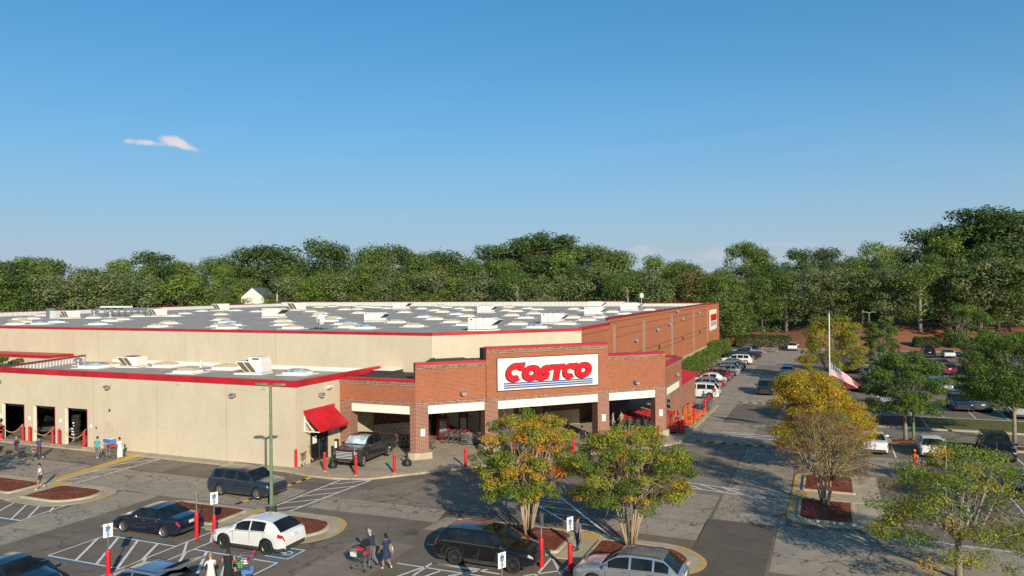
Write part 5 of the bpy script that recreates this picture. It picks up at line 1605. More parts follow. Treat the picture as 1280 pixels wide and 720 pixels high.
MB().add([tgp(0.05, -0.62, -0.004), tgp(0.05, 0.62, -0.004), tgp(0.95, 0.66, -0.004), tgp(0.95, -0.66, -0.004)], [(0, 1, 2, 3)]).build('tailgate_lining', MAT['charcoal'], o)
MB().box(-L_ / 2 + 0.02, -L_ / 2 + 0.7, -0.66, 0.66, 0.98, 1.30).build('boot_opening', MAT['black'], sb)
# cars along the brick side wall, nose to the hedge (near to far)
side_row = [(91.0, 'van', 'white', 'white van nearest the red side canopy'), (93.6, 'hatch', 'pale', 'pale hatchback between the white van and the silver wagon'), (96.6, 'wagon', 'silver', 'silver wagon in the side row beside the walker in red'),
            (99.6, 'sedan', 'red', 'dark red sedan behind the silver wagon in the side row'), (102.4, 'crossover', 'white', 'white car half hidden beyond the dark red sedan'), (105.3, 'sedan', 'slate', 'blue-black sedan beyond the half hidden white car'),
            (108.2, 'suv', 'red', 'bright red car in the middle of the side row'), (111.2, 'hatch', 'red', 'second of the two adjoining red cars in the side row'), (114.2, 'wagon', 'silver', 'silver car just beyond the red pair in the side row'), (117.2, 'suv', 'grey', 'grey car between two silver cars in the side row'),
            (120.2, 'suv', 'silver', 'silver car three places before the big white one in the side row'), (123.4, 'sedan', 'gunmetal', 'gunmetal sedan two places before the big white one in the side row'), (126.6, 'sedan', 'silver', 'pale silver sedan in front of the big white one in the side row'), (131.2, 'suv_big', 'white', 'big white four-wheel-drive far down the side row'),
            (136.5, 'suv', 'black', 'black car just past the big white one in the side row'), (141.0, 'pickup', 'gunmetal', 'dark pickup near the far end of the side row'), (147.0, 'pickup', 'silver', 'silver pickup at the far end of the side row'), (153.0, 'suv', 'black', 'black car farthest along the side row')]
for y, m, p, lab in side_row:
    rr = random.Random(int(y * 7))
    place_car(m, lab, 'car', (-14.45 + rr.uniform(-0.25, 0.35) + (SPECS[m]['L'] - 4.8) / 2, y, 0), LEFT + rr.uniform(-0.03, 0.03), p, 'cars along the brick side wall')
place_car('suv_big', 'black car driving towards the viewer down the side lane', 'car', (-7.0, 96.6, 0), TOWARD, 'black', name='moving_car')
place_car('sedan', 'blue-grey sedan driving away down the side lane', 'car', (-5.5, 116.6, 0), AWAY, 'silver_blue', name='moving_car')
place_car('suv', 'white car alone at the far end of the side lane', 'car', (-6.6, 163.2, 0), AWAY, 'white')
# right lot
place_car('sedan', 'white sedan behind the yellow tree, facing away', 'car', (3.25, 66.2, 0), AWAY, 'white')
place_car('hatch', 'white hatchback half hidden behind the nearest right-hand tree', 'car', (7.2, 66.0, 0), AWAY, 'white')
place_car('suv_big', 'black four-wheel-drive facing the viewer at the right edge', 'car', (11.6, 66.6, 0), TOWARD, 'black')
place_car('sedan', 'dark blue sedan at the right edge behind the nearest tree', 'car', (10.6, 55.4, 0), TOWARD + 0.5, 'blue', name='moving_car')
def at_px(px, py, m, paint, head, lab, grp='cars in the far right lot'):
    """px,py = where the nearest end of the car meets the ground"""
    p = G(px, py)
    off = SPECS[m]['L'] / 2 - 0.6
    return place_car(m, lab, 'car', (p.x, p.y + off, 0), head, paint, grp)
at_px(1113, 511, 'suv', 'white', TOWARD, 'white car beside the small white post in the right lot')
at_px(1150, 512, 'wagon', 'silver', AWAY, 'silver car under the mid-lot tree, nearest the grass strip')
at_px(1203, 515, 'suv_big', 'navy', TOWARD, 'dark blue four-wheel-drive above the grass strip in the right lot')
at_px(1228, 515, 'sedan', 'grey', AWAY, 'grey car right of the dark blue four-wheel-drive in the right lot')
at_px(1066, 489, 'suv', 'red', AWAY, 'dark red car beneath the tip of the flag')
at_px(1090, 492, 'wagon', 'gunmetal', TOWARD, 'gunmetal car right of the flag tip')
at_px(1181, 491, 'sedan', 'silver', AWAY, 'silver sedan with red lamps in the middle of the right lot')
at_px(1172, 480, 'sedan', 'silver_blue', TOWARD, 'blue-silver sedan just beyond the silver sedan in the right lot')
at_px(1222, 478, 'suv', 'gunmetal', AWAY, 'dark car behind the big right-hand tree in the right lot')
at_px(1187, 469, 'suv', 'red', AWAY, 'red car in the middle of the right lot')
at_px(1179, 462, 'sedan', 'gunmetal', AWAY, 'dark sedan just beyond the red car in the right lot')
at_px(1156, 466, 'suv', 'navy', TOWARD, 'navy car left of the red car in the right lot')
at_px(1097, 465, 'sedan', 'silver', TOWARD, 'small silver sedan behind the thin tree, right of the flag')
at_px(1071, 466, 'suv', 'silver', TOWARD, 'silver car just right of the flagpole in the right lot')
at_px(1058, 466, 'wagon', 'gunmetal', AWAY, 'dark car just left of the silver one by the flagpole')
at_px(1162, 447.5, 'suv_big', 'black', AWAY, 'black car with red lamps beyond the far grass strip')
at_px(1187, 448, 'sedan', 'white', AWAY, 'white car beyond the far grass strip')
at_px(1212, 447, 'suv', 'grey', TOWARD, 'grey car at the far right beyond the grass strip')
at_px(1146, 437, 'sedan', 'grey', TOWARD, 'grey sedan at the foot of the red bank')
at_px(1166, 437, 'pickup', 'silver', TOWARD, 'pale pickup at the foot of the red bank')
at_px(1085, 440, 'suv', 'black', AWAY, 'black car in the shade at the foot of the red bank')
at_px(1262, 460, 'suv', 'silver_blue', TOWARD, 'blue-silver car at the right edge of the far lot')
at_px(1247, 480, 'suv', 'white', AWAY, 'white car behind the right-hand tree crown')
at_px(1140, 492, 'hatch', 'navy', AWAY, 'navy hatchback behind the mid-lot tree crown')
# more cars fill the double rows of the right lot
rc = random.Random(31)
taken = [(o.location.x, o.location.y) for o in bpy.data.objects if o.type == 'EMPTY' and o.get('category') in ('car', 'truck')]
for row_n, (yc, head) in enumerate([(87.4, AWAY), (92.6, TOWARD), (107.5, AWAY), (112.7, TOWARD), (126.4, AWAY), (131.5, TOWARD), (162.8, AWAY)]):
    k = 0
    for i in range(20):
        x = 6.3 + i * 2.75
        if rc.random() > 0.62 or any(abs(x - a) < 2.6 and abs(yc - b) < 5.2 for a, b in taken): continue
        k += 1
        m = rc.choice(['sedan', 'suv', 'wagon', 'crossover', 'hatch', 'suv_big', 'van', 'pickup'])
        p = rc.choice(['white', 'silver', 'black', 'grey', 'gunmetal', 'navy', 'silver_blue', 'red', 'pale', 'blue', 'white', 'silver'])
        place_car(m, '%s %s, %s from the left in the %s row of the right lot' % (p.replace('_', ' '), {'suv': 'car', 'suv_big': 'large car', 'hatch': 'hatchback'}.get(m, m), ordinal(k), ordinal(row_n + 1)), 'car', (x + rc.uniform(-0.15, 0.15), yc + rc.uniform(-0.3, 0.3), 0), head, p, 'cars filling the right lot')
# vehicle on the lift inside the middle tyre bay
lift = place_car('suv', 'dark car with pale wheels inside the middle tyre bay', 'car', (-65.9, 47.7, 0.35), TOWARD + 0.9, 'black')
# ------------------------------------------------------------------ people
SKIN = {'light': flat('skin_light', (0.50, 0.29, 0.20), 0.6, var=0.06), 'tan': flat('skin_tan', (0.34, 0.18, 0.115), 0.6, var=0.06), 'dark': flat('skin_dark', (0.12, 0.06, 0.04), 0.6, var=0.06)}
CLOTH = {}
def cloth(c, name):
    if name not in CLOTH: CLOTH[name] = flat('cloth_' + name, c, 0.9, var=0.15, scale=6)
    return CLOTH[name]
CL = dict(white=(0.68, 0.67, 0.65), black=(0.012, 0.012, 0.014), navy=(0.02, 0.03, 0.07), teal=(0.03, 0.34, 0.37), pink=(0.42, 0.13, 0.25), blue=(0.03, 0.08, 0.20), grey=(0.16, 0.16, 0.17), jeans=(0.07, 0.11, 0.19),
          khaki=(0.36, 0.29, 0.19), brown=(0.09, 0.032, 0.03), orange=(0.85, 0.16, 0.02), red=(0.42, 0.02, 0.03), maroon=(0.25, 0.03, 0.05), sage=(0.24, 0.33, 0.28), green=(0.10, 0.2, 0.08), cream=(0.6, 0.52, 0.42))
def M_(n): return cloth(CL[n], n)
def person(label, loc, heading, height=1.72, skin='light', top='white', bottom='jeans', shoes='white', hair='brown', sleeves='short', legs='long', stride=0.0,
           arms=((0.12, 0.05), (0.12, 0.05)), bend=0.0, dress=False, long_hair=False, cap=None, sit=False, lean=0.0, build=1.0, group=None, bag=None):
    """body is one skinned mesh. arms = per side (shoulder swing forward, elbow bend) in radians"""
    H = height
    s = H / 1.72
    V, E, Rd, Z = [], [], [], []
    def v(p, r, parent, zone):
        V.append(Vector(p)); Rd.append(r); Z.append(zone)
        if parent is not None: E.append((parent, len(V) - 1))
        return len(V) - 1
    hip_h = 0.92 * s if not sit else 0.48 * s
    def torso(p, dx=0, side=0, up=0):
        pass
    cb, sb_ = cos(bend), sin(bend)
    def T(f, l, u):       # torso frame: f forward, l left, u up from hip
        return (f * cb + u * sb_, l, hip_h + u * cb - f * sb_)
    bw = build
    pel = v(T(0, 0, 0), (0.135 * s * bw, 0.105 * s * bw), None, 'b')
    wai = v(T(0, 0, 0.14 * s), (0.125 * s * bw, 0.095 * s * bw), pel, 't')
    che = v(T(0.0, 0, 0.34 * s), (0.15 * s * bw, 0.105 * s * bw), wai, 't')
    nb = v(T(0.0, 0, 0.48 * s), (0.075 * s, 0.07 * s), che, 't')
    nk = v(T(0.02 * s, 0, 0.54 * s), (0.052 * s, 0.052 * s), nb, 's')
    hd0 = v(T(0.035 * s, 0, 0.60 * s), (0.066 * s, 0.072 * s), nk, 's')
    hd1 = v(T(0.035 * s, 0, 0.68 * s), (0.080 * s, 0.090 * s), hd0, 's')
    hd2 = v(T(0.025 * s, 0, 0.755 * s), (0.062 * s, 0.072 * s), hd1, 'h')
    nose = v(T(0.125 * s, 0, 0.655 * s), (0.014 * s, 0.014 * s), hd1, 's')
    hands = []
    for k, sd in enumerate((1, -1)):
        sw, eb = arms[k][:2]
        out = arms[k][2] if len(arms[k]) > 2 else 0.12
        sh = v(T(0, sd * 0.175 * s * bw, 0.44 * s), (0.062 * s, 0.062 * s), che, 't')
        ua = Vector((sin(sw) * cos(out), sd * sin(out), -cos(sw) * cos(out)))
        p0 = Vector(T(0, sd * 0.20 * s * bw, 0.43 * s))
        p1 = p0 + ua * 0.29 * s
        el = v(p0.lerp(p1, 0.55), (0.052 * s, 0.052 * s), sh, 't' if sleeves != 'none' else 's')
        el = v(p1, (0.040 * s, 0.040 * s), el, 't' if sleeves == 'long' else 's')
        fa = Vector((sin(sw + eb) * cos(out * 0.5), sd * sin(out * 0.3), -cos(sw + eb) * cos(out * 0.5)))
        p2 = p1 + fa * 0.25 * s
        wr_ = v(p2, (0.028 * s, 0.028 * s), el, 't' if sleeves == 'long' else 's')
        side = Vector((-fa.z, 0, fa.x))
        if side.length < 0.1: side = Vector((1, 0, 0))
        side.normalize()
        pa = v(p2 + fa * 0.075 * s, (0.020 * s, 0.036 * s), wr_, 's')
        palm = p2 + fa * 0.085 * s
        inn = Vector((0, -sd, 0))
        for j, (off, ln) in enumerate(((-0.027, 0.07), (-0.009, 0.085), (0.009, 0.08), (0.027, 0.06))):
            a = v(palm + side * off * s + fa * ln * 0.5 * s, (0.0085 * s, 0.0085 * s), pa, 's')
            v(palm + side * off * s + fa * ln * 0.85 * s + inn * 0.025 * s, (0.0075 * s, 0.0075 * s), a, 's')
        a = v(p2 + fa * 0.05 * s + side * 0.045 * s + inn * 0.015 * s, (0.010 * s, 0.010 * s), pa, 's')
        v(p2 + fa * 0.085 * s + side * 0.06 * s + inn * 0.025 * s, (0.008 * s, 0.008 * s), a, 's')
        hands.append(palm)
    for k, sd in enumerate((1, -1)):
        an = stride * sd
        hp = Vector((0, sd * 0.095 * s, hip_h - 0.04 * s))
        hpv = v(hp, (0.098 * s * bw, 0.098 * s * bw), pel, 'b')
        if sit:
            kn = hp + Vector((0.40 * s, sd * 0.06, 0.02)); ft = kn + Vector((-0.05, 0, -(kn.z - 0.07)))
        else:
            kn = hp + Vector((sin(an + (0.25 if an < 0 and stride else 0)) * 0.42 * s, 0, -cos(an) * 0.42 * s))
            a2 = an - (0.55 if an < 0 else 0.1) * (1 if stride else 0)
            ft = kn + Vector((sin(a2) * 0.40 * s, 0, -cos(a2) * 0.40 * s))
        md = hp.lerp(kn, 0.5)
        lz = 'b' if legs == 'long' else ('b' if legs == 'short' else 's')
        t1 = v(md, (0.082 * s * bw, 0.082 * s * bw), hpv, 'b' if legs != 'bare' else 's')
        k1 = v(kn, (0.058 * s, 0.058 * s), t1, 'b' if legs in ('long',) else 's')
        c1 = v(kn.lerp(ft, 0.35), (0.058 * s, 0.058 * s), k1, 'b' if legs == 'long' else 's')
        f1 = v(ft, (0.037 * s, 0.037 * s), c1, 'b' if legs == 'long' else 's')
        h1 = v(ft + Vector((-0.03 * s, 0, -0.05 * s)), (0.036 * s, 0.036 * s), f1, 'x')
        v(ft + Vector((0.15 * s, sd * 0.02, -0.055 * s)), (0.038 * s, 0.028 * s), f1, 'x')
    zmin = min(p.z - min(r) * 0.8 for p, r in zip(V, Rd))
    for p in V: p.z -= zmin
    me = bpy.data.meshes.new('person_skeleton')
    me.from_pydata([tuple(p) for p in V], E, [])
    ob = bpy.data.objects.new('person_skeleton', me)
    col.objects.link(ob)
    md_ = ob.modifiers.new('Skin', 'SKIN')
    md_.use_smooth_shade = True
    sv = me.skin_vertices[0].data
    for i, r in enumerate(Rd): sv[i].radius = r
    sv[0].use_root = True
    ss = ob.modifiers.new('Sub', 'SUBSURF'); ss.levels = 1
    dg = bpy.context.evaluated_depsgraph_get()
    me2 = bpy.data.meshes.new_from_object(ob.evaluated_get(dg))
    bpy.data.objects.remove(ob)
    zones = {'s': 0, 't': 1, 'b': 2, 'x': 3, 'h': 0}
    me2.materials.clear()
    for m in (SKIN[skin], M_(top), M_(bottom), M_(shoes)): me2.materials.append(m)
    segs = [(V[a], V[b], Z[b] if Z[b] != 'h' else 's') for a, b in E]
    A = np.array([s_[0] for s_ in segs]); B = np.array([s_[1] for s_ in segs]) - A
    LL = np.maximum((B * B).sum(1), 1e-9)
    zid = np.array([zones[s_[2]] for s_ in segs])
    for p in me2.polygons:
        c = np.array(p.center)
        t = np.clip(((c - A) * B).sum(1) / LL, 0, 1)
        d = ((A + B * t[:, None] - c) ** 2).sum(1)
        p.material_index = int(zid[d.argmin()])
    me2.polygons.foreach_set('use_smooth', [True] * len(me2.polygons))
    me2.name = 'person_body'
    root = thing('person', label, 'person', loc, heading, group)
    mobj('body', me2, None, root)
    # hair cap, face details
    hc = Vector(V[hd1]) ; fw = Vector((cb, 0, -sb_)); up = Vector((sb_, 0, cb))
    mb_ = MB()
    n, k = 10, 6
    vs_ = []
    for j in range(k + 1):
        ph = pi * 0.56 * j / k
        for i in range(n):
            th = 2 * pi * i / n
            f, l, u = sin(ph) * cos(th), sin(ph) * sin(th), cos(ph)
            cut = 0.02 if f > 0.3 else (-0.035 if f < 0 else 0)
            drop = (0.10 if long_hair else 0.0) * max(0, -f) * (j / k)
            q = hc + fw * (f * 0.100 * s - 0.012 * s) + Vector((0, 1, 0)) * l * 0.090 * s + up * (u * 0.112 * s + 0.03 * s + cut - drop)
            vs_.append(q)
    fs = [(j * n + i, j * n + (i + 1) % n, (j + 1) * n + (i + 1) % n, (j + 1) * n + i) for j in range(k) for i in range(n)]
    mb_.add(vs_, fs)
    hair_c = {'brown': (0.035, 0.018, 0.010), 'black': (0.008, 0.007, 0.007), 'grey': (0.32, 0.31, 0.30), 'blond': (0.30, 0.20, 0.10)}[hair]
    mb_.build('hair' if not cap else 'cap', cloth(hair_c, 'hair_' + hair) if not cap else M_(cap), root, uv=False, smooth=180)
    ey = MB()
    for sd in (-1, 1):
        ey.cyl(hc + fw * 0.078 * s + Vector((0, sd * 0.032 * s, 0)) + up * 0.0, hc + fw * 0.088 * s + Vector((0, sd * 0.032 * s, 0)), 0.011 * s, 0.009 * s, 6)
    ey.build('eyes', MAT['black'], root, uv=False)
    MB().obox(hc + fw * 0.084 * s - up * 0.055 * s, fw * 0.006, Vector((0, 0.024 * s, 0)), up * 0.006 * s).build('mouth', cloth((0.3, 0.08, 0.07), 'lips'), root, uv=False)
    if dress:
        mb_ = MB()
        prof = [(0.30, 0.135, 0.11), (0.12, 0.145, 0.12), (0.0, 0.17, 0.15), (-0.2, 0.20, 0.19), (-0.42 if dress is True else -dress, 0.225, 0.22)]
        n = 14
        vs_ = []
        base = V[pel]
        for (u, rx, ry) in prof:
            for i in range(n):
                t = 2 * pi * i / n
                w_ = 1 + 0.05 * sin(5 * t) * (1 if u < -0.1 else 0)
                f, l = cos(t) * ry * s * w_, sin(t) * rx * s * w_
                if u > 0: vs_.append(base + fw * f + Vector((0, l, 0)) + up * u * s)
                else: vs_.append(base + Vector((f, l, u * s)))
        mb_.add(vs_, [(j * n + i, j * n + (i + 1) % n, (j + 1) * n + (i + 1) % n, (j + 1) * n + i) for j in range(len(prof) - 1) for i in range(n)])
        mb_.build('dress', M_(top), root, uv=False, smooth=180)
    if bag:
        MB().obox(Vector((-0.02, -0.26 * s, V[pel].z + 0.02)), (0.12, 0, 0), (0, 0.04, 0), (0, 0, 0.11)).bar(Vector((0, -0.24 * s, V[pel].z + 0.1)), Vector((0, 0.1, V[nb].z)), 0.03, 0.015).build('shoulder_bag', M_(bag), root, uv=False)
    return root
PUSH = ((0.55, 0.75), (0.55, 0.75))
WALK = ((0.35, 0.25), (-0.35, 0.2))
def onp(px, py, z=0.0):
    p = G(px, py, z); return (p.x, p.y, z)
person('person in white T-shirt and dark shorts crossing towards the mulch island', onp(50, 612), -2.0, 1.75, 'tan', 'white', 'navy', 'white', 'black', stride=0.3, legs='short', arms=WALK)
person('person in pink shirt and pale shorts left of the tyre bays', onp(21, 572), -1.2, 1.68, 'light', 'pink', 'cream', 'white', 'blond', stride=0.28, legs='short', arms=WALK)
person('person in blue shirt and brown trousers pushing a loaded cart by the bays', onp(49, 574), pi + 0.1, 1.78, 'light', 'blue', 'brown', 'white', 'black', stride=0.25, arms=PUSH)
person('person in teal T-shirt and grey trousers ahead of a loaded cart', onp(122, 574), 2.2, 1.78, 'light', 'teal', 'grey', 'white', 'brown', stride=0.3, arms=WALK)
person('person in long white dress pushing a cart with blue boxes', onp(150, 573.5), pi - 0.2, 1.66, 'tan', 'white', 'white', 'cream', 'black', stride=0.1, legs='bare', dress=0.78, arms=PUSH)
person('grey-haired person in navy shirt pushing a full cart across the lane', onp(466, 709), pi - 0.15, 1.78, 'light', 'navy', 'grey', 'black', 'grey', stride=0.2, legs='long', arms=((0.7, 0.6), (0.7, 0.6)), bend=0.22)
person('person in short navy dress walking beside a full cart', onp(483, 712), pi - 0.4, 1.68, 'tan', 'navy', 'navy', 'white', 'black', stride=0.25, legs='bare', dress=0.36, long_hair=True, arms=WALK, bag='cream')
person('person in beige clothes with a cart at the door under the red awning', onp(386, 579, 0.13), pi + 0.3, 1.72, 'light', 'khaki', 'khaki', 'black', 'grey', stride=0.3, legs='short', arms=PUSH)
person('person in black shirt walking on the entrance pavement between the trees', onp(728, 560, 0.13), 2.3, 1.78, 'tan', 'black', 'black', 'black', 'black', stride=0.25, legs='short', arms=WALK)
person('person in sage shirt and jeans under the right entrance bay', onp(766, 540, 0.13), 0.6, 1.78, 'light', 'sage', 'jeans', 'black', 'brown', stride=0.2, arms=WALK)
person('person in white shirt in the shade of the second entrance bay', onp(605, 549, 0.13), 2.0, 1.76, 'tan', 'white', 'black', 'black', 'black', arms=WALK)
person('person in blue cap inside the entrance behind the orange tree', onp(632, 545, 0.13), 2.0, 1.74, 'light', 'white', 'jeans', 'black', 'brown', cap='blue', stride=0.2, arms=WALK)
person('person in khaki by the carts under the right entrance bay', onp(777, 536, 0.13), 2.9, 1.66, 'tan', 'khaki', 'khaki', 'black', 'black', stride=0.1, arms=WALK)
person('person in red top and dark trousers beside the orange flat carts', onp(848, 541), 1.6, 1.74, 'tan', 'maroon', 'black', 'black', 'black', stride=0.22, arms=WALK)
person('person in red shirt and white trousers walking beside the side row of cars', onp(893, 501), -1.5, 1.74, 'tan', 'maroon', 'white', 'white', 'black', stride=0.25, arms=WALK)
person('person in white shirt just behind the one in red by the side row', onp(889, 497), -1.5, 1.7, 'light', 'white', 'khaki', 'black', 'blond', stride=0.2, arms=WALK)
person('person in grey shirt standing behind the sign bollard between the trees', onp(722, 690), 1.2, 1.78, 'tan', 'grey', 'navy', 'black', 'black', stride=0.2, arms=WALK)
person('worker in orange vest and orange trousers behind the row of carts', onp(1144, 595), -2.2, 1.8, 'dark', 'orange', 'orange', 'black', 'black', cap='orange', arms=((0.5, 0.6), (0.3, 0.4)))
person('person with fair hair in a white dress at the open tailgate', (-24.75, 25.15, 0), 2.6, 1.66, 'light', 'white', 'white', 'cream', 'blond', dress=0.5, legs='bare', arms=((0.6, 0.8), (0.5, 0.7)))
person('person in a sleeveless black outfit beside a loaded cart, bottom left', (-24.35, 25.75, 0), 2.2, 1.68, 'light', 'black', 'black', 'black', 'brown', dress=0.6, sleeves='none', long_hair=True, bend=0.18, build=1.2, arms=((0.5, 0.7), (0.5, 0.7)))
person('dark-bearded person in black crouching beside the loaded cart', (-23.45, 25.35, 0), 2.8, 1.74, 'tan', 'black', 'black', 'black', 'black', sit=True, bend=0.3, arms=((0.6, 0.5), (0.6, 0.5)))
person('small child in pink leaning over the loaded cart', (-25.2, 26.55, 0), 0.6, 1.2, 'light', 'pink', 'white', 'white', 'blond', bend=0.2, arms=PUSH)
# ------------------------------------------------------------------ bollards, signs, lamps
_b = MB().lathe([(0.0, 0), (0.105, 0.0), (0.105, 1.28), (0.095, 1.335), (0.06, 1.37), (0.0, 1.38)], 14)
BOLL_ME = _b.mesh('bollard', uv=False, smooth=50); BOLL_ME.materials.append(MAT['bollard'])
def bollard(p, label, group):
    o = bpy.data.objects.new('bollard', BOLL_ME); col.objects.link(o); o.location = p
    base = MB().lathe([(0.16, 0), (0.16, 0.03), (0.106, 0.04)], 14).build('base_collar', MAT['concrete'], o, uv=False)
    band = MB().lathe([(0.107, 1.12), (0.107, 1.20)], 14).build('reflective_band', MAT['dark_red'], o, uv=False)
    return tag(o, label, 'bollard', group)
for (px, py), lab in zip([(370, 585), (406, 589), (445, 594), (493, 591.5), (582, 584)],
                         ['red bollard beside the cart at the awning door', 'red bollard between the awning door and the pickup', 'red bollard in front of the pickup grille', 'red bollard beside the pickup, before the corner pier', 'red bollard left of the orange tree']):
    bollard(G(px, py, 0.13), lab, 'bollards along the entrance pavement')
for (x, y), lab in zip([(-21.9, 52.2), (-19.5, 54.8), (-18.3, 56.0), (-17.0, 57.4), (-14.9, 59.6), (-13.0, 62.0)],
                       ['red bollard behind the orange tree, left', 'red bollard behind the orange tree, right', 'red bollard in the gap between the two front trees, left', 'red bollard in the gap between the two front trees, right', 'red bollard behind the green tree crown', 'red bollard at the right corner pier']):
    bollard((x, y, 0.13), lab, 'bollards along the entrance pavement')
for (px, py), lab in zip([(1.5, 546), (28.5, 548.5), (37, 549.5), (65.5, 552.5), (73.8, 553.5), (105, 555.5)],
                         ['red bollard at the left edge by the tyre bays', 'red bollard at the right jamb of the left tyre bay', 'red bollard left of the two between the left and middle bays', 'red bollard at the right jamb of the middle tyre bay', 'red bollard between the middle and right bays', 'red bollard at the right jamb of the right tyre bay']):
    d_ = pix_dir(px, py)
    bollard((d_.x * 44.2 / d_.y, 44.2, 0.13), lab, 'bollards at the tyre bays')
for (x, y), lab in zip([(-11.8, 66.6), (-11.7, 72.6), (-11.6, 78.5)], ['red bollard left of the person in red at the side', 'red bollard in front of the orange flat carts', 'red bollard beside the cart pen']):
    bollard((x, y, 0.13), lab, 'bollards at the side pavement')
bollard((3.0, 69.6, 0.13), 'red bollard behind the white sedan', 'bollards in the right lot')
def sign_bollard(px, py, label, face=1, h=2.55):
    p = G(px, py)
    r = thing('accessible_parking_sign', label, 'sign', p, 0, 'accessible parking signs on red bollards')
    o = bpy.data.objects.new('bollard', BOLL_ME); col.objects.link(o); o.parent = r
    MB().cyl((0, 0, 1.36), (0, 0, h - 0.02), 0.03, n=6).build('post', MAT['galv'], r)
    s = MB().box(-0.012, 0.012, -0.19, 0.19, h - 0.62, h).build('sign_plate', MAT['sign_white'] if face else MAT['galv'], r)
    x = 0.0145
    for sd in (-1, 1):
        X = sd * x
        mbb = MB()
        mbb.add([(X, -0.10, h - 0.36), (X, 0.10, h - 0.36), (X, 0.10, h - 0.12), (X, -0.10, h - 0.12)], [(0, 1, 2, 3)])
        if face: mbb.build('blue_symbol_field', MAT['sign_blue'], s)
        m2 = MB()
        X2 = sd * (x + 0.003)
        def sq(y0, y1, z0, z1): m2.add([(X2, y0, z0), (X2, y1, z0), (X2, y1, z1), (X2, y0, z1)], [(0, 1, 2, 3)])
        if face:
            sq(-0.02, 0.02, h - 0.175, h - 0.14); sq(-0.018, 0.018, h - 0.27, h - 0.18); sq(-0.018, 0.06, h - 0.275, h - 0.25); sq(0.04, 0.06, h - 0.335, h - 0.275)
            pts = [(X2, -0.01 + 0.07 * cos(t), h - 0.28 + 0.06 * sin(t)) for t in np.linspace(2.2, 5.6, 8)]
            for a, b in zip(pts, pts[1:]): m2.bar(a, b, 0.012, 0.004)
            m2.build('wheelchair_symbol', MAT['sign_white'], s)
            m3 = MB(); X2 = sd * x
            for z in (h - 0.44, h - 0.50, h - 0.56):
                m3.add([(X2, -0.13, z), (X2, 0.13, z), (X2, 0.13, z + 0.025), (X2, -0.13, z + 0.025)], [(0, 1, 2, 3)])
            m3.build('printed_line', MAT['sign_blue'], s)
    r.rotation_euler = (0, 0, -pi / 4 + 0.3 if face else pi / 4)
    return r
sign_bollard(246, 672.5, 'grey-backed sign post on a red bollard behind the navy sedan', 0)
sign_bollard(268, 676.5, 'white accessible parking sign on a red bollard at the nose of the white crossover')
sign_bollard(135.5, 725, 'white accessible parking sign on a red bollard at the bottom left')
sign_bollard(677, 709, 'grey-backed sign post on a red bollard at the nose of the black four-wheel-drive', 0)
sign_bollard(713, 716, 'white accessible parking sign on a red bollard before the person in grey')
sign_bollard(628, 771, 'white sign plate poking up at the bottom edge in front of the black four-wheel-drive')

def lamp_post(p, label, h=7.55, m='green_metal', rot=0.0, ped=0.6):
    r = thing('lamp_post', label, 'lamp post', p, rot, 'lamp posts')
    MB().lathe([(0.0, 0), (0.30, 0), (0.30, ped - 0.05), (0.26, ped), (0, ped)], 14).build('pedestal', MAT['charcoal'], r)
    MB().box(-0.2, 0.2, -0.2, 0.2, ped, ped + 0.05).build('base_plate', MAT[m], r)
    MB().cyl((0, 0, ped + 0.04), (0, 0, h - 0.1), 0.11, 0.075, 10).build('pole', MAT[m], r)
    MB().bar((-0.25, 0, h - 0.12), (0.25, 0, h - 0.12), 0.1).build('arm', MAT[m], r)
    for sd in (-1, 1):
        pts = [(0.2, 0.10), (0.45, 0.20), (0.75, 0.17), (0.98, 0.04)]
        mbb = MB()
        n = len(pts)
        vs_ = []
        for x, w in pts: vs_ += [(sd * x, -w, h - 0.07), (sd * x, w, h - 0.07), (sd * x, w * 0.6, h + 0.03), (sd * x, -w * 0.6, h + 0.03)]
        fs = []
        for i in range(n - 1):
            for k in range(4):
                f = (i * 4 + k, i * 4 + (k + 1) % 4, (i + 1) * 4 + (k + 1) % 4, (i + 1) * 4 + k)
                fs.append(f if sd > 0 else f[::-1])
        fs += [(0, 1, 2, 3), tuple(4 * (n - 1) + k for k in (3, 2, 1, 0))]
        mbb.add(vs_, fs)
        mbb.build('lamp_head', MAT[m], r)
    return r
lamp_post(G(339.5, 645, 0.14), 'tall green twin-headed lamp post beside the white crossover', rot=0.15)
lamp_post(G(1087, 470), 'far green lamp post left of the thin tree in the right lot', 9.2, rot=0.3)
lamp_post(G(1041, 470), 'far lamp post just behind the flagpole', 7.4, rot=0.3)
lamp_post(G(1142, 553), 'slim lamp post in the nearer right planting strip', 5.2, rot=0.3, ped=0.3)
# floodlights high on the brick side wall
for i, (y, z) in enumerate([(81.4, 4.6), (86.3, 7.0), (98.2, 7.6), (106.6, 7.9), (116.8, 8.2), (112.4, 9.5), (132.7, 8.7)]):
    wall_lamp((XB, y, z), (1, 0), wB, 1.3)
for y in (84.5, 100, 117.7, 134.5):
    part('louvre_box', MB().box(XB + 0.001, XB + 0.12, y - 0.3, y + 0.3, 4.8, 5.4), MAT['charcoal'], wB)
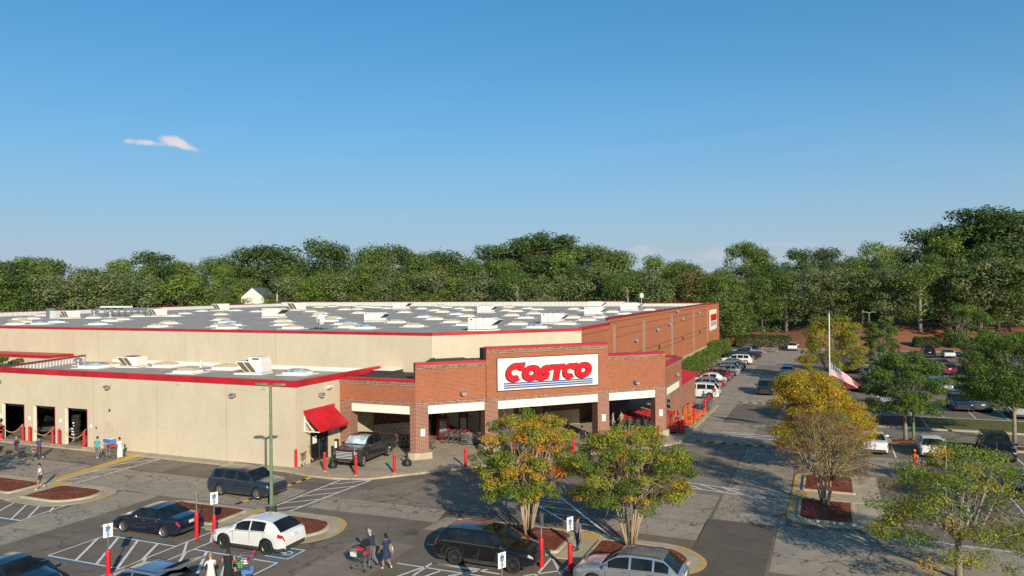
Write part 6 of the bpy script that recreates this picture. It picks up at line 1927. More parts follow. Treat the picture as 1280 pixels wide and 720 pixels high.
# ------------------------------------------------------------------ flagpole and flag
p = G(1038, 560)
fp = thing('flagpole', 'tall white flagpole rising behind the yellow tree', 'flagpole', (p.x, p.y, 0))
MB().cyl((0, 0, 0), (0, 0, 10.75), 0.06, 0.035, 10).build('pole', MAT['white_metal'], fp)
MB().lathe([(0.0, 10.72), (0.09, 10.78), (0.11, 10.85), (0.07, 10.93), (0, 10.96)], 10).build('finial', MAT['chrome'], fp)
MB().lathe([(0.3, 0), (0.28, 0.12), (0.1, 0.16)], 12).build('base_collar', MAT['white_metal'], fp)
def flag_mat():
    m, nd, lk, b = new_mat('flag_cloth')
    uv = coords(nd, 'UV')
    sp = nd.new('ShaderNodeSeparateXYZ'); lk.new(uv, sp.inputs[0])
    def mt(op, a, b_=None):
        n = nd.new('ShaderNodeMath'); n.operation = op
        for i, s in enumerate((a, b_)):
            if s is None: continue
            if isinstance(s, (int, float)): n.inputs[i].default_value = s
            else: lk.new(s, n.inputs[i])
        return n.outputs[0]
    u, v = sp.outputs[0], sp.outputs[1]
    st = mt('GREATER_THAN', mt('FRACT', mt('MULTIPLY', mt('SUBTRACT', 1.0, v), 6.5)), 0.5)
    c = mix(nd, lk, st, (0.50, 0.02, 0.035), (0.72, 0.70, 0.68))
    cant = mt('MULTIPLY', mt('LESS_THAN', u, 0.4), mt('GREATER_THAN', v, 6.0 / 13.0))
    fx = mt('SUBTRACT', mt('FRACT', mt('MULTIPLY', u, 15.0)), 0.5)
    fy = mt('SUBTRACT', mt('FRACT', mt('MULTIPLY', v, 16.7)), 0.5)
    d = mt('ADD', mt('MULTIPLY', fx, fx), mt('MULTIPLY', fy, fy))
    star = mt('LESS_THAN', d, 0.075)
    cc = mix(nd, lk, star, (0.018, 0.028, 0.10), (0.70, 0.70, 0.70))
    lk.new(mix(nd, lk, cant, c, cc), b.inputs['Base Color'])
    b.inputs['Roughness'].default_value = 0.8
    return m
fl = thing('flag', 'flag with red and white stripes and starred blue canton hanging half way up the flagpole', 'flag', (p.x, p.y, 0))
NU, NV = 26, 12
hoist, fly = 1.0, 2.6
vs_, uvs = [], []
# hangs at half staff, the fly drooping down to the right
z_top = CAM_H - (453.5 - 357.5) * 61.0 / F_PX
for j in range(NV + 1):
    for i in range(NU + 1):
        u, v = i / NU, j / NV
        droop = 1.65 * u ** 1.05
        xx = 0.12 + fly * u * 0.84 + 0.05 * sin(9 * u + 2.0 * v)
        squeeze = 1 - 0.30 * u
        zz = z_top - droop - hoist * (1 - v) * squeeze + 0.25 * u * (1 - v)
        yy = 0.16 * sin(7.5 * u + 3 * v) * (0.3 + u)
        q = CAM_R * xx
        vs_.append((q.x - yy * 0.3, q.y + yy, zz + 0.0))
        uvs.append((u, v))
me = bpy.data.meshes.new('flag_cloth')
fs = [(j * (NU + 1) + i, j * (NU + 1) + i + 1, (j + 1) * (NU + 1) + i + 1, (j + 1) * (NU + 1) + i) for j in range(NV) for i in range(NU)]
me.from_pydata(vs_, [], fs)
lay = me.uv_layers.new(name='UVMap')
for lp in me.loops: lay.data[lp.index].uv = uvs[lp.vertex_index]
me.polygons.foreach_set('use_smooth', [True] * len(me.polygons))
mobj('cloth', me, flag_mat(), fl)
MB().cyl((0.11 * CAM_R.x, 0.11 * CAM_R.y, z_top + 0.05), (0.11 * CAM_R.x, 0.11 * CAM_R.y, z_top - hoist - 0.1), 0.02).build('halyard', MAT['white_metal'], fl)

# ------------------------------------------------------------------ shopping carts
def make_cart():
    r = thing('shopping_cart', 'shopping cart', 'cart')
    b = MB()
    t = 0.014
    # basket: wider and higher at the handle end (-x), front +x
    def P(u, v, w):   # u 0 back..1 front, v -1..1 side, w 0 bottom..1 top
        x = lerp(-0.42, 0.50, u) + (0.06 * w * u) - 0.04 * w * (1 - u)
        hw = lerp(0.28, 0.22, u) * (0.86 + 0.14 * w)
        return (x, v * hw, lerp(lerp(0.46, 0.54, u), lerp(0.98, 0.90, u), w))
    for k in range(9):
        u = k / 8
        for v in (-1, 1): b.bar(P(u, v, 0), P(u, v, 1), t)
        b.bar(P(u, -1, 0), P(u, 1, 0), t)
    for k in range(6):
        w = k / 5
        for v in (-1, 1): b.bar(P(0, v, w), P(1, v, w), t if k < 5 else 0.022)
        b.bar(P(1, -1, w), P(1, 1, w), t if k < 5 else 0.022)
        b.bar(P(0, -1, w), P(0, 1, w), t)
    for k in range(5):
        v = -1 + 2 * k / 4
        b.bar(P(1, v, 0), P(1, v, 1), t); b.bar(P(0, v, 0), P(0, v, 1), t); b.bar(P(0, v, 0), P(1, v, 0), t)
    b.build('basket', MAT['chrome'], r, uv=False)
    f = MB()
    for sd in (-1, 1):
        f.tube([(0.42, sd * 0.20, 0.12), (-0.38, sd * 0.26, 0.12), (-0.44, sd * 0.27, 0.2), (-0.46, sd * 0.28, 0.98)], 0.016, 5)
        f.bar((0.44, sd * 0.19, 0.13), (-0.2, sd * 0.25, 0.5), 0.024)
    f.bar((0.42, -0.2, 0.12), (0.42, 0.2, 0.12), 0.024)
    for k in range(4): f.bar((-0.3 + 0.2 * k, -0.25, 0.14), (-0.3 + 0.2 * k, 0.25, 0.14), 0.014)
    f.build('frame', MAT['galv'], r, uv=False)
    MB().tube([(-0.46, -0.29, 0.99), (-0.52, -0.29, 1.02), (-0.52, 0.29, 1.02), (-0.46, 0.29, 0.99)], 0.024, 6).build('handle', MAT['red_plastic'], r, uv=False)
    MB().obox((-0.33, 0, 0.83), (0.012, 0, 0.0), (0, 0.23, 0), (0.02, 0, 0.075)).build('seat_flap', MAT['red_plastic'], r, uv=False)
    for x, y in ((0.42, 0.19), (0.42, -0.19), (-0.38, 0.25), (-0.38, -0.25)):
        MB().cyl((x, y - 0.02, 0.065), (x, y + 0.02, 0.065), 0.065, n=10).bar((x, y, 0.06), (x, y, 0.13), 0.02).build('wheel', MAT['tyre'], r, uv=False)
    return r
cart0 = make_cart()
cart_used = [False]
def cart(p, heading, label, group=None, s=1.0):
    if not cart_used[0]:
        cart_used[0] = True
        o = cart0; o.location = p; o.rotation_euler = (0, 0, heading); o['label'] = label
        if group: o['group'] = group
        return o
    o = dup(cart0, p, heading, label, None, s)
    if group: o['group'] = group
    elif 'group' in o: del o['group']
    return o
def goods(p, rot, items, label):
    r = thing('groceries', label, 'groceries', p, rot)
    for (x, y, z, a, b, c, m) in items:
        MB().obox((x, y, z + c), (a, 0, 0.0), (0, b, 0), (0, 0, c)).build('box', m, r, uv=False)
    return r
BX = {k: flat('goods_' + k, c, 0.6, var=0.2, scale=8) for k, c in dict(blue=(0.05, 0.20, 0.55), green=(0.10, 0.30, 0.08), red=(0.5, 0.03, 0.03), tan=(0.45, 0.30, 0.16), white=(0.7, 0.7, 0.68), aqua=(0.1, 0.45, 0.6), pink=(0.6, 0.2, 0.35), black=(0.02, 0.02, 0.02)).items()}
# shoppers' carts
c_ = (-20.15, 29.75, 0)
cart(c_, pi - 0.1, 'full grey cart pushed by the grey-haired person', s=1.25)
goods((-20.2, 29.75, 0.62), pi - 0.1, [(-0.15, 0.0, 0, 0.2, 0.16, 0.12, BX['black']), (0.25, 0.05, 0, 0.16, 0.18, 0.1, BX['white']), (0.1, -0.1, 0.2, 0.14, 0.1, 0.08, BX['red']), (-0.3, 0, 0.5, 0.14, 0.14, 0.14, BX['black']), (0.35, 0, 0.1, 0.1, 0.1, 0.08, BX['tan'])], 'dark bags and a red box in the cart crossing the lane')
c_ = onp(40, 575); cart(c_, pi + 0.1, 'loaded cart pushed by the person in brown trousers')
goods((c_[0], c_[1], 0.52), pi, [(0, 0, 0, 0.22, 0.16, 0.15, BX['green']), (-0.2, 0, 0.1, 0.1, 0.15, 0.16, BX['white']), (0.25, 0, 0.05, 0.1, 0.14, 0.1, BX['pink'])], 'green and white packages in the cart by the tyre bays')
c_ = onp(138, 571); cart(c_, pi - 0.2, 'cart with large boxes pushed by the person in the white dress', s=1.1)
goods((c_[0], c_[1], 0.6), pi - 0.2, [(0.2, 0, 0, 0.25, 0.2, 0.15, BX['tan']), (-0.15, 0, 0.1, 0.2, 0.2, 0.12, BX['black']), (0.0, 0.05, 0.55, 0.5, 0.26, 0.13, BX['blue']), (0.05, 0.0, 0.82, 0.32, 0.2, 0.03, BX['white'])], 'blue and white carton on top of the cart by the cream wall')
c_ = onp(373, 582, 0.13); cart(c_, pi + 0.3, 'empty cart at the door under the red awning')
c_ = (-24.55, 26.7, 0); cart(c_, pi + 0.5, 'heavily loaded cart behind the open tailgate', s=1.15)
goods((-24.55, 26.7, 0.6), pi + 0.5, [(0.1, 0.05, 0, 0.26, 0.2, 0.14, BX['green']), (0.42, -0.05, 0.05, 0.1, 0.12, 0.16, BX['aqua']), (-0.2, -0.05, 0.1, 0.16, 0.18, 0.1, BX['white']), (-0.1, -0.3, -0.45, 0.4, 0.1, 0.18, BX['blue']), (0.3, 0.2, 0.3, 0.14, 0.1, 0.04, BX['red']), (0.1, -0.35, -0.2, 0.15, 0.08, 0.06, BX['white'])], 'green, aqua and blue packages piled in the cart behind the open tailgate')
# nested rows
def cart_row(p, ang, n, group, lab, step=0.32, z=0.13):
    for i in range(n):
        cart((p[0] + cos(ang) * step * i, p[1] + sin(ang) * step * i, z), ang + pi, lab % ordinal(i + 1), group)
cart_row((-35.2, 53.2), 0.12, 16, 'nested carts behind the pickup', 'cart with red flap in the row behind the pickup, %s from the left', 0.36)
for k, (px, py) in enumerate([(558, 553), (565, 553), (572, 553.5), (579, 554)]):
    q = G(px, py, 0.13)
    cart((q.x, q.y, 0.13), -pi / 2 - 0.5, 'grey cart facing out under the second entrance bay, %s from the left' % ordinal(k + 1), 'carts under the second entrance bay')
for k in range(4):
    q = G(584 + 3 * k, 556 - 0.5 * k, 0.13)
    cart((q.x, q.y, 0.13), 0.5, 'cart nested sideways beside the vending machine, %s from the left' % ordinal(k + 1), 'carts under the second entrance bay')
base_c = Vector((-15.2, 67.9))
for r_ in range(4):
    b0 = base_c - Vector((0.72, 0.12)) * r_
    cart_row((b0.x, b0.y), pi / 2 + 0.1, 12, 'nested carts under the right entrance bay', 'red-flap cart, %s in the right-bay row ' + ['nearest the corner pier', 'second from the corner pier', 'third from the corner pier', 'farthest from the corner pier'][r_], 0.34)
for r_ in range(2):
    cart_row((-13.55 - 0.75 * r_, 69.2), pi / 2, 9, 'nested carts behind the side bay', 'cart with red flap seen through the side bay, %s in the ' + ['near', 'far'][r_] + ' row', 0.34)
cart_row((-11.75, 80.2), pi / 2, 8, 'carts in the side pen', 'grey cart in the pen beyond the orange carts, %s from the front', 0.33)
for r_ in range(3):
    cart_row((4.3 + 0.85 * r_, 57.3 - 0.5 * r_), 0.12, 6, 'carts gathered by the worker in orange', 'cart gathered in front of the worker in orange, %s in line ' + ['one', 'two', 'three'][r_], 0.34, 0)
cart_row((5.4, 52.3), 1.2, 7, 'carts under the nearest right-hand tree', 'cart seen through the nearest right-hand tree, %s along the row', 0.4, 0)
for k in range(5):
    q = G(947 + 6 * k, 440)
    cart((q.x, q.y, 0), 1.0 + k, 'stray cart at the far end of the side lane, %s from the left' % ordinal(k + 1), 'stray carts at the far end of the side lane')
# orange flat carts at the side pavement
def make_flat_cart():
    r = thing('flat_cart', 'flat cart', 'flat cart')
    MB().box(-0.75, 0.75, -0.35, 0.35, 0.2, 0.27).build('deck', MAT['orange'], r, uv=False)
    f = MB()
    for sd in (-1, 1):
        f.tube([(-0.72, sd * 0.33, 0.25), (-0.76, sd * 0.33, 1.15)], 0.03, 6)
        f.tube([(0.72, sd * 0.33, 0.25), (0.74, sd * 0.33, 0.75)], 0.025, 6)
    for z in (0.5, 0.75, 1.0, 1.15): f.bar((-0.75, -0.33, z), (-0.75, 0.33, z), 0.045)
    f.bar((0.74, -0.33, 0.75), (0.74, 0.33, 0.75), 0.04)
    f.build('handle_frame', MAT['orange'], r, uv=False)
    for x in (-0.55, 0.55):
        for y in (-0.25, 0.25):
            MB().cyl((x, y - 0.025, 0.1), (x, y + 0.025, 0.1), 0.1, n=10).build('wheel', MAT['tyre'], r, uv=False)
    return r
fc0 = make_flat_cart()
spots = [(-12.7, 68.6, 0.4), (-12.5, 70.1, 0.2), (-12.5, 71.5, 0.0), (-12.4, 72.6, 0.1), (-12.4, 73.6, 0.0), (-12.3, 74.6, 0.1), (-12.3, 75.7, 0.0), (-12.2, 76.9, 0.2), (-12.2, 78.2, 0.0)]
for i, (x, y, a) in enumerate(spots):
    o = fc0 if i == 0 else copy_tree(fc0)
    o.location = (x, y, 0.13); o.rotation_euler = (0, 0, a)
    o['label'] = 'orange flat cart on the side pavement, %s from the corner pier' % ordinal(i + 1); o['group'] = 'orange flat carts'
for i, (x, y) in enumerate([(-12.9, 66.9), (-12.2, 67.3)]):
    o = thing('flat_cart', 'dark red slatted cart beside the corner pier, %s one' % ('left' if i == 0 else 'right'), 'flat cart', (x, y, 0.13), 0.2, 'dark red carts at the corner pier')
    MB().box(-0.5, 0.5, -0.35, 0.35, 0.22, 0.3).build('deck', MAT['red_plastic'], o, uv=False)
    fr = MB()
    for sd in (-1, 1):
        for k in range(4): fr.bar((-0.5 + k * 0.33, sd * 0.35, 0.3), (-0.5 + k * 0.33, sd * 0.35, 1.0), 0.03)
        for z in (0.5, 0.75, 1.0): fr.bar((-0.5, sd * 0.35, z), (0.5, sd * 0.35, z), 0.04)
    fr.build('side_rails', MAT['red_plastic'], o, uv=False)
    for x2 in (-0.35, 0.35):
        for y2 in (-0.25, 0.25): MB().cyl((x2, y2 - 0.02, 0.1), (x2, y2 + 0.02, 0.1), 0.1, n=8).build('wheel', MAT['tyre'], o, uv=False)
# cart pen frame
o = thing('cart_pen', 'galvanised pen of rails round the carts beyond the orange carts', 'cart pen', (-11.75, 81.3, 0.13))
mbb = MB()
for sd in (-1, 1):
    for z in (0.4, 0.75, 1.1): mbb.bar((sd * 0.55, -1.7, z), (sd * 0.55, 1.9, z), 0.045)
    for y in (-1.7, 0, 1.9): mbb.bar((sd * 0.55, y, 0), (sd * 0.55, y, 1.1), 0.05)
mbb.build('rail_frame', MAT['galv'], o, uv=False)
# vending machine, low block, ash bins, trolley behind the pickup
q = CP(-26.0) + nC * 6.3
vm = thing('vending_machine', 'dark red drinks machine at the back of the second entrance bay', 'machine', (q.x, q.y, 0.13), pi / 4)
MB().box(-0.45, 0.45, -0.4, 0.4, 0, 1.9).build('cabinet', MAT['dark_red'], vm)
MB().box(-0.36, 0.2, -0.415, -0.401, 0.7, 1.7).build('display', MAT['head_lens'], vm)
MB().box(-0.36, 0.36, -0.42, -0.402, 0.15, 0.55).build('flap', MAT['dark_red'], vm)
q = CP(-28.2) + nC * 5.2
tag(MB().box(-0.3, 0.3, -0.3, 0.3, 0, 0.9).build('concrete_block', MAT['concrete'], None, (q.x, q.y, 0.13), 0.3), 'pale concrete block beside the grey carts under the second bay', 'block')
def ash_bin(px, py, label):
    o = thing('ash_bin', label, 'bin', G(px, py, 0.13), 0, 'black bins by the portico piers')
    MB().lathe([(0.0, 0), (0.30, 0), (0.34, 0.15), (0.27, 0.38), (0.12, 0.5), (0.07, 0.75), (0.07, 0.95), (0.0, 0.97)], 14).build('body', MAT['black'], o, smooth=40)
    MB().lathe([(0.075, 0.86), (0.09, 0.88), (0.09, 0.93), (0.075, 0.95)], 10).build('collar', MAT['charcoal'], o)
ash_bin(509, 582, 'black pedestal ash bin at the left corner pier')
ash_bin(416, 584.5, 'black pedestal ash bin beside the pickup, near the awning')
o = thing('litter_bin', 'tall dark bin post at the left pier beside the pickup', 'bin', G(421, 578, 0.13))
MB().box(-0.14, 0.14, -0.1, 0.1, 0.0, 1.75).build('body', MAT['charcoal'], o)
MB().box(-0.1, 0.1, -0.115, -0.101, 1.1, 1.6).build('notice', MAT['sign_white'], o)
# tyres in the right bay, small white post and sign on the right
tb = MB().lathe([(0.19, -0.11), (0.30, -0.12), (0.345, -0.08), (0.35, 0), (0.345, 0.08), (0.30, 0.12), (0.19, 0.11), (0.19, -0.11)], 20)
tme = tb.mesh('tyre_ring', uv=False, smooth=50); tme.materials.append(MAT['tyre'])
for i in range(9):
    o = bpy.data.objects.new('tyre', tme); col.objects.link(o)
    rr = random.Random(i)
    o.location = (-60.2 + rr.uniform(-0.04, 0.04), 45.9 + rr.uniform(-0.04, 0.04), 0.27 + 0.25 * i)
    tag(o, 'black tyre in the stack inside the right bay, %s from the floor' % ordinal(i + 1), 'tyre', 'stacked tyres in the right bay')
    if i < 7:
        MB().box(-0.05 + rr.uniform(-0.2, 0.2), 0.16, -0.362, -0.352, -0.06, 0.07).build('size_label', MAT['sign_white'], o)
for i, (x, z) in enumerate([(-70.4, 0.0), (-69.0, 0.0)]):
    o = thing('lift_post', 'dark red lift post inside the left tyre bay, %s one' % ('left' if i == 0 else 'right'), 'lift', (x, 48.5, 0.146))
    MB().box(-0.12, 0.12, -0.12, 0.12, 0, 3.4).build('column', MAT['dark_red'], o)
    MB().bar((0, 0, 0.5), (0.5 - i, -0.6, 0.5), 0.1).build('arm', MAT['charcoal'], o)
o = thing('marker_post', 'small white marker post on the mulch strip in the right lot', 'post', G(1117, 517, 0.13))
MB().box(-0.12, 0.12, -0.08, 0.08, 0, 1.3).build('post', MAT['cream_panel'], o)
MB().box(-0.13, 0.13, -0.09, 0.09, 1.3, 1.36).build('cap', MAT['white_metal'], o)
# distant house and poles behind the roof
hp = G(324, 376, 6.0)
dvec = (hp - Vector((0, 0, 13))); dvec.z = 0
hp = Vector((0, 0, 0)) + dvec.normalized() * 232
hs = thing('house', 'white gabled house with grey roof beyond the store roof', 'house', (hp.x, hp.y, 0), radians(20))
w_, l_, e_, rdg = 3.3, 5.0, 11.2, 13.9
MB().add([(-w_, -l_, 0), (w_, -l_, 0), (w_, l_, 0), (-w_, l_, 0), (-w_, -l_, e_), (w_, -l_, e_), (w_, l_, e_), (-w_, l_, e_), (0, -l_, rdg), (0, l_, rdg)],
         [(0, 1, 5, 8, 4), (3, 7, 9, 6, 2), (1, 2, 6, 5), (0, 4, 7, 3)]).build('wall', MAT['cream_panel'], hs)
MB().add([(0, -l_ - 0.3, rdg + 0.1), (0, l_ + 0.3, rdg + 0.1), (w_ + 0.4, l_ + 0.3, e_ - 0.2), (w_ + 0.4, -l_ - 0.3, e_ - 0.2), (-w_ - 0.4, -l_ - 0.3, e_ - 0.2), (-w_ - 0.4, l_ + 0.3, e_ - 0.2)],
         [(0, 3, 2, 1), (0, 1, 5, 4)]).build('roof', MAT['galv'], hs)
MB().box(-0.5, 0.5, -l_ - 0.03, -l_ - 0.005, 6.2, 7.6).build('window', MAT['car_glass'], hs)
for px, h, lab in ((346.5, 14.2, 'pale utility pole just right of the house'), (372.5, 13.8, 'utility pole farther right of the house')):
    d = pix_dir(px, 370); d.z = 0; d.normalize()
    o = thing('utility_pole', lab, 'pole', (d.x * 222, d.y * 222, 0))
    MB().cyl((0, 0, 0), (0, 0, h), 0.22, 0.15, 8).build('pole', MAT['parapet'], o)
    MB().bar((-1.2, -0.5, h - 0.8), (1.2, 0.5, h - 0.8), 0.18).build('crossarm', MAT['parapet'], o)
# ------------------------------------------------------------------ trees
def leaf_mesh(name, centers, normals, sizes, colors, aspect=0.62, mat='leaf'):
    """one bent quad per leaf from numpy arrays"""
    n = len(centers)
    rs = np.random.RandomState(n % 9973 + 3)
    a = rs.normal(size=(n, 3))
    nn = normals / np.maximum(np.linalg.norm(normals, axis=1, keepdims=True), 1e-6)
    t = a - nn * (a * nn).sum(1, keepdims=True)
    t /= np.maximum(np.linalg.norm(t, axis=1, keepdims=True), 1e-6)
    b = np.cross(nn, t)
    L = sizes[:, None] * 0.5
    W = L * aspect
    v = np.empty((n, 4, 3))
    v[:, 0] = centers - t * L
    v[:, 1] = centers + b * W + nn * L * 0.18
    v[:, 2] = centers + t * L
    v[:, 3] = centers - b * W + nn * L * 0.18
    me = bpy.data.meshes.new(name)
    me.vertices.add(4 * n); me.loops.add(4 * n); me.polygons.add(n)
    me.vertices.foreach_set('co', v.reshape(-1))
    me.loops.foreach_set('vertex_index', np.arange(4 * n, dtype=np.int32))
    me.polygons.foreach_set('loop_start', np.arange(0, 4 * n, 4, dtype=np.int32))
    me.polygons.foreach_set('loop_total', np.full(n, 4, dtype=np.int32))
    me.update(calc_edges=True)
    ca = me.color_attributes.new('Col', 'FLOAT_COLOR', 'CORNER')
    c4 = np.ones((n, 4, 4))
    c4[:, :, :3] = colors[:, None, :]
    ca.data.foreach_set('color', c4.reshape(-1))
    me.materials.append(MAT[mat])
    return me
def clump_leaves(rs, clumps, n_total, size, up_bias=0.5):
    """leaves spread through clumps: (centre, radii3, palette colour)"""
    vol = np.array([c[1][0] * c[1][1] * c[1][2] for c in clumps]) ** 0.75
    cnt = np.maximum(4, (n_total * vol / vol.sum()).astype(int))
    C, Nn, S, K = [], [], [], []
    for (c, r, colr), m in zip(clumps, cnt):
        d = rs.normal(size=(m, 3)); d /= np.linalg.norm(d, axis=1, keepdims=True)
        rad = rs.uniform(0.25, 1.0, m) ** 0.45
        rad *= 1 + 0.16 * np.sin(d[:, 0] * 5 + d[:, 1] * 4 + c[0] * 3) 
        p = d * rad[:, None] * np.array(r) + np.array(c)
        nrm = d * 1.2 + rs.normal(size=(m, 3)) * 0.65 + np.array([0, 0, up_bias])
        C.append(p); Nn.append(nrm)
        S.append(size * rs.uniform(0.6, 1.25, m))
        base = np.array(colr)[None, :] * rs.uniform(0.72, 1.28, (m, 1)) * np.clip(1 + rs.normal(size=(m, 3)) * 0.08, 0.6, 1.4)
        K.append(base)
    return np.concatenate(C), np.concatenate(Nn), np.concatenate(S), np.clip(np.concatenate(K), 0.004, 0.9)
def limb_path(rs, a, b, sag=0.1, n=5, wob=0.06):
    a, b = Vector(a), Vector(b)
    L = (b - a).length
    pts = []
    for i in range(n + 1):
        t = i / n
        p = a.lerp(b, t)
        p.z += sag * L * sin(pi * t)
        if 0 < i < n: p += Vector(rs.normal(size=3) * wob * L * 0.5)
        pts.append(p)
    return pts
PAL = {'oak': [(0.107, 0.171, 0.038), (0.132, 0.193, 0.044), (0.088, 0.147, 0.036), (0.151, 0.207, 0.052)],
       'dark': [(0.078, 0.125, 0.036), (0.095, 0.153, 0.041), (0.064, 0.109, 0.034)],
       'olive': [(0.162, 0.207, 0.084), (0.195, 0.237, 0.110), (0.132, 0.177, 0.067)],
       'lime': [(0.158, 0.237, 0.044), (0.188, 0.266, 0.052), (0.125, 0.199, 0.042)],
       'pine': [(0.085, 0.138, 0.041), (0.111, 0.175, 0.052), (0.070, 0.116, 0.039)],
       'rust': [(0.276, 0.147, 0.065), (0.201, 0.147, 0.059), (0.151, 0.177, 0.052)]}
def bg_tree(kind, seed, pal, H=16.0, n=4200):
    """prototype for the wood: trunk with limbs, clumped crown. height H"""
    rs = np.random.RandomState(seed)
    clumps, tr = [], MB()
    cols = PAL[pal]
    pick = lambda: cols[rs.randint(len(cols))]
    if kind == 'broad':
        W = H * rs.uniform(0.30, 0.36); z0 = H * 0.17
        tr.tube([(0, 0, -0.5), (0.1, 0, z0), (rs.uniform(-0.4, 0.4), 0.2, H * 0.62), (0, 0, H * 0.85)], [0.42, 0.32, 0.2, 0.05], 8)
        for k in range(42):
            th = rs.uniform(0, 2 * pi); u = rs.uniform(0, 1) ** 0.8
            z = lerp(z0, H * 0.93, u)
            env = W * sqrt(max(0.05, 1 - ((u - 0.38) / 0.68) ** 2)) * rs.uniform(0.55, 1.0)
            r = H * rs.uniform(0.085, 0.15)
            c = (cos(th) * env, sin(th) * env, z)
            clumps.append((c, (r, r, r * 0.72), pick()))
            if k % 3 == 0: tr.tube(limb_path(rs, (0.05, 0.05, max(z0 * 0.9, z - H * 0.2)), c, 0.05), [0.16, 0.13, 0.1, 0.08, 0.05, 0.03], 5)
        for k in range(5): clumps.append(((rs.uniform(-1, 1) * W * 0.3, rs.uniform(-1, 1) * W * 0.3, H * rs.uniform(0.86, 0.95)), (H * 0.09, H * 0.09, H * 0.07), pick()))
        size = H * 0.025
    elif kind == 'bushy':
        W = H * rs.uniform(0.27, 0.33)
        tr.tube([(0, 0, -0.5), (0, 0, H * 0.4), (0.1, 0.1, H * 0.9)], [0.3, 0.2, 0.04], 7)
        for k in range(46):
            th = rs.uniform(0, 2 * pi); u = rs.uniform(0, 1)
            z = lerp(H * 0.06, H * 0.95, u)
            env = W * (1 - 0.9 * max(0, u - 0.35) ** 1.25) * (0.75 + 0.25 * min(1, u / 0.2)) * rs.uniform(0.6, 1.0) * (1.0 if u < 0.8 else 0.6)
            r = H * rs.uniform(0.06, 0.11)
            clumps.append(((cos(th) * env, sin(th) * env, z), (r, r, r * 0.9), pick()))
            if k % 5 == 0: tr.tube(limb_path(rs, (0, 0, z * 0.75), clumps[-1][0], 0.02), [0.1, 0.08, 0.07, 0.05, 0.04, 0.02], 4)
        clumps.append(((0, 0, H * 0.55), (W * 0.6, W * 0.6, H * 0.3), pick())); clumps.append(((0, 0, H * 0.94), (H * 0.06, H * 0.06, H * 0.07), pick()))
        size = H * 0.024
    else:                      # pine: bare stem, tiers of flat plates near the top
        W = H * rs.uniform(0.17, 0.23)
        sway = rs.uniform(-0.6, 0.6)
        tr.tube([(0, 0, -0.5), (sway * 0.3, 0, H * 0.4), (sway, 0.1, H * 0.75), (sway * 0.8, 0, H * 0.97)], [0.34, 0.27, 0.16, 0.04], 8)
        for k in range(44):
            u = rs.uniform(0, 1)
            z = lerp(H * 0.54, H * 0.97, u)
            th = rs.uniform(0, 2 * pi)
            env = W * (0.55 + 0.9 * sin(pi * min(1, 0.25 + u * 0.75)) * 0.7) * rs.uniform(0.25, 1.0)
            r = H * rs.uniform(0.045, 0.085)
            c = (sway * 0.9 + cos(th) * env, sin(th) * env, z)
            clumps.append((c, (r * 1.2, r * 1.2, r * 0.8), pick()))
            tr.tube(limb_path(rs, (sway * 0.8, 0.05, z - H * 0.03), c, 0.05), [0.1, 0.08, 0.06, 0.05, 0.04, 0.02], 4)
        size = H * 0.021
    C, Nn, S, K = clump_leaves(rs, clumps, n, size)
    root = thing('tree', 'tree', 'tree')
    me = tr.mesh('trunk', uv=False, smooth=180); me.materials.append(MAT['bark_grey'] if kind == 'broad' and pal == 'oak' else MAT['bark'])
    o = bpy.data.objects.new('trunk', me); col.objects.link(o); o.parent = root
    o = bpy.data.objects.new('crown', leaf_mesh('crown', C, Nn, S, K, 0.6, 'leaf_far')); col.objects.link(o); o.parent = root
    return root
PROTO = {}
for i, (kind, pal) in enumerate([('broad', 'oak'), ('broad', 'oak'), ('broad', 'lime'), ('broad', 'dark'), ('broad', 'olive'), ('bushy', 'oak'), ('bushy', 'olive'), ('bushy', 'lime'), ('bushy', 'dark'), ('bushy', 'rust'),
                                 ('pine', 'pine'), ('pine', 'pine'), ('pine', 'dark'), ('broad', 'dark')]):
    t = bg_tree(kind, 40 + i, pal, n=8000 if kind != 'pine' else 7000)
    PROTO.setdefault(kind + '_' + pal, []).append(t)
proto_used = set()
def plant(kind, x, y, z, h, rot, label, group, wid=1.0):
    L = PROTO[kind]
    pr = L[int(abs(x * 13 + y * 7)) % len(L)]
    o = pr if pr.name not in proto_used else copy_tree(pr)
    proto_used.add(pr.name)
    o.location = (x, y, z)
    o.rotation_euler = (0, 0, rot)
    k = h / 16.0
    o.scale = (k * wid, k * wid, k)
    o['label'] = label; o['category'] = 'tree'; o['group'] = group
    o.name = 'pine_tree' if kind.startswith('pine') else 'tree'
    return o
def behind(px, extra):
    """ground point on the ray of a pixel column just outside the store, plus extra metres"""
    d = pix_dir(px, 360); d.z = 0; d.normalize()
    t = 0.0
    # leave the building footprint: past its left side or its back
    tb_ = (YBK + 10) / d.y if d.y > 0 else 1e9
    tl = (-142.0) / d.x if d.x < 0 else 1e9
    t = min(tb_, tl) + extra
    return d * t, t * d.dot(Vector((CAM_F.x, CAM_F.y, 0)).normalized())
def h_for(depth, px, ytop, z0=0.0):
    hor = 359.2 - math.tan(ROLL) * (px - 640)
    return max(6.0, CAM_H + (hor - ytop) / F_PX * depth - z0)
rt = random.Random(77)
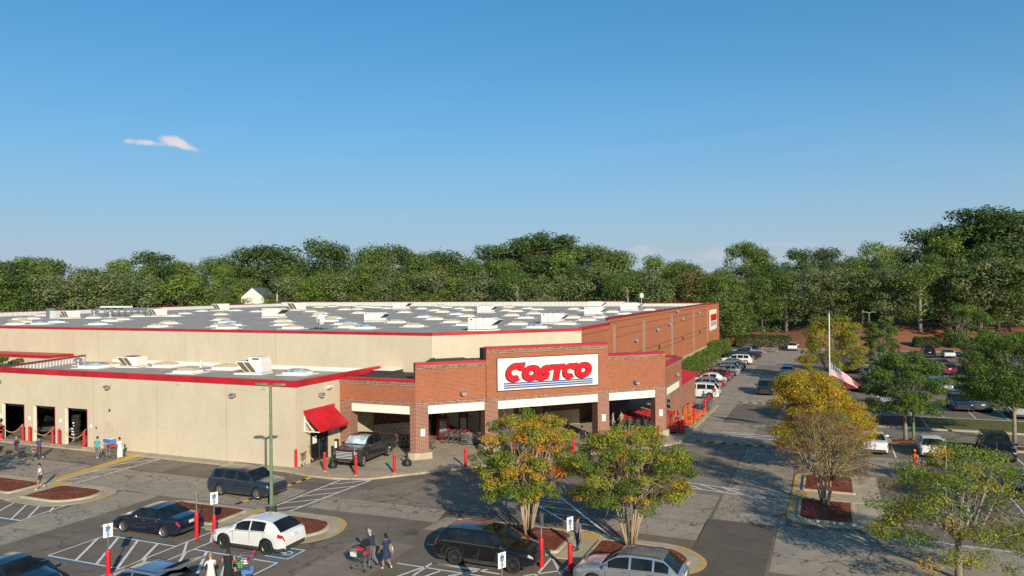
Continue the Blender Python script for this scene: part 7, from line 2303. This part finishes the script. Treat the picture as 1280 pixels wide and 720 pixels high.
# front row of the wood behind the store
kinds_f = ['bushy_oak', 'bushy_olive', 'broad_oak', 'bushy_lime', 'broad_olive', 'bushy_dark', 'broad_lime', 'bushy_oak', 'bushy_olive', 'broad_oak']
names_k = {'bushy': 'dense', 'broad': 'round-crowned', 'pine': 'tall'}
cols_k = {'oak': 'green', 'olive': 'olive green', 'lime': 'bright green', 'dark': 'dark green', 'pine': 'dark green', 'rust': 'rust-tinged'}
def top_front(px): return float(np.interp(px, [-60, 0, 60, 120, 200, 260, 300, 360, 420, 480, 560, 640, 720, 800, 860, 910], [350, 352, 350, 346, 348, 352, 356, 350, 338, 340, 338, 340, 338, 342, 345, 348]))
n = 0
px = -55
while px < 912:
    e = rt.uniform(2, 12)
    P_, dep = behind(px, e)
    k = kinds_f[rt.randrange(len(kinds_f))]
    if 300 < px < 352:         # low gap where the house shows
        h = h_for(dep, px, 372 + rt.uniform(-2, 3))
    else: h = h_for(dep, px, top_front(px) + rt.uniform(-12, 10))
    if 868 < px < 895: k = 'bushy_rust'
    n += 1
    plant(k, P_.x, P_.y, 0, h, rt.uniform(0, 6.28), '%s %s tree, %s from left in the front row behind the roof' % (names_k[k.split('_')[0]], cols_k[k.split('_')[1]], ordinal(n)), 'front row of the wood', rt.uniform(1.15, 1.5))
    px += rt.uniform(20, 32)
# second row, taller
def top_mid(px): return float(np.interp(px, [-60, 0, 30, 75, 100, 165, 225, 250, 300, 340, 380, 440, 470, 520, 570, 610, 680, 730, 765, 800, 850, 910],
                                            [328, 326, 322, 322, 332, 318, 330, 340, 326, 318, 328, 336, 320, 322, 320, 328, 318, 318, 332, 328, 330, 338]))
px = -50; n = 0
while px < 910:
    P_, dep = behind(px, rt.uniform(20, 42))
    k = ['broad_oak', 'broad_dark', 'bushy_lime', 'broad_lime', 'bushy_oak', 'bushy_olive', 'broad_oak', 'bushy_dark'][rt.randrange(8)]
    n += 1
    h = h_for(dep, px, top_mid(px) + rt.uniform(-7, 12)) if not 306 < px < 346 else h_for(dep, px, 345)
    plant(k, P_.x, P_.y, 0, h, rt.uniform(0, 6.28), '%s %s tree, %s from left in the second row behind the roof' % (names_k[k.split('_')[0]], cols_k[k.split('_')[1]], ordinal(n)), 'second row of the wood', rt.uniform(0.8, 1.2))
    px += rt.uniform(19, 30)
# crowns that stand out against the sky
OUT = [(18, 322, 'broad_dark', 1.1), (72, 313, 'pine_pine', 1.3), (45, 319, 'broad_oak', 1.1), (132, 316, 'pine_dark', 1.4), (165, 306, 'pine_pine', 1.45), (192, 313, 'pine_dark', 1.5), (225, 324, 'broad_oak', 1.0),
       (278, 320, 'broad_oak', 1.1), (318, 308, 'broad_dark', 1.3), (342, 305, 'broad_dark', 1.4), (362, 318, 'broad_oak', 1.0), (398, 296, 'broad_dark', 1.15), (418, 306, 'broad_dark', 0.9), (472, 308, 'broad_oak', 1.1), (488, 302, 'broad_dark', 1.1),
       (520, 314, 'pine_pine', 1.4), (556, 312, 'broad_dark', 1.2), (590, 320, 'broad_oak', 1.0), (622, 304, 'pine_pine', 1.2), (648, 297, 'pine_pine', 1.3), (668, 291, 'pine_dark', 1.4), (690, 290, 'pine_pine', 1.45), (706, 299, 'pine_dark', 1.4),
       (740, 304, 'broad_oak', 1.2), (768, 310, 'broad_oak', 1.0), (822, 318, 'broad_lime', 1.0), (852, 324, 'broad_oak', 1.0)]
for i, (px, yt, k, wd) in enumerate(OUT):
    P_, dep = behind(px, rt.uniform(30, 55))
    plant(k, P_.x, P_.y, 0, h_for(dep, px, yt), rt.uniform(0, 6.28), '%s crown standing out against the sky behind the roof, %s from the left' % ({'pine_pine': 'flat-topped pine', 'pine_dark': 'flat-topped pine', 'broad_dark': 'rounded dark', 'broad_oak': 'rounded green', 'broad_lime': 'rounded bright green'}[k], ordinal(i + 1)), 'tall trees behind the roof', wd)
# the wood on the red bank to the right
def right_pt(px, y):
    d = pix_dir(px, 360)
    t = y / d.y
    return d.x * t, y, t * d.dot(Vector((CAM_F.x, CAM_F.y, 0)).normalized())
BANK = [(925, 182, 362, 'bushy_dark', 1.35), (952, 186, 345, 'bushy_oak', 1.25), (982, 190, 335, 'broad_oak', 1.2), (1012, 190, 330, 'broad_olive', 1.2), (1045, 188, 330, 'broad_olive', 1.25), (1078, 188, 333, 'broad_oak', 1.2),
        (1112, 184, 330, 'broad_olive', 1.2), (1150, 182, 326, 'broad_oak', 1.3), (1188, 188, 322, 'bushy_dark', 1.3), (1215, 184, 330, 'broad_oak', 1.2), (1246, 180, 318, 'broad_olive', 1.3), (1285, 180, 320, 'broad_oak', 1.3),
        (1320, 186, 322, 'broad_olive', 1.3), (965, 205, 330, 'bushy_dark', 1.2), (1030, 210, 326, 'bushy_dark', 1.3), (1095, 206, 325, 'bushy_dark', 1.3), (1165, 205, 318, 'bushy_dark', 1.3), (1232, 205, 305, 'bushy_dark', 1.4), (1300, 205, 300, 'bushy_dark', 1.4),
        (905, 215, 332, 'bushy_oak', 1.2), (935, 225, 330, 'broad_dark', 1.2)]
for i, (px, y, yt, k, wd) in enumerate(sorted(BANK)):
    x, y_, dep = right_pt(px, y)
    z = float(np.interp(y, [166, 175, 186, 204, 230], [0.1, 1.6, 3.6, 4.4, 2]))  * (1 if x > 0 else 0.6)
    plant(k, x, y_, z, h_for(dep, px, yt, z), rt.uniform(0, 6.28), '%s %s tree on the red bank, %s from the left' % (names_k[k.split('_')[0]], cols_k[k.split('_')[1]], ordinal(i + 1)), 'trees on the red bank', wd)
TALL = [(932, 240, 300, 'broad_oak', 0.95, 'upright green tree above the far corner of the store'), (948, 246, 308, 'broad_oak', 0.8, 'second upright green crown beside the far corner of the store'), (998, 250, 309, 'broad_dark', 0.9, 'dark crown left of the paired dark crowns on the right'), (1034, 250, 308, 'broad_dark', 1.0, 'dark crown right of the gap on the right skyline'),
        (1096, 232, 300, 'broad_lime', 0.9, 'pointed bright green tree on the right skyline'), (1122, 236, 306, 'broad_lime', 0.8, 'lower bright green tree right of the pointed one'), (1158, 236, 284, 'broad_dark', 1.0, 'dark open-crowned tree left of the great pine'), (1192, 240, 278, 'broad_dark', 1.0, 'dark crown just left of the great pine'),
        (1185, 226, 295, 'broad_lime', 1.0, 'bright green tree below the great pine'), (1240, 232, 253, 'pine_pine', 1.45, 'great spreading pine at the top right'), (1275, 236, 262, 'pine_pine', 1.45, 'spreading pine at the right edge'), (1262, 228, 275, 'pine_dark', 1.45, 'lower pine between the two spreading pines'), (1212, 236, 272, 'pine_pine', 1.45, 'pine on the left flank of the great pine'), (1310, 232, 266, 'pine_dark', 1.45, 'pine beyond the right edge'),
        (965, 262, 328, 'broad_oak', 1.1, 'distant tree in the dip of the right skyline'), (1065, 262, 318, 'broad_oak', 1.1, 'distant tree between the dark crowns and the pointed one')]
for px, y, yt, k, wd, lab in TALL:
    x, y_, dep = right_pt(px, y)
    plant(k, x, y_, 3.0, h_for(dep, px, yt, 3.0), rt.uniform(0, 6.28), lab, 'tall trees on the right skyline', wd)
# thick distant wood that reads as one mass behind everything
rs = np.random.RandomState(11)
cl = []
for k in range(420):
    px = rs.uniform(-120, 1400)
    d = pix_dir(px, 360); d.z = 0; d.normalize()
    t = rs.uniform(285, 330)
    h = rs.uniform(6, 17)
    cl.append(((d.x * t, d.y * t, h * rs.uniform(0.1, 1.0)), (5.5, 5.5, 4.2), PAL['dark'][rs.randint(3)]))
C, Nn, S, K = clump_leaves(rs, cl, 26000, 1.0)
o = mobj('distant_wood', leaf_mesh('distant_wood', C, Nn, S, K, 0.7, 'leaf_far'), None)
tag(o, 'dark distant wood behind the nearer trees', 'wood', kind='stuff')
# undergrowth beneath the bank trees and behind the store
cl = []
for k in range(260):
    x = rs.uniform(-25, 110); y = rs.uniform(190, 225)
    cl.append(((x, y, 3.5 + rs.uniform(0.0, 3.0)), (2.6, 2.6, 2.0), PAL['dark'][rs.randint(3)]))
for k in range(160):
    P_, dep = behind(rs.uniform(-60, 910), rs.uniform(2, 20))
    cl.append(((P_.x, P_.y, rs.uniform(0.5, 6)), (3.0, 3.0, 2.5), PAL['dark'][rs.randint(3)]))
C, Nn, S, K = clump_leaves(rs, cl, 24000, 0.6)
o = mobj('undergrowth', leaf_mesh('undergrowth', C, Nn, S, K, 0.7, 'leaf_far'), None)
tag(o, 'dark undergrowth below the wood', 'undergrowth', kind='stuff')

# ---- near trees
def vase_tree(name, label, px, py, H, W, zc, seed, palette, n_leaf, leaf, bark, stems=7, sparse=0.0, spread=1.0, base_z=0.2, lean=(0, 0), droop=0.0, fine=40, crown_low=None, cat='tree', flat_top=0.0, single=False, loc=None, rk=1.0):
    """multi-stemmed ornamental tree: stems fan out from the base, twigs end in leaf clumps"""
    rs = np.random.RandomState(seed)
    p = Vector(loc) if loc else G(px, py, base_z)
    root = thing(name, label, cat, (p.x, p.y, base_z))
    tr = MB()
    clumps = []
    ends = []
    for k in range(stems):
        th = 2 * pi * (k + rs.uniform(-0.8, 0.8)) / stems
        r0 = 0.16 if not single else 0.03
        b0 = Vector((cos(th) * r0, sin(th) * r0, -0.15))
        rr_ = W * 0.5 * rs.uniform(0.15, 0.66) * spread
        m = Vector((cos(th) * rr_ * 0.45 + lean[0] * 0.3, sin(th) * rr_ * 0.45 + lean[1] * 0.3, zc * rs.uniform(0.85, 1.1)))
        e = Vector((cos(th) * rr_ + lean[0], sin(th) * rr_ + lean[1], H * rs.uniform(0.72, 0.86)))
        if single:
            b0 = Vector((0, 0, -0.1)); f = Vector((0, 0, zc * 0.75))
            pts = [f, f.lerp(m, 0.5) + Vector((0, 0, 0.1)), m, m.lerp(e, 0.5) + Vector(rs.normal(size=3) * 0.12), e]
            rad = [0.11, 0.09, 0.07, 0.05, 0.02]
        else:
            pts = [b0, b0.lerp(m, 0.5) + Vector(rs.normal(size=3) * 0.09), m, m.lerp(e, 0.5) + Vector(rs.normal(size=3) * 0.15), e]
            rad = [x * rs.uniform(0.65, 1.1) for x in (0.075, 0.058, 0.045, 0.030, 0.010)]
        tr.tube(pts, rad, 7)
        ends.append((pts, rad))
    if single:
        tr.tube([(0, 0, -0.2), (0.03, 0.02, zc * 0.4), (0, 0, zc * 0.8)], [0.17, 0.14, 0.12], 9)
    low = crown_low if crown_low is not None else zc * 0.95
    for k in range(fine):
        # clump target inside a flattened dome envelope
        for _ in range(20):
            th = rs.uniform(0, 2 * pi); u = rs.uniform(0, 1)
            z = lerp(low, H * 0.97, u)
            env = W * 0.5 * (sin(pi * (0.28 + 0.62 * u)) ** 0.7 if flat_top == 0 else (0.55 + 0.45 * sin(pi * min(1, u * 0.9 + 0.08))))
            q = sqrt(rs.uniform(0.12, 1.0))
            c = Vector((cos(th) * env * q + lean[0] * u, sin(th) * env * q + lean[1] * u, z - droop * q * q))
            if sparse == 0 or rs.uniform() > sparse * 0.3: break
        r = W * rs.uniform(0.042, 0.085) * rk
        cc = palette(rs, c, u, q)
        clumps.append(((c.x, c.y, c.z), (r * 1.12, r * 1.12, r * 0.6), cc))
        pts, rad = ends[rs.randint(len(ends))]
        best = min(range(len(ends)), key=lambda i: (ends[i][0][3] - c).length + rs.uniform(0, 0.8))
        st = ends[best][0][2 + rs.randint(2)]
        tr.tube(limb_path(rs, st, c, 0.04, 4, 0.10), [0.030, 0.024, 0.017, 0.011, 0.006], 4)
        for _ in range(2):
            e2 = c + Vector(rs.normal(size=3)) * r * 0.9
            tr.tube(limb_path(rs, c.lerp(st, 0.35), e2, 0.03, 3, 0.1), [0.012, 0.010, 0.007, 0.004], 3)
    me = tr.mesh('trunk', uv=False, smooth=180); me.materials.append(MAT[bark])
    o = bpy.data.objects.new('trunk', me); col.objects.link(o); o.parent = root
    C, Nn, S, K = clump_leaves(rs, clumps, n_leaf, leaf, 0.6)
    o = bpy.data.objects.new('crown', leaf_mesh('crown', C, Nn, S, K, 0.6)); col.objects.link(o); o.parent = root
    return root
def mixc(*opts):
    w = np.array([o[0] for o in opts]); w = w / w.sum()
    cs = [o[1] for o in opts]
    return lambda rs: cs[rs.choice(len(cs), p=w)]
ORANGE, GOLD, LIME, GRN, DGRN, RUST = (0.60, 0.27, 0.055), (0.52, 0.35, 0.050), (0.36, 0.36, 0.048), (0.19, 0.26, 0.040), (0.125, 0.195, 0.036), (0.46, 0.19, 0.075)
def pal_orange(rs, c, u, q):
    side = c.x * CAM_R.x + c.y * CAM_R.y
    if side < -1.2: return mixc((3, GRN), (2, DGRN), (1.5, LIME), (1, GOLD))(rs)
    if u < 0.2: return mixc((3, LIME), (2, GOLD), (2, GRN))(rs)
    return mixc((1.2, ORANGE), (3.4, GOLD), (3.8, LIME), (0.2, RUST), (1.6, GRN))(rs)
def pal_green(rs, c, u, q):
    if u > 0.6: return mixc((1.2, (0.377, 0.282, 0.056)), (3, LIME), (2, GRN), (0.8, GOLD))(rs)
    return mixc((3, GRN), (3, LIME), (1.5, DGRN), (0.7, GOLD))(rs)
def pal_yellow(rs, c, u, q):
    return mixc((4, (0.56, 0.39, 0.040)), (3, (0.46, 0.36, 0.040)), (0.7, (0.52, 0.28, 0.045)), (2.0, LIME))(rs)
def pal_brown(rs, c, u, q):
    return mixc((3, (0.320, 0.198, 0.094)), (2, (0.282, 0.246, 0.085)), (2, (0.320, 0.160, 0.113)), (1, (0.226, 0.246, 0.075)))(rs)
def pal_locust(rs, c, u, q):
    return mixc((3, (0.255, 0.311, 0.056)), (2.5, (0.170, 0.246, 0.046)), (1.6, (0.395, 0.348, 0.053)), (0.5, GOLD))(rs)
def pal_mid(rs, c, u, q):
    return mixc((3, (0.133, 0.217, 0.042)), (2, (0.104, 0.179, 0.038)), (1, (0.189, 0.246, 0.053)))(rs)
def pal_midy(rs, c, u, q):
    return mixc((3, (0.320, 0.311, 0.042)), (2, (0.208, 0.255, 0.042)), (1.4, (0.434, 0.348, 0.046)))(rs)
vase_tree('crape_myrtle', 'orange and green crape myrtle on the mulch island left of the greener one', 660, 667, 6.45, 5.9, 2.2, 3, pal_orange, 34000, 0.120, 'bark_pale', 10, fine=170, crown_low=2.35, rk=1.05)
vase_tree('crape_myrtle', 'green and gold crape myrtle behind the silver crossover', 788, 681, 5.9, 6.2, 1.9, 9, pal_green, 34000, 0.120, 'bark_pale', 12, fine=180, crown_low=2.3, rk=1.0)
vase_tree('crape_myrtle', 'brown thin-leaved crape myrtle on the right-hand island', 1031, 630, 5.45, 5.3, 1.6, 21, pal_brown, 14000, 0.09, 'bark_pale', 10, fine=150, crown_low=1.7, sparse=0.5)
vase_tree('maple_tree', 'yellow and gold tree with dense round crown behind the brown one', 1029, 588, 6.85, 6.7, 1.8, 27, pal_yellow, 50000, 0.125, 'bark', 7, fine=230, crown_low=1.5, single=True, rk=1.3, lean=(-0.95, -0.4))
vase_tree('locust_tree', 'airy yellow-green tree with grey limbs in the bottom right corner', 1198, 724, 6.3, 7.7, 2.3, 33, pal_locust, 21000, 0.12, 'bark_grey', 9, fine=135, rk=1.05, crown_low=2.2, single=True, droop=1.0, lean=(0.5, 0.2), base_z=0.0)
vase_tree('street_tree', 'green tree with slim trunk on the mulch strip right of the flag', 1131.5, 549, 7.2, 6.4, 2.6, 35, pal_mid, 24000, 0.17, 'bark_grey', 6, fine=130, crown_low=2.5, single=True, rk=1.4)
vase_tree('street_tree', 'large green tree at the right edge behind the black four-wheel-drive', 1268, 552, 9.0, 7.8, 3.3, 37, pal_mid, 30000, 0.18, 'bark_grey', 7, fine=170, crown_low=3.3, single=True, rk=1.4)
vase_tree('street_tree', 'yellow-green tree directly behind the flagpole', 1042, 478, 8.8, 8.0, 2.0, 39, pal_midy, 18000, 0.22, 'bark_grey', 6, fine=100, rk=1.4, crown_low=1.6, single=True)
vase_tree('street_tree', 'thin grey-green tree between the far lamp post and the big street tree', 1101, 470, 8.4, 5.4, 2.2, 41, pal_mid, 12000, 0.22, 'bark_grey', 6, fine=80, rk=1.4, crown_low=1.8, single=True)
vase_tree('street_tree', 'grey-green tree in front of the red bank', 1212, 455, 9.6, 8.2, 2.4, 43, pal_mid, 12000, 0.26, 'bark_grey', 6, fine=80, rk=1.4, crown_low=2.2, single=True)
vase_tree('crape_myrtle', 'dark reddish crape myrtle at the left edge', 0, 0, 4.6, 3.4, 1.2, 45, lambda rs, c, u, q: mixc((3, (0.07, 0.045, 0.03)), (2, (0.05, 0.07, 0.025)), (1, (0.22, 0.08, 0.08)))(rs), 7000, 0.13, 'bark_pale', 6, fine=55, crown_low=1.2, loc=(-54.1, 34.1, 0.2))
vase_tree('crape_myrtle', 'pink flowering crape myrtle at the foot of the bank trees', 1192, 425, 8.0, 6.5, 2.0, 47, lambda rs, c, u, q: mixc((2, (0.34, 0.12, 0.17)), (2, (0.07, 0.10, 0.03)), (1, (0.05, 0.08, 0.025)))(rs), 4000, 0.34, 'bark_grey', 6, fine=50, crown_low=1.8, loc=(*right_pt(1194, 176)[:2], 1.6), base_z=1.6)
vase_tree('street_tree', 'tree top showing above the low roof at the left edge', 0, 0, 6.9, 6.0, 2.0, 49, pal_mid, 6000, 0.24, 'bark_grey', 6, fine=55, crown_low=2.0, single=True, loc=(-76.5, 50.3, 0.0), base_z=0.0)
# ---- hedges
def hedge(name, label, x0, x1, y0, y1, h, pal, n, leaf, z=0.13, group=None):
    rs = np.random.RandomState(int(abs(x0 * 31 + y0 * 7)) % 9999)
    cx, cy = (x0 + x1) / 2, (y0 + y1) / 2
    root = thing(name, label, 'hedge', (cx, cy, z), 0, group)
    pts, nrm = [], []
    # leaves over the box's top and sides with an uneven skin
    a, b = (x1 - x0) / 2, (y1 - y0) / 2
    area = [2 * b * h, 2 * b * h, 2 * a * h, 2 * a * h, 4 * a * b]
    cnt = (np.array(area) / sum(area) * n).astype(int)
    faces_ = [((-1, 0, 0)), ((1, 0, 0)), ((0, -1, 0)), ((0, 1, 0)), ((0, 0, 1))]
    for f, m in zip(faces_, cnt):
        u = rs.uniform(-1, 1, m); v = rs.uniform(0, 1, m); dpt = rs.uniform(-0.25, 0.12, m)
        if f[0]: p = np.stack([np.full(m, f[0] * a) + f[0] * dpt, u * b, v * h], 1)
        elif f[1]: p = np.stack([u * a, np.full(m, f[1] * b) + f[1] * dpt, v * h], 1)
        else: p = np.stack([u * a, rs.uniform(-b, b, m), np.full(m, h) + dpt + 0.12 * np.sin(rs.uniform(-b, b, m))], 1)
        p += np.array(f) * (0.14 * np.sin(p[:, [1]] * 1.3 + 1.0) + 0.10 * np.sin(p[:, [1]] * 3.1 + p[:, [0]] * 2))
        pts.append(p); nrm.append(np.array(f)[None, :] + rs.normal(size=(m, 3)) * 0.7)
    P_, N_ = np.concatenate(pts), np.concatenate(nrm)
    K = np.array([PAL[pal][i] for i in rs.randint(len(PAL[pal]), size=len(P_))]) * rs.uniform(0.7, 1.3, (len(P_), 1))
    o = bpy.data.objects.new('foliage', leaf_mesh('foliage', P_, N_, leaf * rs.uniform(0.7, 1.2, len(P_)), K, 0.6)); col.objects.link(o); o.parent = root
    MB().box(-a + 0.35, a - 0.35, -b + 0.35, b - 0.35, 0, h - 0.35).build('inner_branches', MAT['bark'], root)
hedge('hedge', 'long clipped green hedge along the brick side wall', -20.3, -17.9, 86.5, 141.0, 1.75, 'lime', 15000, 0.28, group='hedges by the side wall')
hedge('hedge', 'rounded taller shrub at the far end of the long hedge', -20.4, -17.4, 142.5, 152.0, 2.4, 'lime', 5000, 0.30, group='hedges by the side wall')
for px, y, w, h, lab in ((1158, 170, 4.5, 1.6, 'short dark hedge behind the pale pickup'), (1262, 171, 9.0, 2.0, 'dark hedge at the right edge of the red bank'), (1205, 170, 5.0, 1.6, 'dark low hedge in the middle of the red bank')):
    x, y_, _ = right_pt(px, y)
    hedge('hedge', lab, x - w / 2, x + w / 2, y - 1.0, y + 1.0, h, 'dark', 2500, 0.3, 0.8)
hedge('hedge', 'dark hedge across the end of the side lane', -18.5, -7.5, 169.0, 171.5, 2.2, 'dark', 4000, 0.3, 0.1)
